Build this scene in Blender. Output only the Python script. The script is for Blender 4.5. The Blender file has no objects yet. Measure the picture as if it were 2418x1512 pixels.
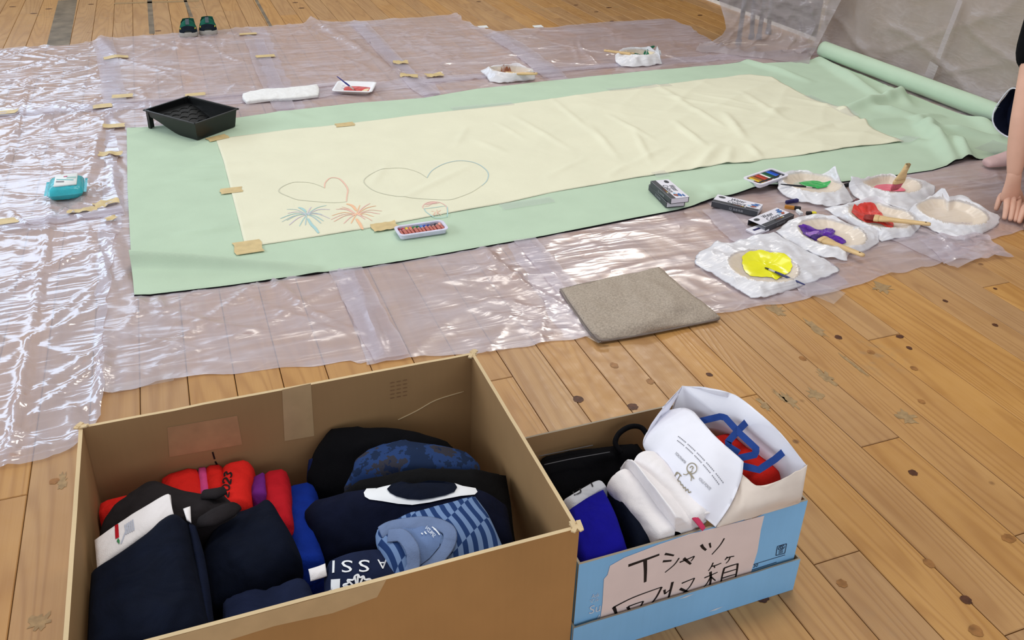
import bpy, math, random
import numpy as np
from mathutils import Vector, Matrix
random.seed(7)
SC = bpy.context.scene
COL = SC.collection
PI = math.pi

# ------------------------------------------------------------------ camera
H = 1.3
FPX, CXP, CYP = 2090.93, 1209.0, 620.0
MC = np.array([[0.9342, -0.1445, 0.3263], [-0.3558, -0.4471, 0.8207], [0.0272, -0.8827, -0.4691]])
_u, _s, _v = np.linalg.svd(MC); MC = _u @ _v
cam = bpy.data.cameras.new('camera'); cam_o = bpy.data.objects.new('camera', cam); COL.objects.link(cam_o)
cam.sensor_width = 36.0; cam.lens = FPX / 2418 * 36.0
cam.shift_y = -(756 - CYP) / 2418.0
cam.clip_start = 0.02
m = Matrix([[MC[0, 0], -MC[0, 1], -MC[0, 2], 0], [MC[1, 0], -MC[1, 1], -MC[1, 2], 0], [MC[2, 0], -MC[2, 1], -MC[2, 2], H], [0, 0, 0, 1]])
cam_o.matrix_world = m
SC.camera = cam_o

# ------------------------------------------------------------------ light
SC.view_settings.view_transform = 'Standard'
SC.view_settings.look = 'None'
SC.view_settings.gamma = 1.0
SC.view_settings.use_curve_mapping = False
SC.view_settings.exposure = -0.48
wd = bpy.data.worlds.new('world'); SC.world = wd; wd.use_nodes = True
bg = wd.node_tree.nodes['Background']
bg.inputs[0].default_value = (0.92, 0.95, 1.0, 1); bg.inputs[1].default_value = 0.68

def area(name, loc, target, sx, sy, power, col):
    l = bpy.data.lights.new(name, 'AREA'); l.shape = 'RECTANGLE'; l.size = sx; l.size_y = sy
    l.energy = power; l.color = col
    o = bpy.data.objects.new(name, l); COL.objects.link(o); o.location = loc
    d = Vector(target) - Vector(loc); o.rotation_euler = d.to_track_quat('-Z', 'Y').to_euler()
    return o
area('window_daylight_far', (-4.5, 13.0, 4.2), (0.5, 3.0, 0), 9.0, 2.6, 300, (0.62, 0.80, 1.0))
area('window_daylight_side', (-8.5, 4.0, 4.2), (0.5, 3.0, 0), 8.0, 2.4, 560, (0.86, 0.93, 1.0))
area('front_fill_behind', (1.5, -7.0, 3.6), (0.8, 2.0, 0), 9.0, 2.4, 190, (0.92, 0.95, 1.0))  # unseen fill behind the camera, added to lift the front faces
area('hall_lamp_near', (1.6, 2.2, 6.5), (1.6, 2.2, 0), 3.0, 1.0, 190, (1.0, 0.93, 0.82))
area('hall_lamp_far', (1.6, 6.5, 6.5), (1.6, 6.0, 0), 3.0, 1.0, 80, (1.0, 0.93, 0.82))
area('hall_lamp_right', (5.6, 9.6, 6.2), (2.0, 2.0, 0), 1.3, 1.0, 120, (1.0, 0.93, 0.82))

# ------------------------------------------------------------------ pixel -> place helpers
def ray(px, py):
    return MC @ np.array([(px - CXP) / FPX, (py - CYP) / FPX, 1.0])
def at(px, py, z=0.0):
    d = ray(px, py); t = (z - H) / d[2]; return np.array([d[0] * t, d[1] * t, z])
def aty(px, py, Y):
    d = ray(px, py); t = Y / d[1]; return np.array([d[0] * t, Y, H + d[2] * t])
def atpl(px, py, P, D):
    d = ray(px, py); n = np.array([-D[1], D[0]]); t = (n @ np.array(P)) / (n @ d[:2])
    return np.array([0, 0, H]) + t * d
def s2l(c):
    return tuple(((v / 255) / 12.92 if v / 255 <= .04045 else ((v / 255 + .055) / 1.055) ** 2.4) for v in c)
def nrm(v):
    v = np.array(v, float); return v / (np.linalg.norm(v) + 1e-12)

# ------------------------------------------------------------------ numpy noise
_rng = np.random.RandomState(5)
_perm = np.concatenate([_rng.permutation(256)] * 3)
_ang = _rng.rand(256) * 2 * PI
def perlin(x, y, seed=0):
    x = np.asarray(x, float) + seed * 17.31; y = np.asarray(y, float) + seed * 9.77
    xi = np.floor(x).astype(int); yi = np.floor(y).astype(int); xf = x - xi; yf = y - yi
    u = xf ** 3 * (xf * (xf * 6 - 15) + 10); v = yf ** 3 * (yf * (yf * 6 - 15) + 10)
    def g(ix, iy, dx, dy):
        a = _ang[_perm[_perm[ix & 255] + (iy & 255)]]; return np.cos(a) * dx + np.sin(a) * dy
    n00 = g(xi, yi, xf, yf); n10 = g(xi + 1, yi, xf - 1, yf); n01 = g(xi, yi + 1, xf, yf - 1); n11 = g(xi + 1, yi + 1, xf - 1, yf - 1)
    return ((n00 * (1 - u) + n10 * u) * (1 - v) + (n01 * (1 - u) + n11 * u) * v) * 1.5
def fbm(x, y, seed=0, o=3):
    s = 0; a = 1; f = 1
    for i in range(o):
        s = s + a * perlin(np.asarray(x) * f, np.asarray(y) * f, seed + i * 3); a *= .5; f *= 2
    return s
def ridged(x, y, seed=0, p=5):
    return np.clip(1 - np.abs(perlin(x, y, seed)) * 1.6, 0, 1) ** p
def rot(x, y, a):
    return x * math.cos(a) + y * math.sin(a), -x * math.sin(a) + y * math.cos(a)
def smooth(a, b, x):
    t = np.clip((np.asarray(x, float) - a) / (b - a), 0, 1); return t * t * (3 - 2 * t)

# ------------------------------------------------------------------ materials
def nt(name):
    mt = bpy.data.materials.new(name); mt.use_nodes = True
    t = mt.node_tree; p = t.nodes['Principled BSDF']; return mt, t, p
def N(t, typ, **kw):
    n = t.nodes.new(typ)
    for k, v in kw.items():
        if k.startswith('i_'):
            key = k[2:]; key = int(key) if key.isdigit() else key.replace('_', ' ')
            n.inputs[key].default_value = v
        else: setattr(n, k, v)
    return n
def L(t, a, b): t.links.new(a, b)
def mixc(t, fac, a, b):
    n = t.nodes.new('ShaderNodeMix'); n.data_type = 'RGBA'
    for i, v in ((0, fac), (6, a), (7, b)):
        if isinstance(v, (int, float)): n.inputs[i].default_value = v
        elif isinstance(v, tuple): n.inputs[i].default_value = v if len(v) == 4 else v + (1,)
        else: L(t, v, n.inputs[i])
    return n.outputs[2]
def math_(t, op, a, b=None, c=None):
    n = t.nodes.new('ShaderNodeMath'); n.operation = op
    for i, v in enumerate((a, b, c)):
        if v is None: continue
        if isinstance(v, (int, float)): n.inputs[i].default_value = v
        else: L(t, v, n.inputs[i])
    return n.outputs[0]
def ramp(t, fac, stops, interp='LINEAR'):
    n = t.nodes.new('ShaderNodeValToRGB'); n.color_ramp.interpolation = interp
    el = n.color_ramp.elements
    while len(el) > 1: el.remove(el[-1])
    el[0].position = stops[0][0]; el[0].color = tuple(stops[0][1]) + (1,)
    for p, c in stops[1:]:
        e = el.new(p); e.color = tuple(c) + (1,)
    L(t, fac, n.inputs[0]); return n.outputs[0]
MATS = {}
def M(name, rgb, rough=.8, spec=.3, var=.08, vs=30, bump=.0, bs=400, bd=.001, sheen=0, coat=0, stretch=None, wr=0):
    """general procedural material: base colour varied by noise, fine relief from noise"""
    if name in MATS: return MATS[name]
    mt, t, p = nt(name); c = s2l(rgb)
    co = N(t, 'ShaderNodeTexCoord').outputs['Object']
    if stretch:
        mp = N(t, 'ShaderNodeMapping'); mp.inputs['Scale'].default_value = stretch; L(t, co, mp.inputs[0]); co = mp.outputs[0]
    n = N(t, 'ShaderNodeTexNoise', i_Scale=vs, i_Detail=4.0); L(t, co, n.inputs['Vector'])
    lo = tuple(v * (1 - var) for v in c); hi = tuple(min(1, v * (1 + var)) for v in c)
    L(t, ramp(t, n.outputs['Fac'], [(.3, lo), (.7, hi)]), p.inputs['Base Color'])
    p.inputs['Roughness'].default_value = rough; p.inputs['Specular IOR Level'].default_value = spec
    p.inputs['Sheen Weight'].default_value = sheen; p.inputs['Coat Weight'].default_value = coat
    if bump:
        n2 = N(t, 'ShaderNodeTexNoise', i_Scale=bs, i_Detail=3.0); L(t, co, n2.inputs['Vector'])
        b = N(t, 'ShaderNodeBump', i_Strength=bump, i_Distance=bd); L(t, n2.outputs['Fac'], b.inputs['Height']); L(t, b.outputs[0], p.inputs['Normal'])
        if wr:   # soft creases of folded cotton
            n3 = N(t, 'ShaderNodeTexNoise', i_Scale=13.0, i_Detail=2.0, i_Distortion=1.2); L(t, co, n3.inputs['Vector'])
            b3 = N(t, 'ShaderNodeBump', i_Strength=wr, i_Distance=.012); L(t, n3.outputs['Fac'], b3.inputs['Height']); L(t, b3.outputs[0], b.inputs['Normal'])
    MATS[name] = mt; return mt
def fabric(name, rgb, var=.1, vs=25, bump=.5, bs=700, rough=.95, sheen=.0, wr=.55):
    return M(name, rgb, rough=rough, spec=.12, var=var, vs=vs, bump=bump, bs=bs, bd=.0015, sheen=sheen, wr=wr)

def wood_floor():
    mt, t, p = nt('pine_floor')
    pos = N(t, 'ShaderNodeNewGeometry').outputs['Position']
    rnd = N(t, 'ShaderNodeObjectInfo').outputs['Random']
    cx = N(t, 'ShaderNodeCombineXYZ')
    L(t, math_(t, 'MULTIPLY', rnd, 37.0), cx.inputs[0]); L(t, math_(t, 'MULTIPLY', rnd, 91.0), cx.inputs[1])
    ad = N(t, 'ShaderNodeVectorMath', operation='ADD'); L(t, pos, ad.inputs[0]); L(t, cx.outputs[0], ad.inputs[1])
    mp = N(t, 'ShaderNodeMapping'); mp.inputs['Scale'].default_value = (7.5, .55, 1); L(t, ad.outputs[0], mp.inputs[0])
    n1 = N(t, 'ShaderNodeTexNoise', i_Scale=1.0, i_Detail=1.5, i_Roughness=.4, i_Distortion=.25); L(t, mp.outputs[0], n1.inputs['Vector'])
    rings = math_(t, 'SINE', math_(t, 'MULTIPLY', n1.outputs['Fac'], 105.0))
    rings = math_(t, 'MULTIPLY_ADD', rings, .5, .5)
    rings = math_(t, 'POWER', rings, 2.6)
    mp2 = N(t, 'ShaderNodeMapping'); mp2.inputs['Scale'].default_value = (240, 5, 1); L(t, ad.outputs[0], mp2.inputs[0])
    n2 = N(t, 'ShaderNodeTexNoise', i_Scale=1.0, i_Detail=2.0); L(t, mp2.outputs[0], n2.inputs['Vector'])
    mp3 = N(t, 'ShaderNodeMapping'); mp3.inputs['Scale'].default_value = (10, 2.5, 1); L(t, ad.outputs[0], mp3.inputs[0])
    n3 = N(t, 'ShaderNodeTexNoise', i_Scale=1.0, i_Detail=3.0); L(t, mp3.outputs[0], n3.inputs['Vector'])
    base = ramp(t, n3.outputs['Fac'], [(.3, s2l((180, 131, 70))), (.7, s2l((197, 149, 85)))])
    c = mixc(t, math_(t, 'MULTIPLY', rings, .36), base, s2l((146, 96, 46)))
    c = mixc(t, math_(t, 'MULTIPLY', n2.outputs['Fac'], .30), c, s2l((160, 110, 58)))
    hv = N(t, 'ShaderNodeHueSaturation'); L(t, c, hv.inputs['Color'])
    L(t, math_(t, 'MULTIPLY_ADD', rnd, .14, .93), hv.inputs['Value']); L(t, math_(t, 'MULTIPLY_ADD', rnd, .14, .86), hv.inputs['Saturation'])
    # grey worn adhesive stains, blotchy
    n4 = N(t, 'ShaderNodeTexNoise', i_Scale=2.2, i_Detail=2.0); L(t, pos, n4.inputs['Vector'])
    n5 = N(t, 'ShaderNodeTexNoise', i_Scale=28.0, i_Detail=3.0); L(t, pos, n5.inputs['Vector'])
    st = math_(t, 'MULTIPLY', ramp(t, n4.outputs['Fac'], [(.60, (0, 0, 0)), (.72, (1, 1, 1))]), ramp(t, n5.outputs['Fac'], [(.50, (0, 0, 0)), (.62, (1, 1, 1))]))
    c = mixc(t, math_(t, 'MULTIPLY', st, .45), hv.outputs[0], s2l((140, 122, 96)))
    # small dark specks and knots
    vo = N(t, 'ShaderNodeTexVoronoi', i_Scale=9.0); vo.feature = 'F1'; L(t, ad.outputs[0], vo.inputs['Vector'])
    sp = ramp(t, vo.outputs['Distance'], [(.05, (1, 1, 1)), (.09, (0, 0, 0))])
    n6 = N(t, 'ShaderNodeTexNoise', i_Scale=3.0); L(t, ad.outputs[0], n6.inputs['Vector'])
    sp = math_(t, 'MULTIPLY', sp, ramp(t, n6.outputs['Fac'], [(.52, (0, 0, 0)), (.6, (1, 1, 1))]))
    c = mixc(t, math_(t, 'MULTIPLY', sp, .7), c, s2l((96, 60, 36)))
    L(t, c, p.inputs['Base Color'])
    L(t, ramp(t, n5.outputs['Fac'], [(.3, (.30, .30, .30)), (.7, (.44, .44, .44))]), p.inputs['Roughness'])
    p.inputs['Specular IOR Level'].default_value = .42
    b = N(t, 'ShaderNodeBump', i_Strength=.25, i_Distance=.0012)
    L(t, math_(t, 'ADD', rings, n2.outputs['Fac']), b.inputs['Height']); L(t, b.outputs[0], p.inputs['Normal'])
    return mt
WOOD = wood_floor()

def film(name, dens=.40, col=(230, 219, 229), gloss=.20, rough=.24, bump=.5, sc=1.0, cw=.15):
    """thin milky polyethylene film: part clear, part scattering, glossy creased face"""
    mt, t, p = nt(name); t.nodes.remove(p); out = t.nodes['Material Output']
    pos = N(t, 'ShaderNodeNewGeometry').outputs['Position']
    oi = N(t, 'ShaderNodeObjectInfo').outputs['Random']
    hs = None
    for k, (a, sx, sy, w) in enumerate(((1.15, 1.5, 13, 1.0), (1.95, 1.6, 12, .9), (.35, 1.8, 11, .6), (-.4, 2.2, 14, .5), (.0, 10, 15, .35))):
        mp = N(t, 'ShaderNodeMapping'); mp.inputs['Rotation'].default_value = (0, 0, a); mp.inputs['Scale'].default_value = (sx * sc, sy * sc, 20)
        mp.inputs['Location'].default_value = (k * 3.3, k * 1.7, 0)
        L(t, pos, mp.inputs[0])
        n = N(t, 'ShaderNodeTexNoise', i_Scale=1.0, i_Detail=1.0, i_Distortion=.6); L(t, mp.outputs[0], n.inputs['Vector'])
        r = math_(t, 'ABSOLUTE', math_(t, 'SUBTRACT', n.outputs['Fac'], .5)); r = math_(t, 'SUBTRACT', 1.0, math_(t, 'MULTIPLY', r, 8.0))
        r = math_(t, 'MAXIMUM', r, 0.0); r = math_(t, 'MULTIPLY', math_(t, 'POWER', r, 2.0), w)
        hs = r if hs is None else math_(t, 'ADD', hs, r)
    mk_ = N(t, 'ShaderNodeTexNoise', i_Scale=3.2, i_Detail=2.0); L(t, pos, mk_.inputs['Vector'])
    hs = math_(t, 'MULTIPLY', hs, ramp(t, mk_.outputs['Fac'], [(.36, (.2, .2, .2)), (.58, (1, 1, 1))]))
    b = N(t, 'ShaderNodeBump', i_Strength=bump * .6, i_Distance=.006); L(t, hs, b.inputs['Height'])
    nb = N(t, 'ShaderNodeTexNoise', i_Scale=9.0, i_Detail=3.0); L(t, pos, nb.inputs['Vector'])
    tr = N(t, 'ShaderNodeBsdfTransparent'); tr.inputs[0].default_value = (.96, .95, .96, 1)
    df = N(t, 'ShaderNodeBsdfDiffuse'); df.inputs[0].default_value = s2l(col) + (1,); L(t, b.outputs[0], df.inputs['Normal'])
    tl = N(t, 'ShaderNodeBsdfTranslucent'); tl.inputs[0].default_value = s2l(col) + (1,)
    dm = N(t, 'ShaderNodeMixShader'); dm.inputs[0].default_value = .25; L(t, df.outputs[0], dm.inputs[1]); L(t, tl.outputs[0], dm.inputs[2])
    fac = math_(t, 'ADD', math_(t, 'MULTIPLY', hs, cw), math_(t, 'MULTIPLY_ADD', nb.outputs['Fac'], .24, dens - .15))  # denser along creases: scatter, plus light streaks painted in apart from the gloss
    ms = N(t, 'ShaderNodeMixShader'); L(t, fac, ms.inputs[0]); L(t, tr.outputs[0], ms.inputs[1]); L(t, dm.outputs[0], ms.inputs[2])
    b2 = N(t, 'ShaderNodeBump', i_Strength=bump * .35, i_Distance=.006); L(t, hs, b2.inputs['Height'])
    gl = N(t, 'ShaderNodeBsdfGlossy'); gl.inputs['Roughness'].default_value = rough; gl.inputs['Color'].default_value = (.95, .96, 1, 1); L(t, b2.outputs[0], gl.inputs['Normal'])
    lw = N(t, 'ShaderNodeLayerWeight', i_Blend=.30)
    gf = math_(t, 'MINIMUM', math_(t, 'MULTIPLY_ADD', lw.outputs['Fresnel'], gloss, .015), .30)
    mg = N(t, 'ShaderNodeMixShader'); L(t, gf, mg.inputs[0]); L(t, ms.outputs[0], mg.inputs[1]); L(t, gl.outputs[0], mg.inputs[2])
    L(t, mg.outputs[0], out.inputs[0]); return mt
FILM = film('plastic_film')
FILM_NEAR = film('plastic_film_clear', dens=.37, gloss=.22, rough=.14)
FILM_HANG = film('plastic_film_hanging', dens=.56, col=(205, 195, 198), gloss=.25, rough=.22, bump=.30, sc=.6, cw=.05)
BAG = film('white_carrier_film', dens=.90, col=(250, 250, 255), gloss=.12, rough=.3, bump=.40, sc=2.0, cw=.06)
CLEAR_TAPE = film('clear_tape_film', dens=.20, col=(238, 240, 242), gloss=.10, rough=.2, bump=.02, cw=.0)
SEAM = film('milky_seam_film', dens=.30, col=(228, 222, 232), gloss=.25, rough=.22, bump=.3)
BAG_IN = film('thin_carrier_film', dens=.52, col=(246, 240, 236), gloss=.10, rough=.28, bump=.2, sc=2.0, cw=.04)

def cardboard(name, rgb):
    mt, t, p = nt(name); c = s2l(rgb)
    co = N(t, 'ShaderNodeTexCoord').outputs['Object']
    n = N(t, 'ShaderNodeTexNoise', i_Scale=4.0, i_Detail=5.0); L(t, co, n.inputs['Vector'])
    mp = N(t, 'ShaderNodeMapping'); mp.inputs['Scale'].default_value = (150, 150, 4); L(t, co, mp.inputs[0])
    n2 = N(t, 'ShaderNodeTexNoise', i_Scale=1.0, i_Detail=2.0); L(t, mp.outputs[0], n2.inputs['Vector'])
    f = math_(t, 'ADD', math_(t, 'MULTIPLY', n.outputs['Fac'], .9), math_(t, 'MULTIPLY', n2.outputs['Fac'], .1))
    L(t, ramp(t, f, [(.3, tuple(v * .88 for v in c)), (.7, tuple(v * 1.1 for v in c))]), p.inputs['Base Color'])
    p.inputs['Roughness'].default_value = .78; p.inputs['Specular IOR Level'].default_value = .2
    b = N(t, 'ShaderNodeBump', i_Strength=.06, i_Distance=.001); L(t, n2.outputs['Fac'], b.inputs['Height']); L(t, b.outputs[0], p.inputs['Normal'])
    return mt
KRAFT = cardboard('kraft_cardboard', (176, 132, 82))
KRAFT_IN = cardboard('kraft_inside', (166, 132, 92))
KRAFT_EDGE = cardboard('kraft_edge', (214, 190, 150))
BLUEBOARD = cardboard('blue_printed_board', (138, 194, 240))
PAPER_SIGN = M('sign_paper', (236, 218, 214), rough=.8, var=.04, vs=15)
WHITE_PAPER = M('white_bag_paper', (236, 236, 246), rough=.6, var=.03, vs=18, bump=.25, bs=30, bd=.004)
BEIGE_PAPER = M('bag_gusset_paper', (226, 212, 200), rough=.65, var=.05, vs=18, bump=.3, bs=30, bd=.004)
INK = M('black_marker_ink', (28, 22, 24), rough=.6, var=.1)
PRINT_GREY = M('grey_print', (120, 120, 126), rough=.7)
PRINT_GOLD = M('gold_grey_print', (150, 140, 118), rough=.6)
WHITE_PRINT = M('white_print', (236, 238, 242), rough=.6, var=.03)
GREEN = fabric('mint_cloth', (190, 211, 187), var=.03, vs=8, bump=.35, bs=500, wr=0)
CREAM = fabric('cream_cloth', (231, 229, 204), var=.025, vs=6, bump=.35, bs=500, wr=.1)
BLACK_THREAD = fabric('black_thread', (16, 16, 18), wr=0)
TAPE = M('tan_paper_tape', (212, 188, 136), rough=.45, spec=.4, var=.1, vs=40, bump=.3, bs=60, bd=.003)
BLACK_PLASTIC = M('black_plastic', (17, 19, 20), rough=.34, spec=.45, var=.1, vs=60)
WHITE_FOAM = M('white_foam', (240, 240, 244), rough=.55, var=.02)
WHITE_TOWEL = fabric('white_towelling', (240, 240, 240), var=.05, vs=60, bump=1.0, bs=350)
TAUPE = fabric('taupe_terry', (170, 157, 143), var=.2, vs=190, bump=1.0, bs=260)
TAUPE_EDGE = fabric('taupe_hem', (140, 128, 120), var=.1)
RED_PAINT = M('red_paint', (200, 52, 48), rough=.25, spec=.5, var=.25, vs=40, bump=.4, bs=60, bd=.003)
TEAL = M('teal_pack_film', (52, 176, 190), rough=.25, spec=.5, var=.12, vs=25, bump=.3, bs=40, bd=.004)
LABEL_WHITE = M('label_white', (232, 236, 236), rough=.4, var=.03)
NAVY = fabric('navy_cotton', (18, 25, 46), var=.18)
NAVY2 = fabric('deep_navy_cotton', (11, 17, 33), var=.2)
SLATE = fabric('slate_navy_cotton', (27, 35, 62), var=.15)
BLACK_CLOTH = fabric('black_cotton', (9, 9, 13), var=.2)
BROWN_CLOTH = fabric('dark_brown_cotton', (38, 34, 36), var=.15)
RED_CLOTH = fabric('red_cotton', (222, 40, 34), var=.1)
RED_DARK = fabric('crimson_cotton', (186, 26, 38), var=.12)
PINK_CLOTH = fabric('pink_cotton', (214, 76, 140), var=.1)
PURPLE_CLOTH = fabric('purple_cotton', (112, 40, 130), var=.1)
BLUE_CLOTH = fabric('blue_cotton', (16, 46, 140), var=.15)
ROYAL = fabric('royal_blue_cotton', (18, 14, 132), var=.12)
WHITE_CLOTH = fabric('white_cotton', (240, 235, 236), var=.04, bump=.4)
GREY_CLOTH = fabric('light_grey_cotton', (196, 198, 206), var=.06)
COLLAR = fabric('grey_blue_ribbing', (112, 130, 166), var=.12)
BLUE_RIBBON = fabric('blue_ribbon', (40, 68, 136), var=.08)
WOOD_HANDLE = M('pale_brush_wood', (216, 184, 134), rough=.5, var=.12, vs=20, stretch=(1, 1, 6))
METAL = M('ferrule_metal', (190, 184, 176), rough=.3, spec=.6, var=.08); 
SKIN = M('skin', (214, 168, 146), rough=.55, spec=.35, var=.06, vs=14, bump=.15, bs=250, bd=.0006)
SOCK = fabric('pale_pink_sock', (206, 174, 172), var=.06)
PLATE = M('cream_paper_plate', (238, 222, 192), rough=.7, var=.03)

def camo():
    mt, t, p = nt('camouflage_cotton')
    co = N(t, 'ShaderNodeTexCoord').outputs['Object']
    n = N(t, 'ShaderNodeTexNoise', i_Scale=16.0, i_Detail=5.0, i_Roughness=.6); L(t, co, n.inputs['Vector'])
    L(t, ramp(t, n.outputs['Fac'], [(0, s2l((30, 44, 72))), (.44, s2l((40, 62, 108))), (.52, s2l((52, 52, 62))), (.60, s2l((30, 40, 66)))], 'CONSTANT'), p.inputs['Base Color'])
    p.inputs['Roughness'].default_value = .95; p.inputs['Specular IOR Level'].default_value = .1; return mt
CAMO = camo()
def stripes():
    """two-tone blue broken stripes, shifted block by block"""
    mt, t, p = nt('broken_stripe_cotton')
    uv = N(t, 'ShaderNodeUVMap'); sep = N(t, 'ShaderNodeSeparateXYZ'); L(t, uv.outputs[0], sep.inputs[0])
    u, v = sep.outputs[0], sep.outputs[1]
    # diagonal blocks
    a = math_(t, 'FLOOR', math_(t, 'ADD', math_(t, 'MULTIPLY', u, 2.0), math_(t, 'MULTIPLY', v, 2.3)))
    ph = math_(t, 'MULTIPLY', math_(t, 'FRACT', math_(t, 'MULTIPLY', a, .5)), 1.0)
    wv = math_(t, 'ADD', math_(t, 'MULTIPLY', u, 11.0), math_(t, 'ADD', ph, math_(t, 'MULTIPLY', math_(t, 'SINE', math_(t, 'MULTIPLY', v, 7.0)), .25)))
    s = math_(t, 'GREATER_THAN', math_(t, 'FRACT', wv), .5)
    L(t, mixc(t, s, s2l((112, 138, 180)), s2l((36, 60, 108))), p.inputs['Base Color'])
    p.inputs['Roughness'].default_value = .95; p.inputs['Specular IOR Level'].default_value = .1; return mt
STRIPE = stripes()

# ------------------------------------------------------------------ object helpers
WP = {}
def wpos(o):
    return WP.get(o.name, np.zeros(3)) if o else np.zeros(3)
def tag(o, label=None, cat=None, group=None, kind=None):
    if label: o['label'] = label
    if cat: o['category'] = cat
    if group: o['group'] = group
    if kind: o['kind'] = kind
    return o
def thing(name, label, cat, loc, group=None):
    o = bpy.data.objects.new(name, None); COL.objects.link(o); o.empty_display_size = .03
    o.location = loc; WP[o.name] = np.array(loc, float)
    return tag(o, label, cat, group)
def mk(name, verts, faces, mat, parent=None, sm=True, label=None, cat=None, group=None, kind=None, fm=None, uv=None, origin=None):
    v = np.asarray(verts, float)
    if parent is not None: org = wpos(parent)
    elif origin is not None: org = np.array(origin, float)
    else: org = np.array([v[:, 0].mean(), v[:, 1].mean(), v[:, 2].min()])
    me = bpy.data.meshes.new(name); me.from_pydata([tuple(p) for p in (v - org)], [], [tuple(int(i) for i in f) for f in faces])
    mats = mat if isinstance(mat, (list, tuple)) else [mat]
    for q in mats: me.materials.append(q)
    if fm is not None: me.polygons.foreach_set('material_index', np.asarray(fm, dtype=np.int32))
    me.polygons.foreach_set('use_smooth', [sm] * len(me.polygons))
    if uv is not None:
        ul = me.uv_layers.new(name='UVMap'); li = np.zeros(len(me.loops), dtype=np.int32); me.loops.foreach_get('vertex_index', li)
        ul.data.foreach_set('uv', np.asarray(uv, float)[li].ravel())
    me.update()
    o = bpy.data.objects.new(name, me); COL.objects.link(o)
    if parent is not None: o.parent = parent; WP[o.name] = org
    else: o.location = org; WP[o.name] = org
    return tag(o, label, cat, group, kind)
class B:
    """collects shapes for one mesh"""
    def __init__(s): s.v = []; s.f = []; s.fm = []
    def add(s, v, f, mi=0):
        n = len(s.v); s.v += [tuple(p) for p in v]; s.f += [tuple(i + n for i in q) for q in f]; s.fm += [mi] * len(f); return s
    def mk(s, name, mat, parent=None, **k): return mk(name, s.v, s.f, mat, parent, fm=s.fm, **k)
def boxvf(c, ax, ay, az, hx, hy, hz, bev=0):
    c = np.array(c, float); ax, ay, az = map(np.array, (ax, ay, az))
    if bev <= 0:
        v = [c + ax * hx * i + ay * hy * j + az * hz * k for k in (-1, 1) for j in (-1, 1) for i in (-1, 1)]
        return v, [(0, 2, 3, 1), (4, 5, 7, 6), (0, 1, 5, 4), (2, 6, 7, 3), (0, 4, 6, 2), (1, 3, 7, 5)]
    # chamfered top/bottom rings
    v = []; 
    ring = [(-1, -1), (1, -1), (1, 1), (-1, 1)]
    for k, ins in ((-1, bev), (-1 + bev / hz, 0), (1 - bev / hz, 0), (1, bev)):
        for (i, j) in ring:
            a1, a2 = (bev, ins) if True else (0, 0)
            # eight-point ring for rounded corners
            for s in ((0, 1) if i * j > 0 else (1, 0)):
                x = i * (hx - ins - (bev if s == 0 else 0)); y = j * (hy - ins - (bev if s == 1 else 0))
                v.append(c + ax * x + ay * y + az * hz * k)
    # sort each ring by angle
    out = []; 
    for r in range(4):
        q = v[r * 8:(r + 1) * 8]
        q.sort(key=lambda p: math.atan2((p - c) @ ay / hy, (p - c) @ ax / hx)); out += q
    f = [tuple(range(7, -1, -1)), tuple(range(24, 32))]
    for r in range(3):
        for i in range(8): f.append((r * 8 + i, r * 8 + (i + 1) % 8, r * 8 + 8 + (i + 1) % 8, r * 8 + 8 + i))
    return out, f
X, Y, Z = np.array([1., 0, 0]), np.array([0, 1., 0]), np.array([0, 0, 1.])
def wbox(lo, hi, bev=0):
    lo, hi = np.array(lo, float), np.array(hi, float); h = (hi - lo) / 2
    return boxvf((lo + hi) / 2, X, Y, Z, *h, bev)
def tubevf(pts, rad, n=10, flat=None, up=Z):
    """tube through points; rad scalar or list; flat = (a,b) scales along side / up"""
    pts = [np.array(p, float) for p in pts]; m_ = len(pts)
    rad = [rad] * m_ if np.isscalar(rad) else rad
    fa, fb = flat if flat else (1, 1); v = []; f = []
    for i, p in enumerate(pts):
        d = nrm(pts[min(i + 1, m_ - 1)] - pts[max(i - 1, 0)])
        s = np.cross(d, up); s = nrm(s) if np.linalg.norm(s) > 1e-4 else nrm(np.cross(d, X)); w = nrm(np.cross(s, d))
        for k in range(n):
            a = 2 * PI * k / n; v.append(p + (s * math.cos(a) * fa + w * math.sin(a) * fb) * rad[i])
    for i in range(m_ - 1):
        for k in range(n): f.append((i * n + k, i * n + (k + 1) % n, (i + 1) * n + (k + 1) % n, (i + 1) * n + k))
    f.append(tuple(range(n - 1, -1, -1))); f.append(tuple((m_ - 1) * n + k for k in range(n))); return v, f
def ribbonvf(pts, width, nrmv, taper=None):
    pts = [np.array(p, float) for p in pts]; v = []; f = []; m_ = len(pts)
    for i, p in enumerate(pts):
        d = nrm(pts[min(i + 1, m_ - 1)] - pts[max(i - 1, 0)]); n_ = nrmv[i] if isinstance(nrmv, list) else nrmv
        s = nrm(np.cross(d, n_)); w = width[i] if isinstance(width, (list, np.ndarray)) else width
        v += [p - s * w / 2, p + s * w / 2]
    for i in range(m_ - 1): f.append((2 * i, 2 * i + 1, 2 * i + 3, 2 * i + 2))
    return v, f
def smoothline(pts, n=8):
    P = [np.array(p, float) for p in pts]; out = []
    for i in range(len(P) - 1):
        p0 = P[max(i - 1, 0)]; p1 = P[i]; p2 = P[i + 1]; p3 = P[min(i + 2, len(P) - 1)]
        for k in range(n):
            t = k / n; out.append(.5 * ((2 * p1) + (-p0 + p2) * t + (2 * p0 - 5 * p1 + 4 * p2 - p3) * t * t + (-p0 + 3 * p1 - 3 * p2 + p3) * t ** 3))
    out.append(P[-1]); return out
def gridfaces(nu, nv, off=0):
    return [(off + j * nu + i, off + j * nu + i + 1, off + (j + 1) * nu + i + 1, off + (j + 1) * nu + i) for j in range(nv - 1) for i in range(nu - 1)]
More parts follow.
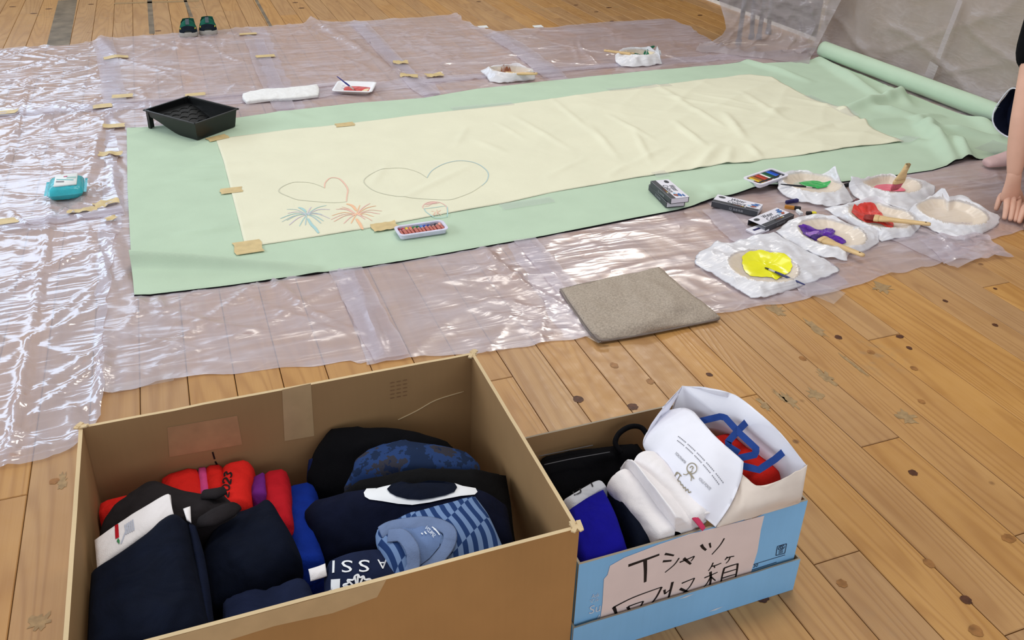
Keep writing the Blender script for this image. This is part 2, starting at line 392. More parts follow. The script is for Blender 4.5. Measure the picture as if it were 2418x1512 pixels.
def lathe(prof, c, n=32, ax=None):
    v = []; f = []
    for r, z in prof:
        for k in range(n): a = 2 * PI * k / n; v.append((c[0] + r * math.cos(a), c[1] + r * math.sin(a), c[2] + z))
    for i in range(len(prof) - 1):
        for k in range(n): f.append((i * n + k, i * n + (k + 1) % n, (i + 1) * n + (k + 1) % n, (i + 1) * n + k))
    return v, f
def line_at(curve, n):
    """resample 2D polyline by arclength"""
    c = np.array(curve, float); d = np.r_[0, np.cumsum(np.linalg.norm(np.diff(c, axis=0), axis=1))]
    s = np.linspace(0, d[-1], n); return np.stack([np.interp(s, d, c[:, k]) for k in range(c.shape[1])], 1)
def coons(top, bot, left, right, nu, nv):
    """curves in world xy; left/right run top->bottom. returns (nv,nu,2)"""
    T, Bt = line_at(top, nu), line_at(bot, nu); Lf, R = line_at(left, nv), line_at(right, nv)
    u = np.linspace(0, 1, nu)[None, :, None]; v = np.linspace(0, 1, nv)[:, None, None]
    S = (1 - v) * T[None] + v * Bt[None] + (1 - u) * Lf[:, None] + u * R[:, None]
    S -= (1 - u) * (1 - v) * T[0] + u * (1 - v) * T[-1] + (1 - u) * v * Bt[0] + u * v * Bt[-1]
    return S
def G2(pts): return [at(*p)[:2] for p in pts]
def catgrid(P, n):
    """refine control grid (r,c,k) by Catmull-Rom, n per cell"""
    def ref(A):
        out = []
        for i in range(len(A) - 1):
            p0 = A[max(i - 1, 0)] if i > 0 else 2 * A[0] - A[1]; p1 = A[i]; p2 = A[i + 1]; p3 = A[i + 2] if i + 2 < len(A) else 2 * A[-1] - A[-2]
            for k in range(n):
                t = k / n; out.append(.5 * ((2 * p1) + (-p0 + p2) * t + (2 * p0 - 5 * p1 + 4 * p2 - p3) * t * t + (-p0 + 3 * p1 - 3 * p2 + p3) * t ** 3))
        out.append(A[-1]); return np.array(out)
    Q = ref(np.asarray(P, float)); return ref(Q.transpose(1, 0, 2)).transpose(1, 0, 2)
def sheet3(name, rows, mat, t=.01, n=6, amp=.002, sc=18, rnd=.5, parent=None, seed=1, drop=None, layers=0, clampf=None, **k):
    """cloth body from a control grid of (px,py,z): smooth upper face, thickness below, rounded rim"""
    P = np.array([[at(*q) if len(q) == 3 else np.array(q[:3]) for q in r] for r in rows])
    S = catgrid(P, n); nv, nu = S.shape[:2]
    d = np.array(drop if drop is not None else (0, 0, -t), float)
    uu = np.minimum(np.arange(nu), np.arange(nu)[::-1])[None, :]; vv = np.minimum(np.arange(nv), np.arange(nv)[::-1])[:, None]
    e = np.minimum(uu, vv); w = {0: .55, 1: .16, 2: .03}
    rim = np.vectorize(lambda q: w.get(int(q), 0.0))(e)
    nz = (fbm(S[..., 0] * sc, S[..., 1] * sc, seed, 3) * .6 + ridged(S[..., 0] * sc * .6, S[..., 1] * sc * .35, seed + 5, 4) * .9 - .3) * amp
    top = S + nz[..., None] * nrm(-d) + rim[..., None] * d * rnd
    if clampf: top = clampf(top)
    # inset of the lower ring so the rim reads as rounded
    V = [tuple(p) for p in top.reshape(-1, 3)]; F = gridfaces(nu, nv)
    ring = [(0, i) for i in range(nu)] + [(j, nu - 1) for j in range(1, nv)] + [(nv - 1, i) for i in range(nu - 2, -1, -1)] + [(j, 0) for j in range(nv - 2, 0, -1)]
    cen = S.reshape(-1, 3).mean(0); base = len(V); nr = len(ring)
    steps = 1 + layers
    lv = []
    for s in range(1, 2 * steps + 1):
        fr = s / (2 * steps)
        for (j, i) in ring:
            b = S[j, i] + d * (rnd * .55 + fr * (1 - rnd * .55)); o_ = (.004 if (s % 2 == 1 and layers) else 0.0) - (.004 if s == 2 * steps else 0)
            lv.append(b + nrm((b - cen) * [1, 1, 0]) * o_)
    V += [tuple(p) for p in lv]
    prev = [j * nu + i for j, i in ring]
    for s in range(2 * steps):
        cur = [base + s * nr + q for q in range(nr)]
        for q in range(nr): F.append((prev[(q + 1) % nr], prev[q], cur[q], cur[(q + 1) % nr]))
        prev = cur
    ci = len(V); V.append(tuple(cen + d))
    for q in range(nr): F.append((prev[(q + 1) % nr], prev[q], ci))
    if clampf: V = [tuple(p) for p in clampf(np.array(V, float))]
    uvs = np.zeros((len(V), 2)); g = np.stack(np.meshgrid(np.linspace(0, 1, nu), np.linspace(0, 1, nv)), -1).reshape(-1, 2); uvs[:nu * nv] = g
    for q, (j, i) in enumerate(ring):
        for s in range(2 * steps): uvs[base + s * nr + q] = g[j * nu + i]
    o = mk(name, V, F, mat, parent, uv=uvs, **k)
    return o, top
def surf_pt(top, u, v):
    nv, nu = top.shape[:2]; x = min(max(u, 0), 1) * (nu - 1); y = min(max(v, 0), 1) * (nv - 1)
    i, j = min(int(x), nu - 2), min(int(y), nv - 2); a, b = x - i, y - j
    p = top[j, i] * (1 - a) * (1 - b) + top[j, i + 1] * a * (1 - b) + top[j + 1, i] * (1 - a) * b + top[j + 1, i + 1] * a * b
    nn = nrm(np.cross(top[j, i + 1] - top[j, i], top[j + 1, i] - top[j, i]))
    if nn[2] < 0: nn = -nn
    return p, nn
_hit = {}
def surf_px(top, px, py, lift=.0012):
    """point of a cloth face seen at a pixel, lifted a little off the cloth"""
    if id(top) not in _hit:
        a_, b_, c_, d_ = top[:-1, :-1].reshape(-1, 3), top[:-1, 1:].reshape(-1, 3), top[1:, 1:].reshape(-1, 3), top[1:, :-1].reshape(-1, 3)
        _hit[id(top)] = (np.concatenate([a_, a_]), np.concatenate([b_, c_]), np.concatenate([c_, d_]), top)
    A, B_, C_, _t = _hit[id(top)]; d = nrm(ray(px, py)); o = np.array([0, 0, H])
    e1, e2 = B_ - A, C_ - A; p = np.cross(d, e2); det = (e1 * p).sum(1); det = np.where(np.abs(det) < 1e-14, 1e-14, det)
    tv = o - A; u = (tv * p).sum(1) / det; q = np.cross(tv, e1); v = (q @ d) / det; t = (e2 * q).sum(1) / det
    ok = (u > -1e-4) & (v > -1e-4) & (u + v < 1.0002) & (t > .1)
    if ok.any():
        k = np.where(ok)[0][np.argmin(t[ok])]; P = o + d * t[k]
    else:
        k = int(np.argmin(np.linalg.norm(np.cross((A + B_ + C_) / 3 - o, d), axis=1))); P = o + d * (((A[k] + B_[k] + C_[k]) / 3 - o) @ d)
    nn = nrm(np.cross(e1[k], e2[k])); nn = -nn if nn @ d > 0 else nn
    return P + nn * lift * .5 - d * lift * .5, nn
def loaf(name, A, Bp, w, h, mat, parent=None, n=14, m_=18, amp=.003, sc=22, p=2.6, seed=1, clampf=None, endr=.5, **k):
    """rolled / upright-folded cloth: rounded section swept from A to B (world points of its centre line)"""
    A, Bp = np.array(A, float), np.array(Bp, float); d = nrm(Bp - A); s = nrm(np.cross(d, Z)); u = nrm(np.cross(s, d)); V = []; F = []
    ln = np.linalg.norm(Bp - A)
    for i in range(m_ + 1):
        t = i / m_; e = min(t, 1 - t) * ln / (min(w, h) * endr); k_ = (1 - (1 - min(e, 1)) ** 2.2) ** .5 if e < 1 else 1.0
        k_ = max(k_, .05)
        c = A + (Bp - A) * t
        for q in range(n):
            a = 2 * PI * q / n; ca, sa = math.cos(a), math.sin(a)
            x = abs(ca) ** (2 / p) * math.copysign(1, ca); y = abs(sa) ** (2 / p) * math.copysign(1, sa)
            pt = c + s * x * w / 2 * k_ + u * y * h / 2 * k_
            V.append(pt)
    V = np.array(V); nz = fbm(V[:, 0] * sc + V[:, 2] * sc * .7, V[:, 1] * sc * .6 + V[:, 2] * sc, seed) * amp
    ctr = np.repeat([A + (Bp - A) * (i / m_) for i in range(m_ + 1)], n, axis=0); dd = V - ctr; dd /= (np.linalg.norm(dd, axis=1)[:, None] + 1e-9)
    V = V + dd * nz[:, None]
    if clampf: V = clampf(V)
    for i in range(m_):
        for q in range(n): F.append((i * n + q, i * n + (q + 1) % n, (i + 1) * n + (q + 1) % n, (i + 1) * n + q))
    F.append(tuple(range(n - 1, -1, -1))); F.append(tuple(m_ * n + q for q in range(n)))
    return mk(name, V, F, mat, parent, **k)
_txt = {}
def textvf(s, size=1.0, align='LEFT', shear=0):
    key = (s, shear)
    if key not in _txt:
        cu = bpy.data.curves.new('t', 'FONT'); cu.body = s; cu.resolution_u = 3; cu.shear = shear
        o = bpy.data.objects.new('t', cu); COL.objects.link(o); dg = bpy.context.evaluated_depsgraph_get(); dg.update()
        me = o.evaluated_get(dg).to_mesh(); v = np.array([p.co[:] for p in me.vertices]).reshape(-1, 3)
        f = [tuple(q.vertices) for q in me.polygons]; o.evaluated_get(dg).to_mesh_clear()
        bpy.data.objects.remove(o); bpy.data.curves.remove(cu); _txt[key] = (v, f)
    v, f = _txt[key]; return v.copy() * size, f
def textfit(s, o, ux, uy, width, height=None, lift=.0004, shear=0):
    """text laid on a plane: lower-left corner o, directions ux, uy, scaled to width / height"""
    v, f = textvf(s, 1.0, shear=shear); mn, mx = v.min(0), v.max(0); sx = width / (mx[0] - mn[0]); sy = sx if height is None else height / (mx[1] - mn[1])
    n_ = nrm(np.cross(ux, uy))
    return [np.array(o) + np.array(ux) * (p[0] - mn[0]) * sx + np.array(uy) * (p[1] - mn[1]) * sy + n_ * lift for p in v], f

# ================================================================== SETTING
PX0, PW = -0.8428, 0.10944
known = [(2055, 803, 2125, 787), (2037, 1055, 2121, 1032), (1924, 1333, 2028, 1299), (-40, 1189, 61, 1168), (1746, 939, 1786, 931), (2376, 1501, 2440, 1474), (2328, 677, 2388, 665), (1172, 897, 1211, 889), (265, 54, 310, 53), (350, 4, 395, 3), (521, 26, 562, 25), (560, 68, 588, 66), (646, 37, 680, 35)]
joints = {}
for a, b, c, d in known:
    p, q = at(a, b), at(c, d); i = int(math.floor(((p[0] + q[0]) / 2 - PX0) / PW)); joints.setdefault(i, []).append((p[1] + q[1]) / 2)
fv, ff = wbox((-2.6, 0.2, -.06), (5.2, 8.6, -.021))
floor = mk('floor', fv, ff, M('subfloor_dark', (58, 40, 26)), kind='structure', origin=(0, 0, 0))
visible_hidden = lambda x, y: False
for i in range(-16, 43):
    xa, xb = PX0 + i * PW, PX0 + (i + 1) * PW
    rr = random.Random(i * 13 + 5)
    js = sorted(joints.get(i, []))
    if js: 
        lo = js[0]; hi = js[-1]
    else:
        lo = hi = rr.uniform(2.6, 3.8)
        js = [lo]
        if i >= 13: lo = hi = rr.uniform(2.9, 3.9); js = [lo]
    y = lo
    while y > .3: y -= rr.uniform(2.5, 3.4); js.append(y)
    y = hi
    while y < 8.4: y += rr.uniform(1.9, 3.2); js.append(y)
    js = sorted(js)
    for a, b in zip(js[:-1], js[1:]):
        a, b = max(a, .25), min(b, 8.5)
        if b - a < .05: continue
        g = .0009; dz = rr.uniform(-.0005, .0)
        x0, x1, y0, y1, bv = xa + g, xb - g, a + g, b - g, .0016
        v = [(x0, y0, -.02), (x1, y0, -.02), (x1, y1, -.02), (x0, y1, -.02), (x0, y0, -bv + dz), (x1, y0, -bv + dz), (x1, y1, -bv + dz), (x0, y1, -bv + dz),
             (x0 + bv, y0 + bv, dz), (x1 - bv, y0 + bv, dz), (x1 - bv, y1 - bv, dz), (x0 + bv, y1 - bv, dz)]
        f = [(8, 9, 10, 11)] + [(k, (k + 1) % 4, 4 + (k + 1) % 4, 4 + k) for k in range(4)] + [(4 + k, 4 + (k + 1) % 4, 8 + (k + 1) % 4, 8 + k) for k in range(4)]
        mk('plank', v, f, WOOD, floor, sm=False)
# knots and worn adhesive marks lying flush in the boards
KNOT = M('knot_wood', (84, 50, 32), rough=.45, var=.35, vs=90); KNOT_L = M('pale_knot_wood', (150, 104, 58), rough=.4, var=.3, vs=60); SCUFF = M('grey_residue', (158, 130, 92), rough=.5, var=.22, vs=70)
def blob(px, py, rx, ry, ang, z, seed, n=18, jag=.12):
    c = at(px, py); v = [(c[0], c[1], z)]; r_ = random.Random(seed)
    for k in range(n):
        a = 2 * PI * k / n; q = 1 + r_.uniform(-jag, jag); x, y = rx * math.cos(a) * q, ry * math.sin(a) * q
        v.append((c[0] + x * math.cos(ang) - y * math.sin(ang), c[1] + x * math.sin(ang) + y * math.cos(ang), z))
    return v, [(0, 1 + k, 1 + (k + 1) % n) for k in range(n)]
for k, (px, py, rx, ry, mt) in enumerate([(1365, 943, .012, .014, KNOT), (1494, 961, .013, .013, KNOT), (1450, 863, .010, .013, KNOT_L), (1535, 901, .009, .012, KNOT_L), (1675, 885, .008, .009, KNOT), (1980, 797, .010, .011, KNOT), (2147, 670 + 152, .007, .009, KNOT), (2232, 711, .007, .009, KNOT), (2350, 768, .008, .009, KNOT), (2125, 795, .012, .009, KNOT), (2350, 682, .006, .006, KNOT), (1800, 1414, .012, .010, KNOT), (2281, 1417, .010, .011, KNOT), (2304, 1490, .013, .013, KNOT_L), (2156, 1117, .010, .010, KNOT), (2382, 1272, .014, .012, KNOT_L), (1895, 847, .009, .011, KNOT_L), (2056, 832, .010, .010, KNOT_L), (2158, 870, .009, .010, KNOT_L), (2176, 949, .009, .010, KNOT_L), (128, 1137, .010, .009, KNOT_L), (2194, 1331, .010, .012, KNOT_L), (1988, 1378, .010, .010, KNOT_L), (29, 16, .02, .01, KNOT), (115, 21, .02, .012, KNOT), (79, 32, .02, .012, KNOT), (215, 10, .018, .01, KNOT), (697, 6, .018, .012, KNOT), (712, 19, .02, .014, KNOT), (1360, 12, .016, .01, KNOT), (1438, 18, .02, .012, KNOT), (1408, 28, .016, .01, KNOT), (1445, 50, .016, .01, KNOT), (1653, 36, .018, .012, KNOT), (1130, 4, .018, .01, KNOT), (373, 73, .018, .012, KNOT)]):
    v, f = blob(px, py, rx, ry, 0, .0004, k); mk('knot', v, f, mt, floor, sm=False)
for k, (px, py, rx, ry) in enumerate([(1923, 931, .016, .022), (1865, 945, .012, .028), (1845, 940, .006, .03), (1805, 958, .008, .026), (2140, 985, .018, .024), (1835, 733, .02, .03), (2083, 680, .025, .03), (148, 1136, .009, .022), (95, 1470, .016, .02), (1950, 890, .012, .03), (2020, 865, .006, .05), (1925, 775, .012, .05)]):
    v, f = blob(px, py, rx, ry, 0, .0003, 50 + k, 22, .5); mk('residue_mark', v, f, SCUFF, floor, sm=False)
# long worn grey tape lines across the far boards
for k, (x0, y0, x1, y1, w) in enumerate([(160, 0, 137, 108, .115), (353, 0, 359, 80, .03), (437, 0, 452, 40, .02), (605, 0, 640, 64, .02)]):
    a, b = at(x0, y0), at(x1, y1); v, f = ribbonvf([a + Z * .0003, b + Z * .0003], w, Z); mk('residue_mark', v, f, M('grey_tape_residue', (118, 106, 90), rough=.5, var=.35, vs=12), floor, sm=False)
a, b = at(270, 8), at(470, 2); v, f = ribbonvf([a + Z * .0003, b + Z * .0003], .05, Z); mk('residue_mark', v, f, SCUFF, floor, sm=False)
# right wall: dark boards, pale strip at the floor
v, f = wbox((3.722, 1.0, 0), (3.80, 8.6, 2.6)); wall = mk('wall_right', v, f, M('dark_wall_boards', (62, 48, 40), rough=.6, var=.15, vs=6), kind='structure', sm=False)
v, f = wbox((-3.2, 8.52, 0), (3.80, 8.62, 1.35)); mk('wall_back', v, f, M('beige_wall_panel', (196, 180, 152), rough=.6, var=.06, vs=4), kind='structure', sm=False)
v, f = wbox((3.704, 1.0, 0), (3.722, 8.6, .02)); mk('baseboard_right', v, f, M('pale_trim', (226, 222, 214), rough=.5), kind='structure', sm=False)

# ================================================================== PLASTIC SHEETS
def ridges(x, y, lst):
    h = np.zeros_like(x)
    for (x0, y0, x1, y1, w, a) in lst:
        p, q = at(x0, y0)[:2], at(x1, y1)[:2]; dx, dy = q - p; ln2 = dx * dx + dy * dy
        t = np.clip(((x - p[0]) * dx + (y - p[1]) * dy) / ln2, -.25, 1.25); d2 = (x - p[0] - t * dx) ** 2 + (y - p[1] - t * dy) ** 2
        tp = np.clip(1 - np.abs(np.clip(t, -.25, 1.25) - .5) / .75, 0, 1) ** .6
        h += a * np.exp(-d2 / (w * w)) * tp
    return h
FILM_R = [  # folds seen on the films: start px, end px, half width, height
    (73, 179, 20, 380, .010, .014), (136, 420, 66, 850, .009, .014), (66, 850, 24, 1096, .012, .018), (240, 300, 205, 440, .02, .016), (250, 560, 315, 690, .012, .016), (265, 545, 330, 680, .010, .012),
    (240, 600, 262, 690, .010, .014), (250, 820, 236, 980, .014, .018), (190, 1055, 170, 985, .018, .014), (270, 430, 225, 470, .012, .010), (262, 375, 298, 410, .008, .010), (262, 375, 215, 405, .010, .009), (262, 375, 275, 470, .012, .012),
    (735, 45, 965, 195, .03, .022), (1075, 35, 1180, 85, .022, .02), (232, 92, 275, 140, .035, .022), (880, 760, 905, 840, .015, .012), (840, 660, 880, 770, .01, .008),
    (340, 690, 320, 740, .012, .010), (370, 700, 385, 750, .012, .010), (330, 740, 290, 780, .012, .010), (0, 545, 290, 500, .02, .006), (280, 250, 590, 225, .012, .008), (600, 210, 470, 225, .01, .007), (650, 255, 690, 180, .008, .006), (760, 185, 500, 140, .01, .006), (250, 165, 560, 130, .010, .007), (600, 75, 700, 95, .01, .007), (860, 150, 1250, 105, .012, .007), (1050, 350, 940, 250, .01, .003),
    (1060, 690, 1380, 760, .010, .008), (1000, 660, 1230, 690, .010, .007), (620, 720, 830, 800, .012, .008), (300, 740, 600, 790, .014, .008), (1220, 780, 1370, 790, .012, .008), (1120, 630, 1330, 740, .010, .006)]
def film_h(x, y, seed, amp=1.0, ang=.3):
    rx, ry = rot(x, y, ang); r2, q2 = rot(x, y, ang + 1.1); r3, q3 = rot(x, y, ang - .6)
    pm = smooth(-.35, .45, fbm(x * 1.7, y * 1.7, seed + 15, 2)) * .85 + .15
    h = pm * (.0055 * ridged(rx * .8, ry * 3.5, seed, 9) + .0045 * ridged(r2 * .9, q2 * 4, seed + 3, 9) + .0030 * ridged(r3 * 2, q3 * 7, seed + 6, 7)) + .0016 * (fbm(x * 9, y * 9, seed + 9, 2) + .6)
    h = h * amp + ridges(x, y, FILM_R) * .8
    rr = random.Random(seed * 7 + 1); fx, fy = x.ravel(), y.ravel()
    for k in range(34):   # long tension creases
        i = rr.randrange(len(fx)); a_ = rr.choice((.3, -.35, 1.1, 1.9, .9, 2.4)) + rr.uniform(-.25, .25); ln = rr.uniform(.15, .55); dx, dy = math.cos(a_), math.sin(a_)
        t_ = (x - fx[i]) * dx + (y - fy[i]) * dy; n_ = -(x - fx[i]) * dy + (y - fy[i]) * dx + .02 * np.sin(t_ * 9 + k)
        h = h + amp * rr.uniform(.004, .009) * np.exp(-(n_ / rr.uniform(.007, .013)) ** 2) * np.clip(1 - np.abs(t_) / ln, 0, 1) ** .7
    # pressed flat under the cloth
    ins = smooth(-.26, -.18, x) * smooth(2.36, 2.43, y) * (1 - smooth(3.90, 3.97, y - .05 * np.clip(x, 0, 3.5))) * (1 - smooth(3.6, 3.7, x))
    return np.clip(h, 0, .03) * (1 - .92 * ins)
SH = []
def film_sheet(label, tl, tr, br, bl, top=None, bottom=None, left=None, right=None, z=.001, mat=FILM, seed=1, ang=.3, amp=1.0, step=.014, edge=.012):
    T = G2([tl] + (top or []) + [tr]); Bo = G2([bl] + (bottom or []) + [br]); Le = G2([tl] + (left or []) + [bl]); Ri = G2([tr] + (right or []) + [br])
    wl = max(np.linalg.norm(np.array(T[0]) - T[-1]), np.linalg.norm(np.array(Bo[0]) - Bo[-1])); hl = max(np.linalg.norm(np.array(Le[0]) - Le[-1]), np.linalg.norm(np.array(Ri[0]) - Ri[-1]))
    nu, nv = int(wl / step) + 2, int(hl / step) + 2
    S = coons(T, Bo, Le, Ri, nu, nv); x, y = S[..., 0].copy(), S[..., 1].copy()
    # ragged cut edge
    e = np.minimum(np.minimum(np.arange(nu), np.arange(nu)[::-1])[None, :], np.minimum(np.arange(nv), np.arange(nv)[::-1])[:, None]) * step
    k = np.clip(1 - e / .05, 0, 1); x += k * perlin(x * 11, y * 11, seed + 20) * edge; y += k * perlin(x * 11, y * 11, seed + 21) * edge
    zz = z + film_h(x, y, seed, amp, ang)
    V = np.stack([x, y, zz], -1).reshape(-1, 3)
    o = mk('plastic_sheet', V, gridfaces(nu, nv), mat, label=label, cat='plastic sheet', group='clear plastic sheets taped over the floor')
    SH.append(o); return o
S_left_far = film_sheet('clear plastic sheet at far left edge, behind the horizontal taped seam', (-60, 122), (258, 88), (290, 262), (-140, 290), top=[(60, 112), (160, 107), (225, 98)], z=.001, mat=FILM_NEAR, seed=1, ang=-.1)
S_shoe = film_sheet('clear plastic sheet the green shoes stand on', (228, 96), (628, 68), (705, 240), (252, 262), top=[(240, 86), (252, 94), (330, 86), (430, 78), (520, 72), (600, 65)], z=.0022, seed=2, ang=.1)
S_backmid = film_sheet('clear plastic sheet with a ridged corner, right of the shoes at the far edge', (590, 66), (850, 52), (1015, 205), (645, 245), top=[(660, 61), (715, 58), (736, 42), (752, 54)], z=.0034, seed=3, ang=.2)
S_backcentre = film_sheet('clear plastic sheet with a stiff upturned corner at the far edge centre', (815, 52), (1078, 34), (1312, 168), (985, 205), top=[(900, 48), (1000, 41)], right=[(1095, 50), (1135, 68), (1170, 80), (1235, 120)], z=.0022, seed=4, ang=.2)
S_backright = film_sheet('smooth clear plastic sheet at far right, before the wall', (1152, 84), (1580, 45), (1985, 128), (1270, 172), top=[(1170, 76), (1205, 73), (1300, 66), (1400, 56), (1500, 50)], right=[(1625, 62), (1650, 80), (1700, 110), (1800, 132)], z=.0034, seed=5, ang=.25, amp=.7)
S_leftmid = film_sheet('creased clear plastic sheet under the teal wipes pack', (-160, 266), (265, 244), (294, 512), (-260, 575), z=.0034, mat=FILM_NEAR, seed=6, ang=.6, amp=1.1)
S_leftnear = film_sheet('clear plastic sheet at near left, reaching beside the cardboard box', (-260, 545), (292, 492), (238, 986), (-300, 1160), right=[(268, 620), (240, 800), (246, 900)], bottom=[(0, 1110), (60, 1100), (120, 1080), (180, 1062), (205, 1030)], z=.0046, mat=FILM_NEAR, seed=7, ang=.9, amp=.9)
S_midleft = film_sheet('clear plastic sheet from the black tray to near the cardboard box rim', (248, 246), (705, 214), (905, 846), (228, 937), left=[(250, 440), (236, 560), (224, 800)], bottom=[(300, 922), (360, 908), (385, 902), (450, 892), (600, 880), (830, 854), (850, 860)], z=.001, seed=8, ang=-.5, amp=1.15)
S_midcentre = film_sheet('clear plastic sheet between the cloth front edge and the taupe towel', (640, 222), (1015, 182), (1402, 800), (868, 862), bottom=[(1000, 847), (1130, 838), (1250, 820), (1395, 796)], z=.0022, seed=9, ang=-.45, amp=1.2)
S_midright = film_sheet('clear plastic sheet under the taupe towel and yellow plate', (975, 188), (1300, 158), (2010, 672), (1330, 800), right=[(1640, 400)], bottom=[(1405, 798), (1500, 780), (1700, 743), (1765, 734), (1918, 702)], z=.001, seed=10, ang=-.4, amp=.9)
S_right = film_sheet('clear plastic sheet under the six paint plates beside the crouching person', (1265, 164), (1990, 108), (2420, 545), (1900, 705), left=[(1600, 410)], right=[(2200, 205), (2440, 325), (2500, 450)], bottom=[(1995, 684), (2069, 660), (2120, 645), (2221, 627), (2300, 590), (2335, 567)], z=.0030, seed=11, ang=-.3, amp=.8)
S_corner = film_sheet('small overlapping plastic strip at the right end, pointing at the bare floor', (2170, 568), (2300, 545), (2392, 610), (2222, 628), right=[(2345, 577)], z=.0044, seed=12, ang=-.3, amp=.6)

FZ = .0055   # level of the film's face where things rest on it
# ------------------------------------------------------------------ cloths
GREEN_R = [(40, 634, 620, 641, .019, .058), (60, 655, 560, 652, .035, .012), (440, 402, 565, 395, .018, .007), (420, 432, 545, 424, .018, .007), (440, 556, 565, 542, .02, .009), (640, 630, 720, 622, .03, .006), (655, 268, 730, 285, .03, .006),
    (1700, 452, 1830, 446, .05, .026), (1640, 478, 1690, 462, .04, .012), (1770, 150, 1890, 190, .03, .012), (1945, 150, 2060, 225, .03, .018), (2005, 262, 2095, 242, .03, .026), (2095, 242, 2130, 232, .035, .02), (2060, 260, 2140, 275, .035, .014), (2180, 300, 2240, 375, .035, .03), (2250, 340, 2280, 378, .03, .03), (2190, 308, 2330, 330, .03, .02), (2100, 215, 2140, 250, .03, .014), (2000, 300, 2110, 290, .03, .01), (2290, 270, 2360, 330, .035, .014), (2160, 285, 2215, 280, .03, .012), (2130, 330, 2200, 350, .03, .008)]
def green_h(x, y):
    k = smooth(1.2, 3.2, x)
    h = .0085 + ridges(x, y, GREEN_R) * (1 + 1.0 * k) + .0022 * fbm(x * 3, y * 4, 31, 2) * (.5 + k * 1.2)
    return np.maximum(h, .0075)
top = G2([(300, 305), (345, 303), (450, 293), (560, 281), (655, 268), (700, 262), (840, 246), (1000, 234), (1130, 212), (1300, 193), (1500, 172), (1700, 155), (1768, 146), (1800, 152), (1870, 148), (1938, 140)])
bot = G2([(318, 700), (345, 701), (520, 680), (700, 656), (870, 632), (1000, 611), (1250, 566), (1400, 537), (1500, 517), (1600, 498), (1660, 482), (1700, 470), (1760, 460), (1840, 447), (1920, 440), (2050, 425), (2140, 413), (2200, 404), (2262, 386), (2280, 381), (2385, 374)])
top.append(np.array([3.455, 4.05])); bot += [np.array([3.46, 2.52])]
lef = G2([(300, 305), (302, 450), (310, 600), (318, 700)])
S = coons(top, bot, lef, [top[-1], bot[-1]], 300, 200)
gx, gy = S[..., 0], S[..., 1]; gz = green_h(gx, gy)
e = np.minimum(np.arange(200), np.arange(200)[::-1])[:, None] * np.ones((1, 300))
gz = gz - (e == 0) * .003
VG = np.stack([gx, gy, gz], -1)
green = mk('green_cloth', VG.reshape(-1, 3), gridfaces(300, 200), GREEN, label='large mint green cloth spread on the plastic, rolled up at its right end', cat='cloth')
# dark overlocked edge
for row, z0 in ((0, 0), (-1, 0)):
    P = [VG[row, i] + np.array([0, (.0015 if row == 0 else -.002), -.002 + .0018 * perlin(i * .35, 0, 9)]) for i in range(0, 300, 2)]
    v, f = tubevf(P, .0028 if row else .0022, 5); mk('edge_stitching', v, f, BLACK_THREAD, green, label='black stitched edge of the green cloth')
# rolled end on its tube
ra, rb = np.array([3.498, 4.075, .0]), np.array([3.536, 2.57, .0]); RR = .044
bv = B(); n = 26; cnt = 40; V = []
for i in range(cnt + 1):
    t = i / cnt; c = ra * (1 - t) + rb * t + Z * (RR + .005); r_ = RR * (1 + .02 * perlin(t * 6, 0, 3))
    d = nrm(rb - ra); s = nrm(np.cross(d, Z))
    for k in range(n):
        a = 2 * PI * k / n; rr = r_ + .0018 * (k / n); V.append(c + (s * math.cos(a) + Z * math.sin(a)) * rr)
F = [(i * n + k, i * n + (k + 1) % n, (i + 1) * n + (k + 1) % n, (i + 1) * n + k) for i in range(cnt) for k in range(n)]
roll = mk('rolled_end', V, F, GREEN, green)
bv = B(); d = nrm(rb - ra); s = nrm(np.cross(d, Z))
for end, sg in ((ra, -1), (rb, 1)):
    bv = B(); c = end + Z * (RR + .005); q = []
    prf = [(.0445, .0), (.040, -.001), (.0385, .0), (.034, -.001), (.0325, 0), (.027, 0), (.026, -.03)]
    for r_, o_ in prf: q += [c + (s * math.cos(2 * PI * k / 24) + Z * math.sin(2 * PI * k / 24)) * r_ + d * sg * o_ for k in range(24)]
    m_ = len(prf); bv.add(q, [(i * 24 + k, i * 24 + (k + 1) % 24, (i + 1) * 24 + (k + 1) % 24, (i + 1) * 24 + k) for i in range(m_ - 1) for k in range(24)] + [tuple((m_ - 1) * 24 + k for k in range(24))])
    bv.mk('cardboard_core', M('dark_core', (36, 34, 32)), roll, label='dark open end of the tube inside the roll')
for px, py, w_, a_ in [(2345, 352, .2, 0)]:
    pass

CREAM_R = [(830, 545, 940, 505, .02, .004), (960, 470, 1090, 408, .016, .006), (880, 440, 910, 400, .015, .004), (1130, 340, 1190, 365, .02, .005), (1230, 290, 1330, 350, .016, .006), (1310, 245, 1400, 320, .014, .005), (1400, 310, 1450, 370, .016, .007), (1450, 285, 1530, 330, .015, .007), (1560, 215, 1640, 265, .02, .008), (1640, 265, 1700, 300, .016, .008), (1600, 300, 1655, 345, .018, .012), (1715, 280, 1750, 325, .02, .014), (1690, 355, 1650, 400, .02, .014), (1770, 350, 1790, 375, .016, .012), (1725, 360, 1715, 395, .016, .010), (1580, 235, 1740, 262, .018, .008), (1820, 270, 1850, 262, .02, .011), (1880, 325, 1960, 300, .018, .010), (1760, 230, 1840, 280, .02, .008), (1660, 230, 1760, 250, .012, .006), (1880, 240, 1990, 262, .02, .007), (1500, 390, 1560, 360, .016, .007), (1440, 420, 1480, 395, .014, .006), (1560, 410, 1620, 370, .014, .006), (1300, 420, 1370, 385, .014, .005), (1180, 300, 1230, 330, .012, .004), (1530, 380, 1500, 320, .014, .007), (1950, 320, 2060, 325, .018, .008), (1100, 310, 1080, 345, .012, .004)]
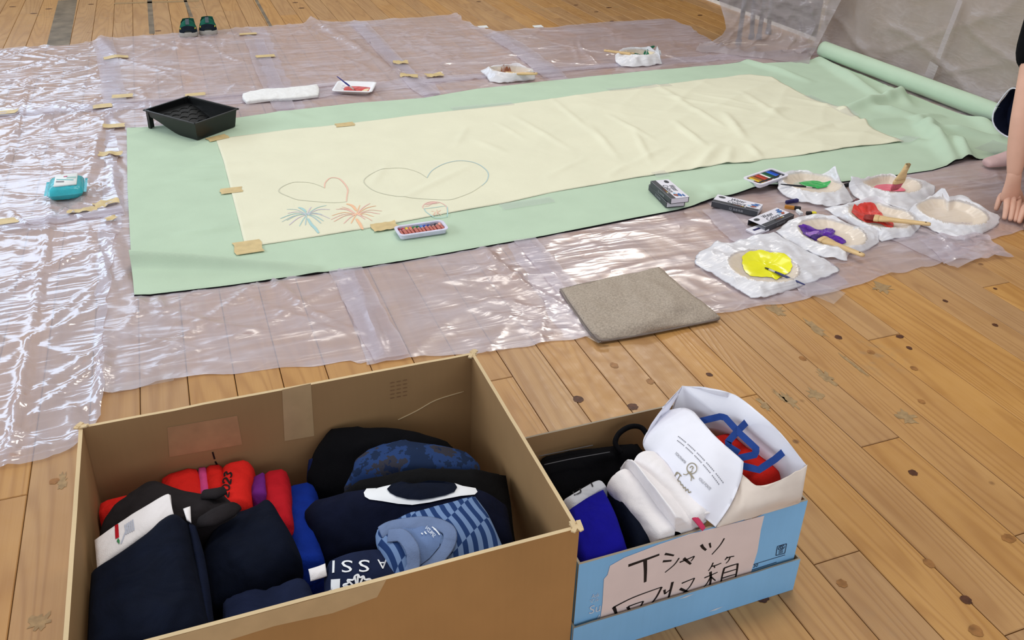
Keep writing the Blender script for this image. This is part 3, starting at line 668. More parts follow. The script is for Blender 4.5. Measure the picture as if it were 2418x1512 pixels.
def cream_h(x, y):
    k = smooth(.9, 2.6, x); a, b = rot(x, y, .5); a2, b2 = rot(x, y, -.5)
    return green_h(x, y) + .0028 + ridges(x, y, CREAM_R) + k * (.004 * ridged(a * 1.6, b * 4.5, 41, 4) + .003 * ridged(a2 * 2, b2 * 5, 44, 4)) + .0012 * fbm(x * 5, y * 5, 47, 2)
ct = G2([(510, 333), (530, 331), (700, 309), (820, 298), (1000, 275), (1110, 263), (1200, 252), (1320, 236), (1450, 218), (1560, 205), (1690, 190), (1745, 182), (1770, 181), (1822, 187)])
cr = G2([(1822, 187), (1850, 205), (1920, 240), (2006, 269), (2018, 278), (2060, 312), (2132, 340)])
cb = G2([(580, 591), (650, 581), (760, 564), (885, 543), (1000, 521), (1200, 484), (1300, 461), (1400, 444), (1500, 425), (1600, 411), (1640, 406), (1700, 394), (1770, 390), (1800, 382), (1900, 371), (2000, 355), (2132, 340)])
cl = G2([(510, 333), (528, 385), (542, 440), (560, 510), (580, 591)])
S = coons(ct, cb, cl, cr, 280, 100); VC = np.concatenate([S, cream_h(S[..., 0], S[..., 1])[..., None]], -1)
n0 = 280 * 100; low = VC.copy(); low[..., 2] -= .0016
ring = [j for j in range(280)] + [j * 280 + 279 for j in range(1, 100)] + [99 * 280 + i for i in range(278, -1, -1)] + [j * 280 for j in range(98, 0, -1)]
F = gridfaces(280, 100) + [(ring[(q + 1) % len(ring)], ring[q], n0 + q, n0 + (q + 1) % len(ring)) for q in range(len(ring))]
cream = mk('cream_cloth', list(VC.reshape(-1, 3)) + [low.reshape(-1, 3)[i] for i in ring], F, CREAM, label='long cream cloth with crayon drawings, lying on the green cloth', cat='cloth')
def on_cream(px, py, lift=.0011):
    p = at(px, py, .012); return np.array([p[0], p[1], float(cream_h(np.array(p[0]), np.array(p[1]))) + lift])
def crayon_col(name, rgb): return M('crayon_line_' + name, rgb, rough=.9, spec=.1, var=.06, vs=300)
def stroke(b, pts, w, mi=0, n=5):
    P = [on_cream(*p) for p in smoothline([np.array(q, float) for q in pts], n)]; k = len(P); w = w * .75
    ww = [w * (.55 + .45 * math.sin(PI * (i + .6) / (k + .2))) for i in range(k)]; v, f = ribbonvf(P, ww, Z); b.add(v, f, mi)
GREY_L, RED_L, BLUE_L, PINKL, ORNG, CYAN, VIO = [crayon_col(n_, c_) for n_, c_ in (('grey', (208, 208, 188)), ('red', (236, 196, 178)), ('blue', (184, 206, 208)), ('pink', (236, 192, 184)), ('orange', (242, 196, 160)), ('cyan', (176, 210, 210)), ('violet', (210, 202, 216)))]
def z7(pts): return [(640 + x / 4.318, 380 + y / 4.318) for x, y in pts]
b = B(); stroke(b, z7([(545, 275), (480, 245), (400, 222), (310, 215), (220, 220), (130, 255), (80, 295), (95, 325), (170, 358), (250, 390), (320, 402), (460, 415), (600, 427), (690, 427), (770, 418)]), .005)
b.mk('heart_drawing', GREY_L, cream, label='small heart outline drawn in grey and red crayon')
b = B(); stroke(b, z7([(545, 275), (550, 225), (590, 180), (640, 170), (700, 185), (755, 240), (782, 295), (775, 350), (768, 418)]), .008)
b.mk('heart_drawing', RED_L, cream, label='red right half of the small heart outline')
b = B(); stroke(b, z7([(1590, 172), (1500, 115), (1380, 80), (1260, 75), (1120, 95), (1020, 135), (950, 190), (960, 235), (1030, 290), (1130, 328), (1250, 352), (1400, 372), (1600, 388), (1800, 397), (1900, 375), (2050, 315), (2160, 240)]), .005)
b.mk('heart_drawing', GREY_L, cream, label='large wide heart outline in grey crayon')
b = B(); stroke(b, z7([(1590, 172), (1640, 100), (1740, 40), (1850, 8), (1960, 0), (2080, 20), (2170, 70), (2215, 130), (2200, 200), (2150, 250)]), .006)
b.mk('heart_drawing', BLUE_L, cream, label='blue right edge of the large heart outline')
def firework(cx, cy, tips, w, mats, trunk, label):
    b = B()
    for k, (tx, ty) in enumerate(tips):
        mx, my = (cx + tx) / 2, (cy + ty) / 2 - abs(tx - cx) * .10
        sx, sy = cx + (tx - cx) * .03, cy + (ty - cy) * .03
        stroke(b, z7([(sx, sy), (mx, my), (tx, ty)]), w * (.8 + .4 * ((k * 7) % 5) / 5), k % (len(mats) - 1), 6)
    for tr in trunk: stroke(b, z7(tr), w * 2.6, len(mats) - 1, 6)
    return b.mk('firework_drawing', mats, cream, label=label)
firework(365, 545, [(160, 495), (170, 535), (95, 590), (160, 610), (185, 660), (290, 670), (350, 660), (600, 497), (565, 455), (520, 548), (600, 590), (535, 615), (510, 640), (410, 470), (310, 480), (110, 625)], .0055, [BLUE_L, VIO, CYAN, CYAN], [[(375, 590), (410, 650), (450, 690), (485, 740)], [(280, 475), (320, 490), (355, 520)]], 'blue and violet crayon firework drawing')
firework(870, 545, [(660, 495), (620, 560), (640, 620), (740, 640), (815, 640), (720, 470), (1010, 430), (1070, 455), (1130, 510), (1110, 545), (1050, 575), (1030, 620), (960, 600), (905, 450), (700, 485), (610, 600)], .0055, [PINKL, ORNG, RED_L, ORNG], [[(870, 590), (900, 640), (935, 700)], [(770, 440), (830, 460), (870, 510)], [(830, 555), (870, 545), (930, 545)]], 'red and orange crayon firework drawing')
b = B(); stroke(b, z7([(1560, 490), (1545, 465), (1580, 430), (1640, 415), (1720, 425), (1780, 460), (1795, 500)]), .005, 0); stroke(b, z7([(1560, 465), (1600, 460), (1640, 440), (1690, 435), (1720, 425)]), .004, 0); stroke(b, z7([(1575, 445), (1640, 428), (1690, 425)]), .014, 0)
stroke(b, z7([(1560, 490), (1660, 478), (1790, 460)]), .004, 1); stroke(b, z7([(1560, 490), (1590, 530), (1680, 580), (1800, 568)]), .005, 1); stroke(b, z7([(1795, 470), (1800, 520), (1797, 568)]), .005, 1)
for s_ in ([(1635, 515), (1660, 520)], [(1650, 550), (1665, 540), (1672, 520)], [(1672, 520), (1665, 560)], [(1690, 500), (1695, 555)], [(1730, 505), (1695, 530)], [(1695, 530), (1735, 555)]): stroke(b, z7(s_), .0035, 2, 4)
b.mk('ice_cup_drawing', [PINKL, CYAN, RED_L], cream, label='small crayon drawing of a cup of shaved ice')

# ------------------------------------------------------------------ tape pieces
def tape_quad(px, py, wx, wy, ang, host, z=None, mat=TAPE, name='tape_strip', label='tan tape strip', crump=0.0, seed=0):
    c = at(px, py); nu, nv = 9, 5; V = []
    for j in range(nv):
        for i in range(nu):
            x, y = (i / (nu - 1) - .5) * wx, (j / (nv - 1) - .5) * wy
            if i in (0, nu - 1): x += .0025 * ((j * 37 + seed) % 3 - 1)
            X_, Y_ = c[0] + x * math.cos(ang) - y * math.sin(ang), c[1] + x * math.sin(ang) + y * math.cos(ang)
            if host is cream: zz = float(max(cream_h(np.array(X_), np.array(Y_)), green_h(np.array(X_), np.array(Y_)))) + .0012
            elif host is green: zz = float(green_h(np.array(X_), np.array(Y_))) + .0014
            else: zz = .0115 + z_ridge(X_, Y_)
            V.append((X_, Y_, zz + crump * (.5 + perlin(x * 45, y * 45, seed))))
    return mk(name, V, gridfaces(nu, nv), mat, host, label=label)
def z_ridge(x, y): return float(ridges(np.array([x]), np.array([y]), FILM_R)[0]) * .8
for k, (px, py, wx, wy, a, host, cr_) in enumerate([(275, 141, .12, .05, .05, S_shoe, 0), (627, 137, .10, .05, .0, S_backmid, 0), (290, 232, .09, .055, .0, S_shoe, 0), (243, 256, .08, .055, .1, S_left_far, 0), (270, 303, .085, .05, .0, S_leftmid, 0), (262, 371, .085, .05, -.1, S_leftmid, .003), (253, 489, .08, .05, .3, S_leftmid, .008), (195, 506, .09, .04, .25, S_leftmid, .006), (12, 271, .11, .05, .05, S_left_far, 0), (8, 531, .10, .05, .05, S_leftnear, 0), (946, 153, .08, .06, -.2, S_backmid, .006), (966, 186, .09, .06, -.2, S_backcentre, .004), (1026, 183, .09, .06, .0, S_backcentre, .006), (263, 524, .035, .03, .3, S_leftnear, .006), (462, 229, .09, .04, 0, S_midleft, 0), (586, 84, .1, .04, 0, S_shoe, .0)]):
    tape_quad(px, py, wx, wy, a, host, crump=cr_, seed=k)
for k, (px, py, wx, wy, a, cr_) in enumerate([(515, 332, .085, .05, .35, 0), (547, 457, .075, .05, 0, 0), (587, 592, .085, .088, .02, 0), (815, 301, .08, .05, 0, .001), (908, 543, .085, .06, .05, .004)]):
    tape_quad(px, py, wx, wy, a, cream, crump=cr_, seed=30 + k)
for px, py, wx, wy, a in [(1245, 487, .2, .05, .02), (1140, 257, .3, .05, .0), (1510, 212, .35, .05, -.02), (1960, 255, .05, .34, .05), (1560, 418, .06, .05, 0), (2140, 338, .10, .06, 0), (2345, 353, .16, .09, .3)]:
    tape_quad(px, py, wx, wy, a, cream if px < 2300 else green, mat=CLEAR_TAPE, name='clear_tape', label='clear tape strip')
def seam(pts, w, host, label='milky band where two sheets overlap'):
    P = smoothline([at(*p) for p in pts], 14); P = [np.array([p[0], p[1], 0]) for p in P]; V = []
    for i, p in enumerate(P):
        d = nrm(P[min(i + 1, len(P) - 1)] - P[max(i - 1, 0)]); sd_ = np.cross(d, Z)
        for k in range(9):
            q = p + sd_ * w * ((k / 8 - .5) + .05 * perlin(i * .3, k, 3)); V.append((q[0], q[1], .0105 + z_ridge(q[0], q[1]) + .0022 * perlin(q[0] * 14, q[1] * 9, 5)))
    return mk('seam_band', V, gridfaces(9, len(P)), SEAM, host, label=label)
seam([(815, 640), (860, 730), (925, 852)], .095, S_midcentre); seam([(1238, 570), (1285, 625), (1340, 690)], .075, S_midright); seam([(600, 95), (628, 170), (672, 262)], .10, S_backmid); seam([(845, 55), (905, 120), (975, 195), (1020, 228)], .10, S_backcentre)
seam([(1165, 82), (1230, 122), (1310, 185)], .13, S_backright); seam([(243, 100), (262, 180), (272, 250)], .10, S_shoe); seam([(0, 275), (130, 265), (250, 256)], .05, S_left_far); seam([(0, 545), (140, 524), (290, 498)], .07, S_leftnear); seam([(1000, 196), (1300, 172), (1460, 158), (1560, 150)], .05, S_backright); seam([(280, 245), (500, 232), (800, 202)], .05, S_midleft); seam([(1690, 500), (1730, 545), (1770, 580)], .10, S_right); seam([(2100, 545), (2230, 600), (2290, 625)], .16, S_corner)
tape_quad(1940, 697, .09, .11, .5, S_midright, mat=CLEAR_TAPE, name='clear_tape', label='clear tape strip hanging over the sheet edge')
tape_quad(330, 915, .16, .035, .05, S_midleft, mat=CLEAR_TAPE, name='clear_tape', label='clear tape strip')
tape_quad(1400, 795, .06, .08, .5, S_midright, mat=CLEAR_TAPE, name='clear_tape', label='clear tape strip')

# ================================================================== HANGING PLASTIC AND WHAT IT HIDES
v, f = wbox((3.655, 2.64, 0), (3.675, 4.34, 1.25), .003)
mk('plywood_board', v, f, M('tan_plywood', (190, 166, 122), rough=.6, var=.1, vs=5, stretch=(1, 1, 4)), sm=False, label='tan board standing against the wall behind the hanging plastic', cat='board')
GREYM = M('grey_blue_painted_metal', (112, 122, 134), rough=.4, var=.08)
st = thing('folding_stand', 'grey metal stand whose legs show through the hanging plastic', 'stand', (3.26, 4.50, 0))
l1, l2 = at(1743, 106), at(1791, 93)
for p, q in ((l1, l1 + [0, 0, .95]), (l2, l2 + [0, 0, .95]), (l1 + [.16, .10, 0], l1 + [.02, .02, .9]), (l2 + [.14, .10, 0], l2 + [.02, .02, .9])):
    v, f = tubevf([p + Z * .012, p * .5 + q * .5 + Z * .006, q], .0135, 12); lg = mk('leg', v, f, GREYM, st)
    v, f = lathe([(0, 0), (.018, 0), (.018, .03), (.014, .036), (0, .036)], p, 12); mk('rubber_foot', v, f, M('dark_grey_rubber', (60, 68, 82)), lg)
v, f = tubevf([l1 + [-.03, 0, .93], l2 + [.03, 0, .93]], .0135, 10); mk('top_bar', v, f, GREYM, st)
v, f = tubevf([l1 + [0, 0, .42], l2 + [0, 0, .42]], .010, 10); mk('cross_bar', v, f, GREYM, st)
# sheet over the stand, gathered on the floor
P0, P1 = np.array([3.03, 4.47]), np.array([3.53, 4.03]); DW = P1 - P0; LW = np.linalg.norm(DW); DW /= LW; NW = np.array([-DW[1], DW[0]]); NW = NW if NW[1] < 0 else -NW
zz = np.r_[np.array([-.0, .0, .0, .0, .0]), np.linspace(.005, 1.0, 75)]; out = np.r_[np.array([.16, .13, .10, .06, .02]), np.zeros(75)]
le = np.interp(zz, [0, .034, .075, .114, .16, .267, .5, 1.0], [-.08, -.01, .04, .056, .042, -.01, -.03, .0]); ri = np.interp(zz, [0, .06, .33, 1.0], [.555, .575, .655, .78])
nu = 84; V = []
for j in range(len(zz)):
    for i in range(nu):
        t = i / (nu - 1); s = le[j] * (1 - t) + ri[j] * t
        fold = .020 * perlin(s * 9 + zz[j] * 1.5, zz[j] * 3, 51) + .016 * ridged(s * 8 - zz[j] * 3, zz[j] * 7, 52, 4) + .012 * ridged(s * 5 + zz[j] * 9, zz[j] * 4 - s * 6, 53, 5)
        k = math.exp(-zz[j] / .10); o_ = out[j] + .03 * k + fold - .05 * math.sin(PI * t) * (1 - k)
        z_ = zz[j] + (.010 + .030 * abs(float(ridged(s * 6, out[j] * 16, 54, 3))) * (out[j] > .015) if zz[j] < .02 else 0)
        z_ = z_ if j else .008
        p = P0 + DW * s + NW * o_; V.append((p[0], p[1], z_))
mk('hanging_plastic_sheet', V, gridfaces(nu, len(zz)), FILM_HANG, label='greyish plastic sheet draped over the metal stand at far right, puddled on the floor', cat='plastic sheet', group='plastic sheets hung along the right wall')
zz = np.r_[np.linspace(.006, 1.2, 80)]; nu = 120; V = []
for j, z_ in enumerate(zz):
    y0 = 4.30 - .20 * z_
    for i in range(nu):
        t = i / (nu - 1); y = y0 + (2.64 - y0) * t; k = math.exp(-z_ / .07)
        x = 3.617 - .05 * k * (.55 + .4 * perlin(y * 5, z_ * 4, 62)) + .016 * perlin(y * 2.0 + z_, z_ * 2.2, 60) - .016 * ridged(y * 1.6 - z_ * 2.4, z_ * 3.0 + y * .4, 61, 5) - .010 * ridged(y * 3 + z_ * 2, z_ * 2 - y, 63, 6)
        V.append((x, y, z_))
W2 = mk('hanging_plastic_sheet', V, gridfaces(nu, len(zz)), FILM_HANG, label='long pinkish plastic sheet hung on the tan board behind the green roll', cat='plastic sheet', group='plastic sheets hung along the right wall')
# taped joint of that sheet
for (pts, w_) in (([(2268, 0), (2245, 60), (2225, 110), (2215, 138)], .03), ([(2206, 150), (2192, 185)], .06), ([(2190, 185), (2180, 205)], .02)):
    P = [np.array([3.575, *atpl(px, py, (3.575, 3.0), (0, 1))[1:]]) for px, py in pts]; v, f = ribbonvf(smoothline(P, 4), w_, -X); mk('clear_tape', v, f, FILM_HANG, W2, label='taped joint strip')

# ================================================================== PERSON at the right edge
def skin_mesh(verts, edges, rad, root=0, lev=2):
    me = bpy.data.meshes.new('t'); me.from_pydata([tuple(map(float, p)) for p in verts], edges, []); o = bpy.data.objects.new('t', me); COL.objects.link(o)
    sk = o.modifiers.new('s', 'SKIN'); sk.use_smooth_shade = True
    for i, r in enumerate(rad):
        d = me.skin_vertices[0].data[i]; d.radius = (r, r) if np.isscalar(r) else r; d.use_root = (i == root)
    sb = o.modifiers.new('b', 'SUBSURF'); sb.levels = lev; sb.render_levels = lev
    dg = bpy.context.evaluated_depsgraph_get(); dg.update(); m2 = o.evaluated_get(dg).to_mesh()
    v = [tuple(q.co) for q in m2.vertices]; f = [tuple(q.vertices) for q in m2.polygons]; o.evaluated_get(dg).to_mesh_clear()
    bpy.data.objects.remove(o); return v, f
pers = thing('person', 'person in black T-shirt and navy shorts crouching at the right edge, hand on the floor', 'person', (3.35, 2.35, 0))
wr = aty(2393, 425, 2.075); el = aty(2412, 283, 2.13); sh = np.array([2.92, 2.30, .66]); sh2 = np.array([3.05, 2.02, .64]); hip = np.array([3.56, 2.36, .20])
pel = np.array([3.60, 2.29, .17]); ch = np.array([3.08, 2.24, .60]); nk = np.array([2.96, 2.18, .72]); hd = np.array([2.86, 2.16, .82]); ht = np.array([2.85, 2.15, .93])
el2 = np.array([2.95, 1.93, .36]); wr2 = np.array([2.80, 1.955, .13])
kn = np.array([3.20, 2.47, .23]); an = np.array([3.22, 2.425, .065]); kn2 = np.array([3.30, 2.12, .30]); an2 = np.array([3.30, 2.14, .07]); toe2 = np.array([3.08, 2.12, .03])
verts = [pel, (pel + ch) / 2 + Z * .05, ch, nk, hd, ht, sh, el, wr, sh2, el2, wr2, hip, kn, an, np.array([3.60, 2.18, .19]), kn2, an2, (an + np.array([3.06, 2.43, .03])) / 2, (an2 + toe2) / 2, (el + wr) / 2, (sh + el) / 2]
edges = [(0, 1), (1, 2), (2, 3), (3, 4), (4, 5), (2, 6), (6, 21), (21, 7), (7, 20), (20, 8), (2, 9), (9, 10), (10, 11), (0, 12), (12, 13), (13, 14), (0, 15), (15, 16), (16, 17)]
verts = verts[:18] + [verts[20], verts[21]]; edges = [(a if a < 18 else a - 2, b if b < 18 else b - 2) for a, b in edges]
rad = [.115, .10, .105, .055, .060, .050, .06, .038, .023, .055, .036, .024, .085, .058, .034, .085, .058, .034, .036, .046]
bb = B(); v, f = skin_mesh(verts, edges, rad); bb.add(v, f)
def hand(wrist, kn_px, tip_px, thumb, palm_r, elb):
    K = [at(px, py, z) for px, py, z in kn_px]; T = [at(px, py, z) for px, py, z in tip_px]
    pc = sum(K) / 4
    v, f = skin_mesh([wrist + (elb - wrist) * .22, wrist + Z * .004, wrist * .55 + pc * .45 + Z * .004, pc * .85 + wrist * .15, pc + (pc - wrist) * .05], [(0, 1), (1, 2), (2, 3), (3, 4)], [(.027, .027), (.026, .022), (.033, .020), (.040, .018), (.036, .013)]); bb.add(v, f)
    for k, (a, b_) in enumerate(zip(K, T)):
        root = a * .7 + wrist * .3; L_ = np.linalg.norm(b_ - a); mid = a * .55 + b_ * .45 + Z * .012; m2 = a * .22 + b_ * .78 + Z * .009
        v, f = skin_mesh([root, a + Z * .004, mid, m2, b_], [(0, 1), (1, 2), (2, 3), (3, 4)], [.0120, .0125, .0110, .0098, .0080]); bb.add(v, f)
    t0 = wrist * .7 + K[thumb[0]] * .3; t1 = at(*thumb[1]); v, f = skin_mesh([t0, t0 * .5 + t1 * .5 + Z * .006, t1 + Z * .002, at(*thumb[2])], [(0, 1), (1, 2), (2, 3)], [.015, .012, .010, .008]); bb.add(v, f)
hand(wr, [(2362, 468, .052), (2377, 474, .055), (2391, 476, .054), (2404, 476, .050)], [(2351, 498, .014), (2371, 519, .014), (2385, 522, .014), (2397, 524, .014)], (3, (2414, 478, .04), (2416, 505, .015)), .03, el)
hand(wr2, [(2418, 492, .05), (2431, 494, .052), (2444, 496, .052), (2456, 496, .05)], [(2406, 528, .014), (2422, 540, .014), (2436, 544, .014), (2450, 544, .014)], (0, (2412, 498, .035), (2404, 515, .018)), .03, el2)
fd = nrm(np.array([-.80, -.05, -.42])); sd = nrm(np.cross(fd, Z)); up_ = nrm(np.cross(sd, fd)); hc = hd + np.array([-.015, 0, .03])
def headpt(th, ph, k=1.0):   # th: 0 face .. pi back ; ph: -pi/2 chin .. pi/2 crown
    x, y, z = math.sin(th) * math.cos(ph), math.cos(th) * math.cos(ph), math.sin(ph)
    jaw = 1 - .22 * max(0, -z) * (1 - .5 * max(0, y)); return hc + (sd * x * .073 * jaw + fd * (y * .092 + .012 * max(0, -z) * max(0, y)) + up_ * z * .112) * k
V = [headpt(2 * PI * i / 28, -PI / 2 + PI * j / 18) for j in range(19) for i in range(28)]
bb.add(V, [(j * 28 + i, j * 28 + (i + 1) % 28, (j + 1) * 28 + (i + 1) % 28, (j + 1) * 28 + i) for j in range(18) for i in range(28)])
body = bb.mk('body', SKIN, pers)
# foot in a sock, sole on the floor
v, f = skin_mesh([an + Z * .05, an + [0, 0, 0], an + [.035, 0, -.03], an + [-.05, .005, -.02], (3.09, 2.432, .032), (3.035, 2.44, .026), (3.018, 2.442, .022)], [(0, 1), (1, 2), (1, 3), (3, 4), (4, 5), (5, 6)], [.036, .038, .030, (.038, .034), (.038, .026), (.034, .020), (.026, .016)])
mk('sock', v, f, SOCK, pers, label='pale pink sock on the foot')
v, f = skin_mesh([an2 + Z * .05, an2, an2 + [.035, 0, -.035], an2 + [-.06, 0, -.02], toe2, toe2 + [-.04, 0, -.004]], [(0, 1), (1, 2), (1, 3), (3, 4), (4, 5)], [.036, .038, .030, (.038, .034), (.038, .026), (.03, .018)])
mk('sock', v, f, SOCK, pers, label='pale pink sock on the hidden foot')
# T-shirt: torso and two sleeves
slv = sh * .42 + el * .58; 
v, f = skin_mesh([pel + Z * .06, (pel + ch) / 2 + Z * .05, ch, nk - Z * .03, sh, sh * .6 + slv * .4, slv, sh2, sh2 * .45 + el2 * .55], [(0, 1), (1, 2), (2, 3), (2, 4), (4, 5), (5, 6), (2, 7), (7, 8)], [.150, .145, .150, .06, .078, .072, .074, .074, .062])
mk('t_shirt', v, f, BLACK_CLOTH, pers, label='black T-shirt')
# shorts: hem opens toward the left, white and blue piping
SHN = fabric('navy_shorts_cloth', (16, 22, 42), var=.15)
hm = np.array([3.150, 2.475, .215])
v, f = skin_mesh([pel + [.05, 0, 0], pel, hip, np.array([3.62, 2.18, .19]), np.array([3.34, 2.14, .27])], [(0, 1), (1, 2), (1, 3), (3, 4)], [.14, .155, .11, .10, .085])
shorts = mk('shorts', v, f, SHN, pers, label='navy shorts')
bv = B(); V = []
for i in range(15):
    t_ = i / 14; c = (hip + [0, 0, .01]) * (1 - t_) + hm * t_
    for k in range(25):
        a_ = 2 * PI * k / 24; r_ = .108 - .010 * t_ + .004 * math.sin(3 * a_ + 4 * t_) + .005 * perlin(a_ * 2, t_ * 6, 77); V.append(c + np.array([(-.02 + .012 * math.sin(3 * a_)) * t_, math.cos(a_) * r_ * .8, math.sin(a_) * r_]))
mk('shorts_leg', V, gridfaces(25, 15), SHN, shorts, label='navy leg of the shorts')
c = hm + [.03, 0, 0]; mk('leg_opening', [c + np.array([0, math.cos(a_) * .07, math.sin(a_) * .09]) for a_ in np.linspace(0, 2 * PI, 25)[:-1]], [tuple(range(24))], SHN, shorts)
pip = [hm + np.array([-.022 + .012 * math.sin(3 * a), math.cos(a) * .081, math.sin(a) * .101]) for a in np.linspace(0, 2 * PI, 33)]
v, f = tubevf(pip, .003, 6); mk('piping', v, f, M('white_piping', (220, 224, 234)), shorts, label='white piping on the hem')
pip = [hm + np.array([.02 + .04 * t, -.088 + .02 * abs(t - .5), .05 - .11 * t]) for t in np.linspace(0, 1, 12)]
v, f = tubevf(pip, .0035, 6); mk('piping', v, f, M('white_piping', (220, 224, 234)), shorts, label='white side piping')
V = []; F = []
for j in range(13):
    for i in range(28):
        th = 2 * PI * i / 28; lim = .62 * max(0, math.cos(th)) ** .6 - .75 * max(0, -math.cos(th)) ** .7 - .05; ph = lim + (PI / 2 - lim) * j / 12
        V.append(headpt(th, ph, 1.02 + .09 * math.sin(PI * min(1, j / 12 * .9 + .1)) ** .5 + .012 * perlin(th * 4, j * .6, 8)))
F = [(j * 28 + i, j * 28 + (i + 1) % 28, (j + 1) * 28 + (i + 1) % 28, (j + 1) * 28 + i) for j in range(12) for i in range(28)]
mk('hair', V, F, M('dark_hair', (26, 22, 20), rough=.5, bump=.5, bs=220, bd=.003), pers)
nb_ = headpt(0, -.02); V, F = tubevf([headpt(0, .16) - fd * .004, headpt(0, .02) + fd * .006, headpt(0, -.16) + fd * .014, headpt(0, -.24) + fd * .002], [.006, .009, .013, .008], 10, up=up_); mk('nose', V, F, SKIN, pers)
for s_ in (-1, 1):
    c = headpt(s_ * .42, .10, .985); V = []
    for j in range(9):
        for i in range(12):
            a1, a2 = PI * j / 8, 2 * PI * i / 12; V.append(c + sd * .012 * math.sin(a1) * math.cos(a2) + up_ * .0065 * math.sin(a1) * math.sin(a2) + fd * .006 * math.cos(a1))
    mk('eye', V, [(j * 12 + i, j * 12 + (i + 1) % 12, (j + 1) * 12 + (i + 1) % 12, (j + 1) * 12 + i) for j in range(8) for i in range(12)], M('eye_dark', (40, 34, 32), rough=.2), pers)
    v, f = tubevf([headpt(s_ * t_, .26 + .02 * math.sin(3 * t_), 1.01) for t_ in (.22, .36, .52, .62)], .0032, 6, up=up_); mk('eyebrow', v, f, M('dark_hair', (26, 22, 20)), pers)
    c = headpt(s_ * 1.62, .0, 1.0); V = []
    for j in range(9):
        for i in range(12):
            a1, a2 = PI * j / 8, 2 * PI * i / 12; V.append(c + fd * .017 * math.sin(a1) * math.cos(a2) + up_ * .029 * math.sin(a1) * math.sin(a2) + sd * s_ * .009 * math.cos(a1))
    mk('ear', V, [(j * 12 + i, j * 12 + (i + 1) % 12, (j + 1) * 12 + (i + 1) % 12, (j + 1) * 12 + i) for j in range(8) for i in range(12)], SKIN, pers)
v, f = tubevf([headpt(t_, -.48 + .03 * abs(t_), 1.0) for t_ in (-.3, -.15, 0, .15, .3)], [.002, .0045, .005, .0045, .002], 8, up=up_); mk('mouth', v, f, M('lip', (176, 104, 98)), pers)

# ================================================================== FAR OBJECTS
# --- slip-on shoes
SHOE_G = fabric('dark_green_canvas', (30, 92, 76), var=.2); SHOE_N = fabric('dark_navy_canvas', (22, 30, 40)); SOLE = M('pale_grey_rubber', (168, 166, 160), rough=.6); STRAP = fabric('grey_strap', (84, 94, 100))
def shoe(px, py, px2, py2, label):
    a = at(px, py, .0); bk = at(px2, py2, 0); d = nrm((bk - a) * [1, 1, 0]); ln = .195; s = np.cross(d, Z)
    t = thing('shoe', label, 'shoe', tuple(a + d * ln / 2 + Z * FZ), 'pair of slip-on shoes')
    base = a + Z * FZ
    hw = lambda q: .048 * (1 - (1 - min(q / .22, 1)) ** 2.4) ** .5 * (1 - .18 * smooth(.3, .75, q)) * (1 - max(0, (q - .86) / .14) ** 2 * .75) + .003
    V = []; n = 18; Q = np.r_[np.linspace(0.0, .12, 6), np.linspace(.16, 1, 14)]
    for z_ in (0, .006, .022, .027):
        ins = .002 if z_ in (0, .027) else 0
        for q in Q: V.append(base + d * ln * q + s * (hw(q) - ins) + Z * z_)
        for q in Q[::-1]: V.append(base + d * ln * q - s * (hw(q) - ins) + Z * z_)
    m_ = 2 * len(Q); F = [(j * m_ + k, j * m_ + (k + 1) % m_, (j + 1) * m_ + (k + 1) % m_, (j + 1) * m_ + k) for j in range(3) for k in range(m_)] + [tuple(range(m_ - 1, -1, -1)), tuple(range(3 * m_, 4 * m_))]
    mk('sole', V, F, SOLE, t)
    def up(q0, q1, hfun, top_open, nm, mt, off=0.0, parent=t):
        V = []; qs = np.linspace(q0, q1, 14); kk = 13
        for q in qs:
            for i in range(kk):
                an_ = PI * i / (kk - 1); x = math.cos(an_) * (hw(q) - .003 + off); z_ = (math.sin(an_) ** .75) * (hfun(q) + off)
                V.append(base + d * ln * q + s * x + Z * (.025 + z_))
        return mk(nm, V, gridfaces(kk, 14), mt, parent)
    hf = lambda q: .012 + .042 * smooth(0, .42, q)
    up(.02, .52, hf, 0, 'upper', SHOE_G); up(.015, .2, hf, 0, 'toe_cap', SHOE_N, .0018)
    # sides and heel around the dark opening
    V = []; qs = np.linspace(.5, .985, 12); 
    for k in range(8):
        z_ = .025 + .044 * k / 7
        for q in qs: V.append(base + d * ln * q + s * (hw(q) - .004 - .006 * k / 7) + Z * z_)
        for q in qs[::-1]: V.append(base + d * ln * q - s * (hw(q) - .004 - .006 * k / 7) + Z * z_)
    m_ = 24; mk('heel_counter', V, [(j * m_ + k, j * m_ + k + 1, (j + 1) * m_ + k + 1, (j + 1) * m_ + k) for j in range(7) for k in range(m_ - 1)], SHOE_G, t)
    ins_ = [base + d * ln * q + s * hw(q) * .85 * sg + Z * .035 for sg, qq in ((1, qs), (-1, qs[::-1])) for q in qq]; mk('insole', ins_, [tuple(range(len(ins_)))], M('dark_insole', (26, 34, 34)), t)
    P = [base + d * ln * q + Z * (.027 + hf(q) + .0025) for q in np.linspace(.22, .5, 8)]; v, f = ribbonvf(P, .02, Z); mk('strap', v, f, STRAP, t)
    P = [base + d * ln * .53 + Z * .068 + s * .012 * math.cos(a_) + Z * .016 * math.sin(a_) for a_ in np.linspace(0, PI, 9)]; v, f = tubevf(P, .0035, 6); mk('pull_tab', v, f, SHOE_N, t)
    for sg in (-1, 1):
        P = [base + d * ln * q + s * hw(q) * .80 * sg + Z * (.027 + hf(q) * .62) for q in np.linspace(.14, .2, 3)]; v, f = tubevf(P, .003, 5); mk('yellow_stitch', v, f, M('yellow_thread', (196, 190, 70)), t)
shoe(446, 91, 450, 52, 'left one of the green slip-on shoes, with a slightly lower toe'); shoe(493, 86, 492, 46, 'right one of the green slip-on shoes at the sheet edge')
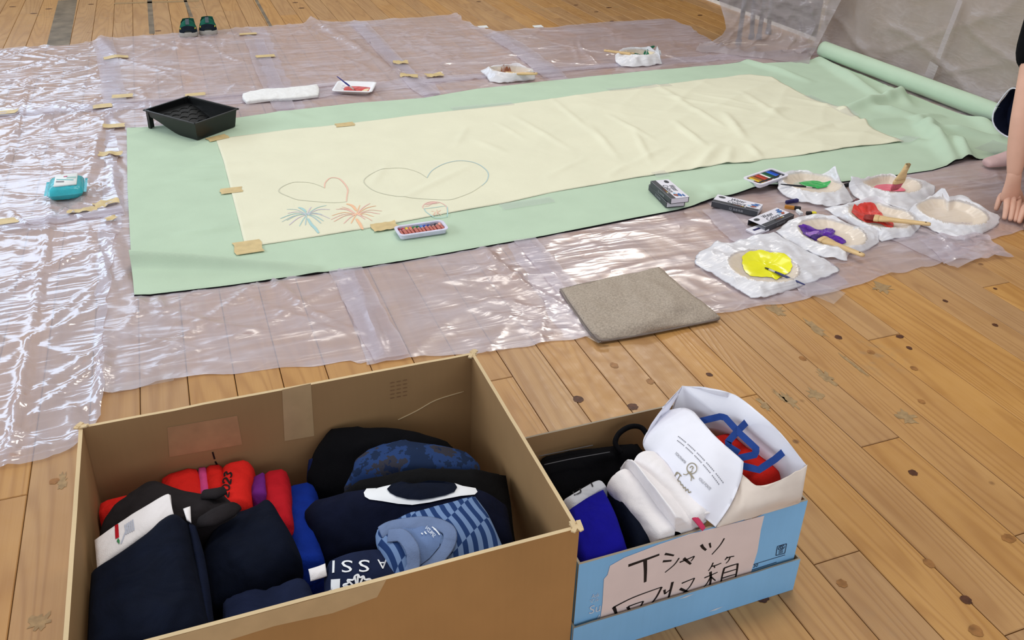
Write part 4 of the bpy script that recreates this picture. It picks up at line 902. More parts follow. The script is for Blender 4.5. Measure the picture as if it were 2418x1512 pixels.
# --- white folded towel
o, top_ = sheet3('folded_towel', [[(575, 218, .026), (620, 209, .030), (680, 205, .030), (748, 198, .026)], [(574, 227, .030), (630, 219, .033), (690, 214, .033), (752, 208, .030)], [(583, 238, .024), (640, 231, .026), (700, 228, .026), (750, 222, .024)]], WHITE_TOWEL, t=.018, n=8, amp=.0022, sc=30, layers=1, rnd=.3, seed=3, label='white folded towel lying left of the white paint tray', cat='towel')
# --- brushes
def brush(label, tip, end, kind, bcol, nm='paintbrush', w=.036, hand_mat=None, grp=None):
    a, e = at(*tip), at(*end); d = nrm(e - a); ln = np.linalg.norm(e - a); t = thing(nm, label, 'brush', tuple(np.array([(a[0] + e[0]) / 2, (a[1] + e[1]) / 2, min(a[2], e[2]) - .004])), grp)
    s = nrm(np.cross(d, Z)); u = nrm(np.cross(s, d)); bm_ = M('bristle_%d_%d_%d' % bcol, bcol, rough=.5, var=.2, vs=200)
    def loft(secs, mt, nmm, n=12, p=3.0):
        V = []; 
        for (q, hw_, ht_) in secs:
            for k in range(n):
                an_ = 2 * PI * k / n; ca, sa = math.cos(an_), math.sin(an_)
                V.append(a + d * q + s * hw_ * math.copysign(abs(ca) ** (2 / p), ca) + u * ht_ * math.copysign(abs(sa) ** (2 / p), sa))
        m_ = len(secs); F = [(i * n + k, i * n + (k + 1) % n, (i + 1) * n + (k + 1) % n, (i + 1) * n + k) for i in range(m_ - 1) for k in range(n)] + [tuple(range(n - 1, -1, -1)), tuple((m_ - 1) * n + k for k in range(n))]
        return mk(nmm, V, F, mt, t)
    if kind == 'flat':
        h = w / 2
        loft([(0, h * .72, .002), (.012, h * .98, .004), (.035, h, .006)], bm_, 'bristles')
        loft([(.033, h * 1.03, .0066), (.036, h * 1.06, .0072), (.046, h * 1.06, .0072), (.049, h * 1.03, .0066)], WOOD_HANDLE, 'ferrule')
        hn = loft([(.048, h, .0062), (.062, h * .92, .0066), (.085, h * .52, .0068), (.12, h * .46, .0062), (ln - .03, h * .50, .0055), (ln - .006, h * .48, .005), (ln, h * .30, .004)], WOOD_HANDLE, 'handle')
        c = a + d * (ln - .016); v = [c + (s * math.cos(q) + d * math.sin(q)) * .003 + u * .0058 for q in np.linspace(0, 2 * PI, 11)[:-1]]; mk('hanging_hole', v, [tuple(range(10))], M('dark_hole', (70, 50, 34)), hn)
    else:
        loft([(0, .0012, .001), (.006, .0032, .0022), (.018, .0034, .003)], bm_, 'bristles', 8, 2)
        loft([(.016, .0036, .0030), (.030, .0034, .0034), (.042, .0032, .0032)], METAL, 'ferrule', 10, 2)
        loft([(.040, .0034, .0034), (.06, .0044, .0044), (ln * .6, .0036, .0036), (ln - .004, .0022, .0022), (ln, .001, .001)], hand_mat, 'handle', 10, 2)
    return t
NAVY_LAQ = M('navy_lacquer', (28, 36, 96), rough=.25, spec=.5); BLACK_LAQ = M('black_lacquer', (22, 24, 34), rough=.25, spec=.5); BLUE_LAQ = M('blue_lacquer', (40, 46, 132), rough=.3, spec=.5)
# --- white foam tray of red paint
tr_c = at(838, 214, FZ); q0, q1, q3 = at(806, 228, FZ), at(872, 230, FZ), at(812, 203, FZ)
ex = nrm(q1 - q0); ey = np.array([-ex[1], ex[0], 0]); t = thing('foam_tray', 'white foam tray with red paint and a blue brush in it', 'tray', tuple(tr_c))
def trayvf(c, ex, ey, hx, hy, h, flare, wall=.004, z0=0.0, n=6):
    """open tray with rounded corners: outer skin, rim, inner skin, floor"""
    def ring(ax, ay, r, z): 
        P = []
        for (sx, sy, a0) in ((1, 1, 0), (-1, 1, 90), (-1, -1, 180), (1, -1, 270)):
            for k in range(n): a = math.radians(a0 + 90 * k / (n - 1)); P.append(c + ex * (sx * (ax - r) + r * math.cos(a)) + ey * (sy * (ay - r) + r * math.sin(a)) + Z * z)
        return P
    rs = [ring(hx, hy, .012, z0), ring(hx + flare, hy + flare, .016, z0 + h - .003), ring(hx + flare + .006, hy + flare + .006, .018, z0 + h - .003), ring(hx + flare + .006, hy + flare + .006, .018, z0 + h), ring(hx + flare - wall, hy + flare - wall, .014, z0 + h), ring(hx - wall, hy - wall, .010, z0 + wall)]
    m_ = 4 * n; V = [p for r in rs for p in r]; F = [(j * m_ + k, j * m_ + (k + 1) % m_, (j + 1) * m_ + (k + 1) % m_, (j + 1) * m_ + k) for j in range(5) for k in range(m_)] + [tuple(range(m_ - 1, -1, -1)), tuple(range(5 * m_, 6 * m_))]
    return V, F
v, f = trayvf(tr_c, ex, ey, .072, .060, .022, .018); mk('tray_body', v, f, WHITE_FOAM, t)
def paint(name, pts, mat, parent, zf, lift=.0018, seed=0, label=None, amp=.0015):
    P = np.array(pts, float); c = P.mean(0); bd = np.array(smoothline([np.r_[p, 0] for p in list(pts) + [pts[0]]], 4))[:-1, :2]; n = len(bd); V = [(c[0], c[1])]; F = []
    for r in range(1, 7):
        for k in range(n): V.append(tuple(c + (bd[k] - c) * r / 6 * (1 + (.04 * perlin(k * .9, 0, seed) if r == 6 else 0))))
    for k in range(n): F.append((0, 1 + k, 1 + (k + 1) % n))
    for r in range(5):
        for k in range(n): F.append((1 + r * n + k, 1 + (r + 1) * n + k, 1 + (r + 1) * n + (k + 1) % n, 1 + r * n + (k + 1) % n))
    W = []
    for i, (x, y) in enumerate(V):
        e = 1.0 if i <= 5 * n else 0.0
        W.append((x, y, zf(x, y) + (lift if e else .0004) + e * amp * (fbm(x * 60, y * 60, seed) + .4)))
    return mk(name, W, F, mat, parent, label=label)
pt = [at(x / 3.0225 + 700, y / 3.0225, .012)[:2] for x, y in [(335, 650), (345, 618), (420, 612), (525, 622), (530, 634), (505, 655), (420, 658)]]
paint('paint_puddle', pt, RED_PAINT, t, lambda x, y: FZ + .0045, seed=3, label='red paint')
pt = [at(x / 3.0225 + 700, y / 3.0225, .012)[:2] for x, y in [(455, 660), (480, 640), (520, 632), (500, 655), (470, 668)]]
paint('paint_puddle', pt, M('thin_cream_paint', (240, 216, 180), rough=.25, spec=.5), t, lambda x, y: FZ + .0063, seed=4, label='thin pale streak')
brush('thin blue paintbrush leaning in the white foam tray of red paint', (842, 216, .017), (795, 180, .085), 'thin', (150, 60, 56), hand_mat=BLUE_LAQ)
# --- wet wipes pack
wc = at(160, 468, FZ); t = thing('wipes_pack', 'teal wet wipes pack with a white lid on the left plastic sheet', 'wipes', (-.412, 3.235, FZ))
wpc = np.array([-.410, 3.230, FZ]); V = []; nu, nv = 26, 20; hx, hy, hz = .056, .074, .050
for sgn in (1, -1):
    for j in range(nv):
        for i in range(nu):
            a, b_ = i / (nu - 1) * 2 - 1, j / (nv - 1) * 2 - 1; prof = (max(0, 1 - abs(a) ** 5) * max(0, 1 - abs(b_) ** 6)) ** .55
            z_ = hz / 2 + sgn * (hz / 2) * prof + .002 * perlin(a * 5, b_ * 5, 3) * prof; pinch = 1 - .10 * (abs(a) ** 4) - .0
            V.append(wpc + np.array([a * hx * (1 + .05 * (1 - abs(b_))), b_ * hy * pinch, z_ if sgn > 0 else max(z_, 0.0)]))
F = gridfaces(nu, nv) + [tuple(reversed([q + nu * nv for q in g])) for g in gridfaces(nu, nv)]
mk('pack_body', V, F, TEAL, t)
for sg in (-1, 1):
    V = [wpc + np.array([sg * (hx + .002 + .009 * k), hy * .86 * b_ , hz * .5 + .0015 * (-1) ** int(j)]) for k in (0, 1) for j, b_ in enumerate(np.linspace(-1, 1, 15))]; mk('crimped_seam', V, gridfaces(15, 2), TEAL, t)
v, f = boxvf(wpc + [.004, -.0, hz + .002], X, Y, Z, .036, .050, .0035, .0015); lid = mk('label_lid', v, f, LABEL_WHITE, t, label='white lid plate with printed label')
pz = wpc + [.004, 0, hz + .006]
v, f = ribbonvf([pz + [-.03, .006, 0], pz + [.026, -.016, 0]], .005, Z); mk('printed_band', v, f, M('teal_print', (60, 170, 170)), lid)
v, f = ribbonvf([pz + [-.008, .024, 0], pz + [.004, .026, 0]], .007, Z); mk('printed_band', v, f, M('magenta_print', (196, 60, 110)), lid)
b = B()
for k in range(2): b.add(*ribbonvf([pz + [-.03, -.012 - k * .008, 0], pz + [-.004, -.019 - k * .008, 0]], .005, Z))
b.mk('printed_band', PRINT_GREY, lid)
b = B()
for k in range(3): b.add(*ribbonvf([pz + [.002, .019 - k * .006, 0], pz + [.034, .012 - k * .006, 0]], .0025, Z))
b.mk('printed_band', M('pale_teal_print', (150, 206, 200)), lid)

# --- black paint tray
t = thing('paint_tray', 'black plastic roller paint tray on the far left corner of the green cloth', 'tray', (.05, 3.77, .009))
zt = .078; Lp, Tp, Rp_, Fp = [at(px, py, zt + .009) for px, py in ((340, 262), (440, 230), (558, 258), (460, 292))]
e1 = nrm(Rp_ - Fp); e2 = nrm(Lp - Fp); e2 = nrm(e2 - e1 * (e1 @ e2)); w1 = (np.linalg.norm(Rp_ - Fp) + np.linalg.norm(Tp - Lp)) / 2; w2 = (np.linalg.norm(Lp - Fp) + np.linalg.norm(Tp - Rp_)) / 2
O = np.array([Fp[0], Fp[1], .009])
def TP(a, b_, z_): return O + e1 * a + e2 * b_ + Z * z_
def prof(b_): # underside height along the slope
    q = b_ / w2; return .002 + (zt - .028) * float(smooth(.34, 1.0, q)) * (1 if q > .34 else 0)
nb_ = 25; bs_ = np.linspace(0, w2, nb_); dr = .010; bt = B()
def side_in(b_, z_): return dr * (1 - z_ / zt)
V = []; cols = [0, 1]
for wall, off in (('o', 0), ('i', .003)):
    for b_ in bs_:
        zb = prof(b_) + off; bb_ = b_
        ins = side_in(b_, zb) + off
        b2 = min(max(b_, ins), w2 - (off if off else 0) - .0)
        V += [TP(ins, b2, zb), TP(w1 - ins, b2, zb), TP(off, min(max(b_, off), w2 - off), zt), TP(w1 - off, min(max(b_, off), w2 - off), zt)]
V = np.array(V); K = 4; F = []
for w_ in (0, 1):
    o_ = w_ * nb_ * K
    for i in range(nb_ - 1):
        p, q = o_ + i * K, o_ + (i + 1) * K; F += [(p, p + 1, q + 1, q), (p + 2, p, q, q + 2), (p + 1, p + 3, q + 3, q + 1)]
    for i in (0, nb_ - 1): p = o_ + i * K; F += [(p, p + 1, p + 3, p + 2)]
o_ = nb_ * K
for i in range(nb_ - 1):
    p, q = i * K, (i + 1) * K; F += [(p + 2, q + 2, q + 2 + o_, p + 2 + o_), (p + 3, p + 3 + o_, q + 3 + o_, q + 3)]
for i in (0, nb_ - 1): p = i * K; F += [(p + 2, p + 3, p + 3 + o_, p + 2 + o_)]
mk('tray_body', V, F, BLACK_PLASTIC, t, sm=False)
rimP = [TP(-.004, -.004, zt), TP(w1 + .004, -.004, zt), TP(w1 + .004, w2 + .004, zt), TP(-.004, w2 + .004, zt), TP(-.004, -.004, zt)]
b = B()
for p, q in zip(rimP[:-1], rimP[1:]):
    c = (p + q) / 2; d = nrm(q - p); b.add(*boxvf(c + Z * .0005, d, np.cross(Z, d), Z, np.linalg.norm(q - p) / 2 + .003, .004, .0022))
b.mk('rim', BLACK_PLASTIC, t, sm=False)
b = B()
for i in range(6):
    bc = w2 * (.40 + .085 * i)
    for j in range(4):
        ac = w1 * (.18 + .21 * j) + (.02 if i % 2 else 0); P = []
        for a_ in np.linspace(PI * .1, PI * .9, 9):
            aa, b2 = ac + .022 * math.cos(a_), bc + .016 * math.sin(a_)
            if .012 < aa < w1 - .012: P.append(TP(aa, b2, prof(b2) + .0045))
        if len(P) > 2: b.add(*tubevf(P, .0016, 5))
b.mk('scalloped_ridges', BLACK_PLASTIC, t)
for a_ in (.004, w1 - .004):
    for (p, q) in (((a_, w2 - .004), (a_, w2 - .012)),):
        b = B(); b.add(*boxvf(TP(a_, w2 - .006, zt / 2), e1, e2, Z, .004, .007, zt / 2)); b.add(*boxvf(TP(a_ + (.010 if a_ < .1 else -.010), w2 - .002, zt / 2), e1, e2, Z, .012, .003, zt / 2)); b.mk('leg', BLACK_PLASTIC, t, sm=False)
pt = [at(px, py, .0145)[:2] for px, py in ((436, 286), (452, 283), (482, 286), (480, 291), (462, 294), (445, 291))]
paint('paint_residue', pt, M('cream_paint_residue', (226, 204, 172), rough=.3), t, lambda x, y: .0145, seed=9, label='pale paint left in the deep end')

# ================================================================== PAINT PLATES IN WHITE BAGS
def zc(o, s): return lambda pts: [(o[0] + p[0] / s, o[1] + p[1] / s) + tuple(p[2:]) for p in pts]
Z4 = zc((1830, 380), 6.045); Z5 = zc((1630, 550), 5.373); Z6 = zc((1100, 90), 4.836)
def bagged_plate(label, cpx, Rp, poly, seed, rim=.026, tilt=0, base=FZ):
    c = at(cpx[0], cpx[1], .012); t = thing('paint_plate', label, 'plate', (c[0], c[1], base), 'bag-wrapped paint plates')
    P = np.array([at(p[0], p[1], p[2] if len(p) > 2 else base + .004) for p in poly]); P = np.concatenate([P[i] * (1 - t_) + P[(i + 1) % len(P)] * t_ for i in range(len(P)) for t_ in np.linspace(0, 1, 10)[:-1]]).reshape(-1, 3)
    an_ = np.arctan2(P[:, 1] - c[1], P[:, 0] - c[0]); rr = np.hypot(P[:, 0] - c[0], P[:, 1] - c[1]); o = np.argsort(an_); an_, rr, zz_ = an_[o], rr[o], P[o, 2]
    an3 = np.r_[an_ - 2 * PI, an_, an_ + 2 * PI]; r3 = np.r_[rr, rr, rr]; z3 = np.r_[zz_, zz_, zz_]
    nt_, nr = 120, 40; th = np.linspace(-PI, PI, nt_, endpoint=False); rb = np.interp(th, an3, r3); zb = np.interp(th, an3, z3)
    rp = np.minimum(Rp, rb * .90)
    def base_h(q): # q = r / plate radius
        return base + .006 + (rim - .006) * smooth(.58, 1.0, q)
    V = []
    for j in range(nr + 1):
        s = j / nr
        for k in range(nt_):
            r_ = s * rb[k]; q = r_ / rp[k]; x, y = c[0] + r_ * math.cos(th[k]), c[1] + r_ * math.sin(th[k])
            z_ = float(base_h(min(q, 1)))
            if q > 1:
                w_ = (r_ - rp[k]) / max(rb[k] - rp[k], 1e-4); z_ = z_ * (1 - w_ ** .75) + zb[k] * w_ ** .75 + .007 * math.sin(PI * w_) * (.5 + perlin(x * 22, y * 22, seed))
            amp_ = .0010 + .0055 * float(smooth(.9, 1.3, q))
            z_ += amp_ * float(.5 * fbm(x * 14, y * 14, seed, 2) + 1.0 * ridged(x * 9 + y * 4, y * 11 - x * 3, seed + 2, 3) + .5 * ridged(x * 18 - y * 9, y * 16 + x * 9, seed + 4, 4) - .3)
            z_ += .0007 * math.sin(th[k] * 23 + 2 * perlin(th[k] * 3, s * 4, seed)) * float(smooth(.55, .85, q) * (1 - smooth(1.0, 1.15, q)))
            jt = .004 * float(smooth(1.0, 1.2, q)) ; x += jt * perlin(x * 30, y * 30, seed + 7); y += jt * perlin(x * 30, y * 30, seed + 8)
            V.append((x, y, max(z_, base + .0006)))
    F = [(j * nt_ + k, j * nt_ + (k + 1) % nt_, (j + 1) * nt_ + (k + 1) % nt_, (j + 1) * nt_ + k) for j in range(nr) for k in range(nt_)]
    # underside skirt folded back beneath the plate
    n0 = len(V)
    for k in range(nt_):
        r_ = rb[k] * .86; V.append((c[0] + r_ * math.cos(th[k]), c[1] + r_ * math.sin(th[k]), base + .0003))
    F += [(nr * nt_ + k, nr * nt_ + (k + 1) % nt_, n0 + (k + 1) % nt_, n0 + k) for k in range(nt_)]
    fm_ = [1 if (j + .5) / nr * rb[k] < rp[k] * 1.0 else 0 for j in range(nr) for k in range(nt_)] + [0] * nt_
    mk('carrier_bag', V, F, [BAG, BAG_IN], t, fm=fm_, label='crumpled white plastic bag')
    # the paper plate inside
    rpm = float(rp.mean()); V2 = []; F2 = []; prof_ = [(0, .0025), (.5, .0025), (.60, .003), (.84, .015), (.95, rim - .004), (1.0, rim - .005), (1.0, rim - .007), (.84, .012), (.60, .0008), (0, .0005)]
    m2 = 60
    for (q, z_) in prof_:
        for k in range(m2):
            a = 2 * PI * k / m2; rk = np.interp(a if a <= PI else a - 2 * PI, an3, r3); R_ = min(Rp, rk * .90) * .985; fl = .0014 * math.sin(a * 30) * max(0, (q - .6)) * 2
            V2.append((c[0] + max(q, .001) * R_ * math.cos(a), c[1] + max(q, .001) * R_ * math.sin(a), base + z_ - .001 + fl))
    F2 = [(i * m2 + k, i * m2 + (k + 1) % m2, (i + 1) * m2 + (k + 1) % m2, (i + 1) * m2 + k) for i in range(len(prof_) - 1) for k in range(m2)]
    mk('plate', V2, F2, PLATE, t, label='cream paper plate under the bag film')
    def zf(x, y):
        a = math.atan2(y - c[1], x - c[0]); rk = min(Rp, np.interp(a, an3, r3) * .90); q = math.hypot(x - c[0], y - c[1]) / rk
        return float(base_h(min(q, 1))) + .0016
    return t, zf
def ppx(pts, z=.014): return [at(p[0], p[1], z)[:2] for p in pts]
YEL_P = M('yellow_paint', (236, 232, 38), rough=.2, spec=.5, var=.06, vs=30); PUR_P = M('purple_paint', (86, 38, 150), rough=.25, spec=.5, var=.5, vs=35, bump=.5, bs=50, bd=.004)
RED_P = M('coral_red_paint', (214, 66, 58), rough=.25, spec=.5, var=.25, vs=35, bump=.5, bs=50, bd=.004); PINK_P = M('pink_paint', (232, 118, 138), rough=.3, var=.08); GRN_P = M('green_paint', (52, 166, 84), rough=.3, spec=.4, var=.08); DGRN_P = M('dark_green_paint', (18, 106, 74), rough=.3, spec=.45, var=.3, vs=30); BRN_P = M('brown_paint', (150, 92, 62), rough=.3, var=.25, vs=40)
t, zf = bagged_plate('white-bagged plate of bright yellow paint, nearest of the plates', (1800, 640), .108, Z5([(45, 380), (380, 590), (780, 820), (930, 825), (1400, 680), (1830, 530), (1900, 465), (1780, 370), (1500, 230), (1250, 90, .03), (1090, 0, .02), (850, 10, .02), (700, 90), (400, 140, .012), (320, 95, .025), (250, 180, .012), (100, 240)]), 101)
paint('paint_puddle', ppx(Z5([(650, 340), (720, 300), (800, 290), (900, 285), (1000, 310), (1130, 320), (1210, 350), (1270, 430), (1270, 510), (1180, 540), (1090, 590), (1030, 560), (900, 555), (760, 540), (680, 450)])), YEL_P, t, zf, seed=1, label='yellow paint')
t, zf = bagged_plate('white-bagged plate smeared with purple paint', (1962, 560), .112, Z4([(0, 1010), (150, 1130), (420, 1290), (740, 1390), (1030, 1430), (1060, 1330), (1270, 1300), (1500, 1160), (1490, 1080, .015), (1440, 950, .02), (1200, 985, .015), (1000, 870, .03), (820, 800, .035), (560, 740, .035), (430, 790, .03), (200, 850, .02)]), 102)
paint('paint_puddle', ppx(Z4([(310, 1000), (390, 965), (500, 955), (640, 980), (770, 960), (860, 990), (850, 1040), (960, 1100), (1020, 1160), (880, 1200), (840, 1230), (720, 1220), (600, 1210), (470, 1150), (390, 1110), (380, 1060)])), PUR_P, t, zf, seed=2, label='purple paint', amp=.004)
paint('paint_smear', ppx(Z4([(420, 1060), (560, 1010), (640, 1015), (600, 1060), (540, 1100), (500, 1140), (420, 1110)])), M('lilac_paint', (164, 122, 204), rough=.25, spec=.5, var=.15, vs=50), t, zf, lift=.006, seed=12, label='paler lilac streak')
t, zf = bagged_plate('white-bagged plate of red paint with a long wooden brush across it', (2078, 518), .112, Z4([(700, 680), (820, 650, .02), (920, 640, .03), (1120, 590, .035), (1300, 520, .05), (1480, 480, .055), (1540, 570, .04), (1720, 700, .02), (1900, 760, .012), (2060, 780, .012), (2070, 960), (1960, 1080), (1500, 1150), (1440, 1060, .012), (1220, 980), (950, 830)]), 103)
paint('paint_puddle', ppx(Z4([(1075, 790), (1110, 690), (1160, 700), (1270, 650), (1400, 670), (1520, 740), (1560, 800), (1680, 880), (1680, 950), (1600, 940), (1480, 890), (1300, 880), (1220, 880), (1160, 830)])), RED_P, t, zf, seed=3, label='red paint', amp=.004)
t, zf = bagged_plate('white-bagged plate with pink paint and a brush standing up, beside the cloth edge', (2098, 440), .115, Z4([(1050, 380, .03), (1080, 230, .06), (1150, 210, .07), (1230, 260, .04), (1450, 205, .035), (1650, 190, .035), (1760, 250, .03), (1950, 260, .03), (2140, 310, .02), (2280, 370, .015), (2290, 450, .012), (2130, 600), (1900, 730), (1720, 690), (1500, 600), (1240, 570), (1100, 480)]), 104, rim=.03)
paint('paint_puddle', ppx(Z4([(1400, 385), (1450, 345), (1560, 330), (1650, 332), (1740, 350), (1850, 400), (1840, 430), (1650, 430), (1500, 420)])), PINK_P, t, zf, seed=4, label='pink paint')
t, zf = bagged_plate('white-bagged plate of green paint with a thin dark brush, by the pastel box', (1915, 440), .112, Z4([(40, 260, .03), (130, 160, .04), (350, 140, .035), (650, 200, .03), (770, 150, .05), (860, 60, .08), (920, 250, .05), (960, 350, .02), (1000, 390), (1060, 480), (1130, 570), (960, 640), (780, 650), (640, 640), (330, 580), (100, 480), (40, 400, .02)]), 105, rim=.03)
paint('paint_puddle', ppx(Z4([(340, 310), (450, 285), (600, 295), (740, 330), (780, 355), (640, 390), (560, 385), (440, 360)])), GRN_P, t, zf, seed=5, label='green paint')
Z8 = zc((2150, 80), 2.907)
t, zf = bagged_plate('white-bagged clean cream plate without paint, beside the hand', (2245, 512), .118, Z8([(-30, 1230), (40, 1170, .02), (150, 1110, .03), (230, 1050, .07), (262, 1120, .05), (330, 1112, .04), (400, 1130, .04), (480, 1190, .03), (620, 1255, .012), (600, 1310), (480, 1380), (350, 1420), (230, 1395), (100, 1330), (10, 1280)]), 106, rim=.03)
t, zf = bagged_plate('small white-bagged dish with brown paint, at the far cloth edge', (1208, 174), .12, Z6([(135, 350, .03), (230, 310, .05), (340, 330, .045), (470, 310, .05), (590, 280, .065), (680, 330, .05), (790, 410, .025), (800, 470, .01), (650, 490), (380, 510), (280, 500), (220, 430, .01)]), 107, rim=.045)
paint('paint_puddle', ppx(Z6([(380, 400), (420, 375), (480, 370), (560, 395), (620, 405), (600, 420), (500, 415), (400, 418)]), .02), BRN_P, t, zf, seed=7, label='brown paint')
t, zf = bagged_plate('white-bagged dish with dark green paint, farthest right at the back', (1507, 134), .125, Z6([(1700, 190, .05), (1790, 120, .06), (1930, 108, .06), (2080, 100, .07), (2180, 80, .10), (2215, 110, .08), (2230, 180, .05), (2265, 240, .02), (2250, 290), (2050, 320), (1900, 328), (1760, 325), (1705, 260, .02)]), 108, rim=.05)
paint('paint_puddle', ppx(Z6([(1820, 190), (1900, 170), (1980, 165), (2080, 150), (2140, 120), (2150, 140), (2060, 190), (1990, 215), (1900, 215)]), .04), DGRN_P, t, zf, seed=8, label='dark green paint')
brush('flat wooden brush loaded with purple paint on the purple plate', (1918, 556, .026), (2040, 604, .032), 'flat', (56, 28, 104), w=.045)
brush('flat wooden brush lying from the red plate to the clean plate', (2040, 512, .024), (2198, 530, .046), 'flat', (140, 44, 40), w=.045)
brush('flat wooden brush propped upright on the pink plate', (2112, 449, .022), (2138, 400, .115), 'flat', (196, 90, 110), w=.052)
brush('thin dark brush lying on the green plate', (1927, 444, .028), (1843, 435, .042), 'thin', (40, 90, 60), hand_mat=BLACK_LAQ)
brush('thin navy brush in the yellow paint', (1806, 632, .018), (1901, 673, .026), 'thin', (44, 44, 36), hand_mat=NAVY_LAQ)
brush('flat wooden brush resting in the brown paint dish', (1178, 174, .035), (1269, 174, .052), 'flat', (130, 74, 50), w=.05)
brush('flat wooden brush sticking out left of the dark green dish', (1512, 131, .045), (1426, 119, .062), 'flat', (16, 92, 66), w=.05)

# ================================================================== PASTELS AND THEIR BOXES
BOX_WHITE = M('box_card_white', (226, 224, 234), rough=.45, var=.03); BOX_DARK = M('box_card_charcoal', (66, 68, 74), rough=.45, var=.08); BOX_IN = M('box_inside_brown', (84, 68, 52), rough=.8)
DOT = [M('dot_%d' % i, c, rough=.5) for i, c in enumerate([(40, 40, 44), (90, 60, 40), (120, 70, 50), (130, 50, 40), (170, 100, 50), (200, 170, 60), (236, 236, 232)])]
def wc_box(label, p0, p1, z0, Ln=.165, Wd=.072, Hh=.021, open_end=False, grp='watercolour pastel boxes'):
    A, Bq = at(*p0, z0), at(*p1, z0); d = nrm(Bq - A); w_ = np.array([-d[1], d[0], 0]); t = thing('pastel_box', label, 'box', tuple(A + d * Ln / 2 + w_ * Wd / 2), grp)
    b = B(); th = .0012
    # sleeve: four card walls
    for c, hx, hy, hz, mi in ((A + d * Ln / 2 + w_ * Wd / 2 + Z * (Hh - th / 2), Ln / 2, Wd / 2, th / 2, 0), (A + d * Ln / 2 + w_ * Wd / 2 + Z * th / 2, Ln / 2, Wd / 2, th / 2, 1), (A + d * Ln / 2 + w_ * th / 2 + Z * Hh / 2, Ln / 2, th / 2, Hh / 2 - .0002, 1), (A + d * Ln / 2 + w_ * (Wd - th / 2) + Z * Hh / 2, Ln / 2, th / 2, Hh / 2 - .0002, 1)):
        v, f = boxvf(c, d, w_, Z, hx, hy, hz); b.add(v, f, mi)
    sl = b.mk('sleeve', [BOX_WHITE, BOX_DARK], t, sm=False)
    v, f = ribbonvf([A + w_ * .010 + Z * (Hh + .0003), A + d * Ln + w_ * .010 + Z * (Hh + .0003)], .0195, Z); mk('dark_band', v, f, BOX_DARK, sl, label='charcoal band along the top edge')
    topo = A + Z * (Hh + .0004)
    b = B(); b.add(*textfit('Water', topo + d * Ln * .34 + w_ * Wd * .60, d, w_, Ln * .32, Wd * .28, .0006, .3)); b.add(*textfit('Colors', topo + d * Ln * .30 + w_ * Wd * .30, d, w_, Ln * .40, Wd * .26, .0006, .3)); b.mk('lettering', PRINT_GREY if False else M('dark_lettering', (58, 58, 66)), sl, sm=False)
    c = topo + d * Ln * .13 + w_ * Wd * .74; v = [c + d * math.cos(q) * .0125 + w_ * math.sin(q) * .0085 + Z * .0005 for q in np.linspace(0, 2 * PI, 25)[:-1]]; lg = mk('oval_mark', v, [tuple(range(24))], M('black_oval', (34, 34, 38)), sl)
    b = B()
    for r0, r1 in ((.72, .82), (.38, .46)):
        q = []
        for a_ in np.linspace(0, 2 * PI, 25)[:-1]: q += [c + d * math.cos(a_) * .0125 * r0 + w_ * math.sin(a_) * .0085 * r0 + Z * .0009, c + d * math.cos(a_) * .0125 * r1 + w_ * math.sin(a_) * .0085 * r1 + Z * .0009]
        b.add(q, [(2 * k, 2 * k + 1, (2 * k + 3) % 48, (2 * k + 2) % 48) for k in range(24)])
    b.mk('oval_rings', M('pale_ring', (150, 150, 156)), sl)
    # little painted picture: blue and rust brush dabs
    for k, (u, v_, rx, ry, mt) in enumerate([(.86, .62, .012, .008, M('blue_dab', (70, 110, 170))), (.90, .80, .010, .004, M('blue_dab', (70, 110, 170))), (.84, .44, .012, .007, M('rust_dab', (160, 92, 74))), (.77, .46, .008, .004, M('sky_dab', (150, 196, 224)))]):
        c = topo + d * Ln * u + w_ * Wd * v_; v = [c + d * math.cos(q) * rx * (1 + .3 * math.sin(3 * q)) + w_ * math.sin(q) * ry + Z * (.0006 + .0001 * k) for q in np.linspace(0, 2 * PI, 19)[:-1]]; mk('printed_dab', v, [tuple(range(18))], mt, sl)
    # dots and lettering on the dark side
    so = A - w_ * .0004
    for k in range(7): 
        c = topo + d * Ln * (.42 + .048 * k) + w_ * .012 ; v = [c + d * math.cos(q) * .003 + w_ * math.sin(q) * .003 + Z * .0006 for q in np.linspace(0, 2 * PI, 11)[:-1]]; mk('colour_dot', v, [tuple(range(10))], DOT[k], sl)
    b = B(); b.add(*textfit('12', so + d * Ln * .40 + Z * Hh * .22, d, Z, Ln * .05, Hh * .42, .0002)); 
    for k, ch_ in enumerate('色粉笔画'): b.add(*textfit(ch_, so + d * Ln * (.48 + .055 * k) + Z * Hh * .24, d, Z, Ln * .045, Hh * .36, .0002))
    b.mk('side_lettering', M('grey_white_lettering', (176, 178, 184)), sl, sm=False)
    if not open_end:
        for e in (0, 1):
            c = A + d * (Ln * e + (.0006 if e else -.0006)) + w_ * Wd / 2 + Z * Hh / 2; v, f = boxvf(c - d * (.004 if e else -.004), d, w_, Z, .004, Wd / 2 - .003, Hh / 2 - .0025); mk('inner_tray', v, f, BOX_WHITE, t, sm=False, label='white tray end inside the sleeve')
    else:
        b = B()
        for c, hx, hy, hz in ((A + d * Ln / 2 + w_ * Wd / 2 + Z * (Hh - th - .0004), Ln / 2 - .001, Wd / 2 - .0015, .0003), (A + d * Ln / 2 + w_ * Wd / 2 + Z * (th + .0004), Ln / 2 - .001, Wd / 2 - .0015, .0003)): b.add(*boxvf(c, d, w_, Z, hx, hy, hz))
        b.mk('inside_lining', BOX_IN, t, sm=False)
    return A, d, w_
gz1 = .0105
wc_box('dark-edged pastel box at the bottom of the stack of two', (1531, 448), (1582, 501), gz1)
wc_box('white-topped pastel box lettered Water Colors, top of the stack of two', (1535, 440), (1590, 489), gz1 + .0225)
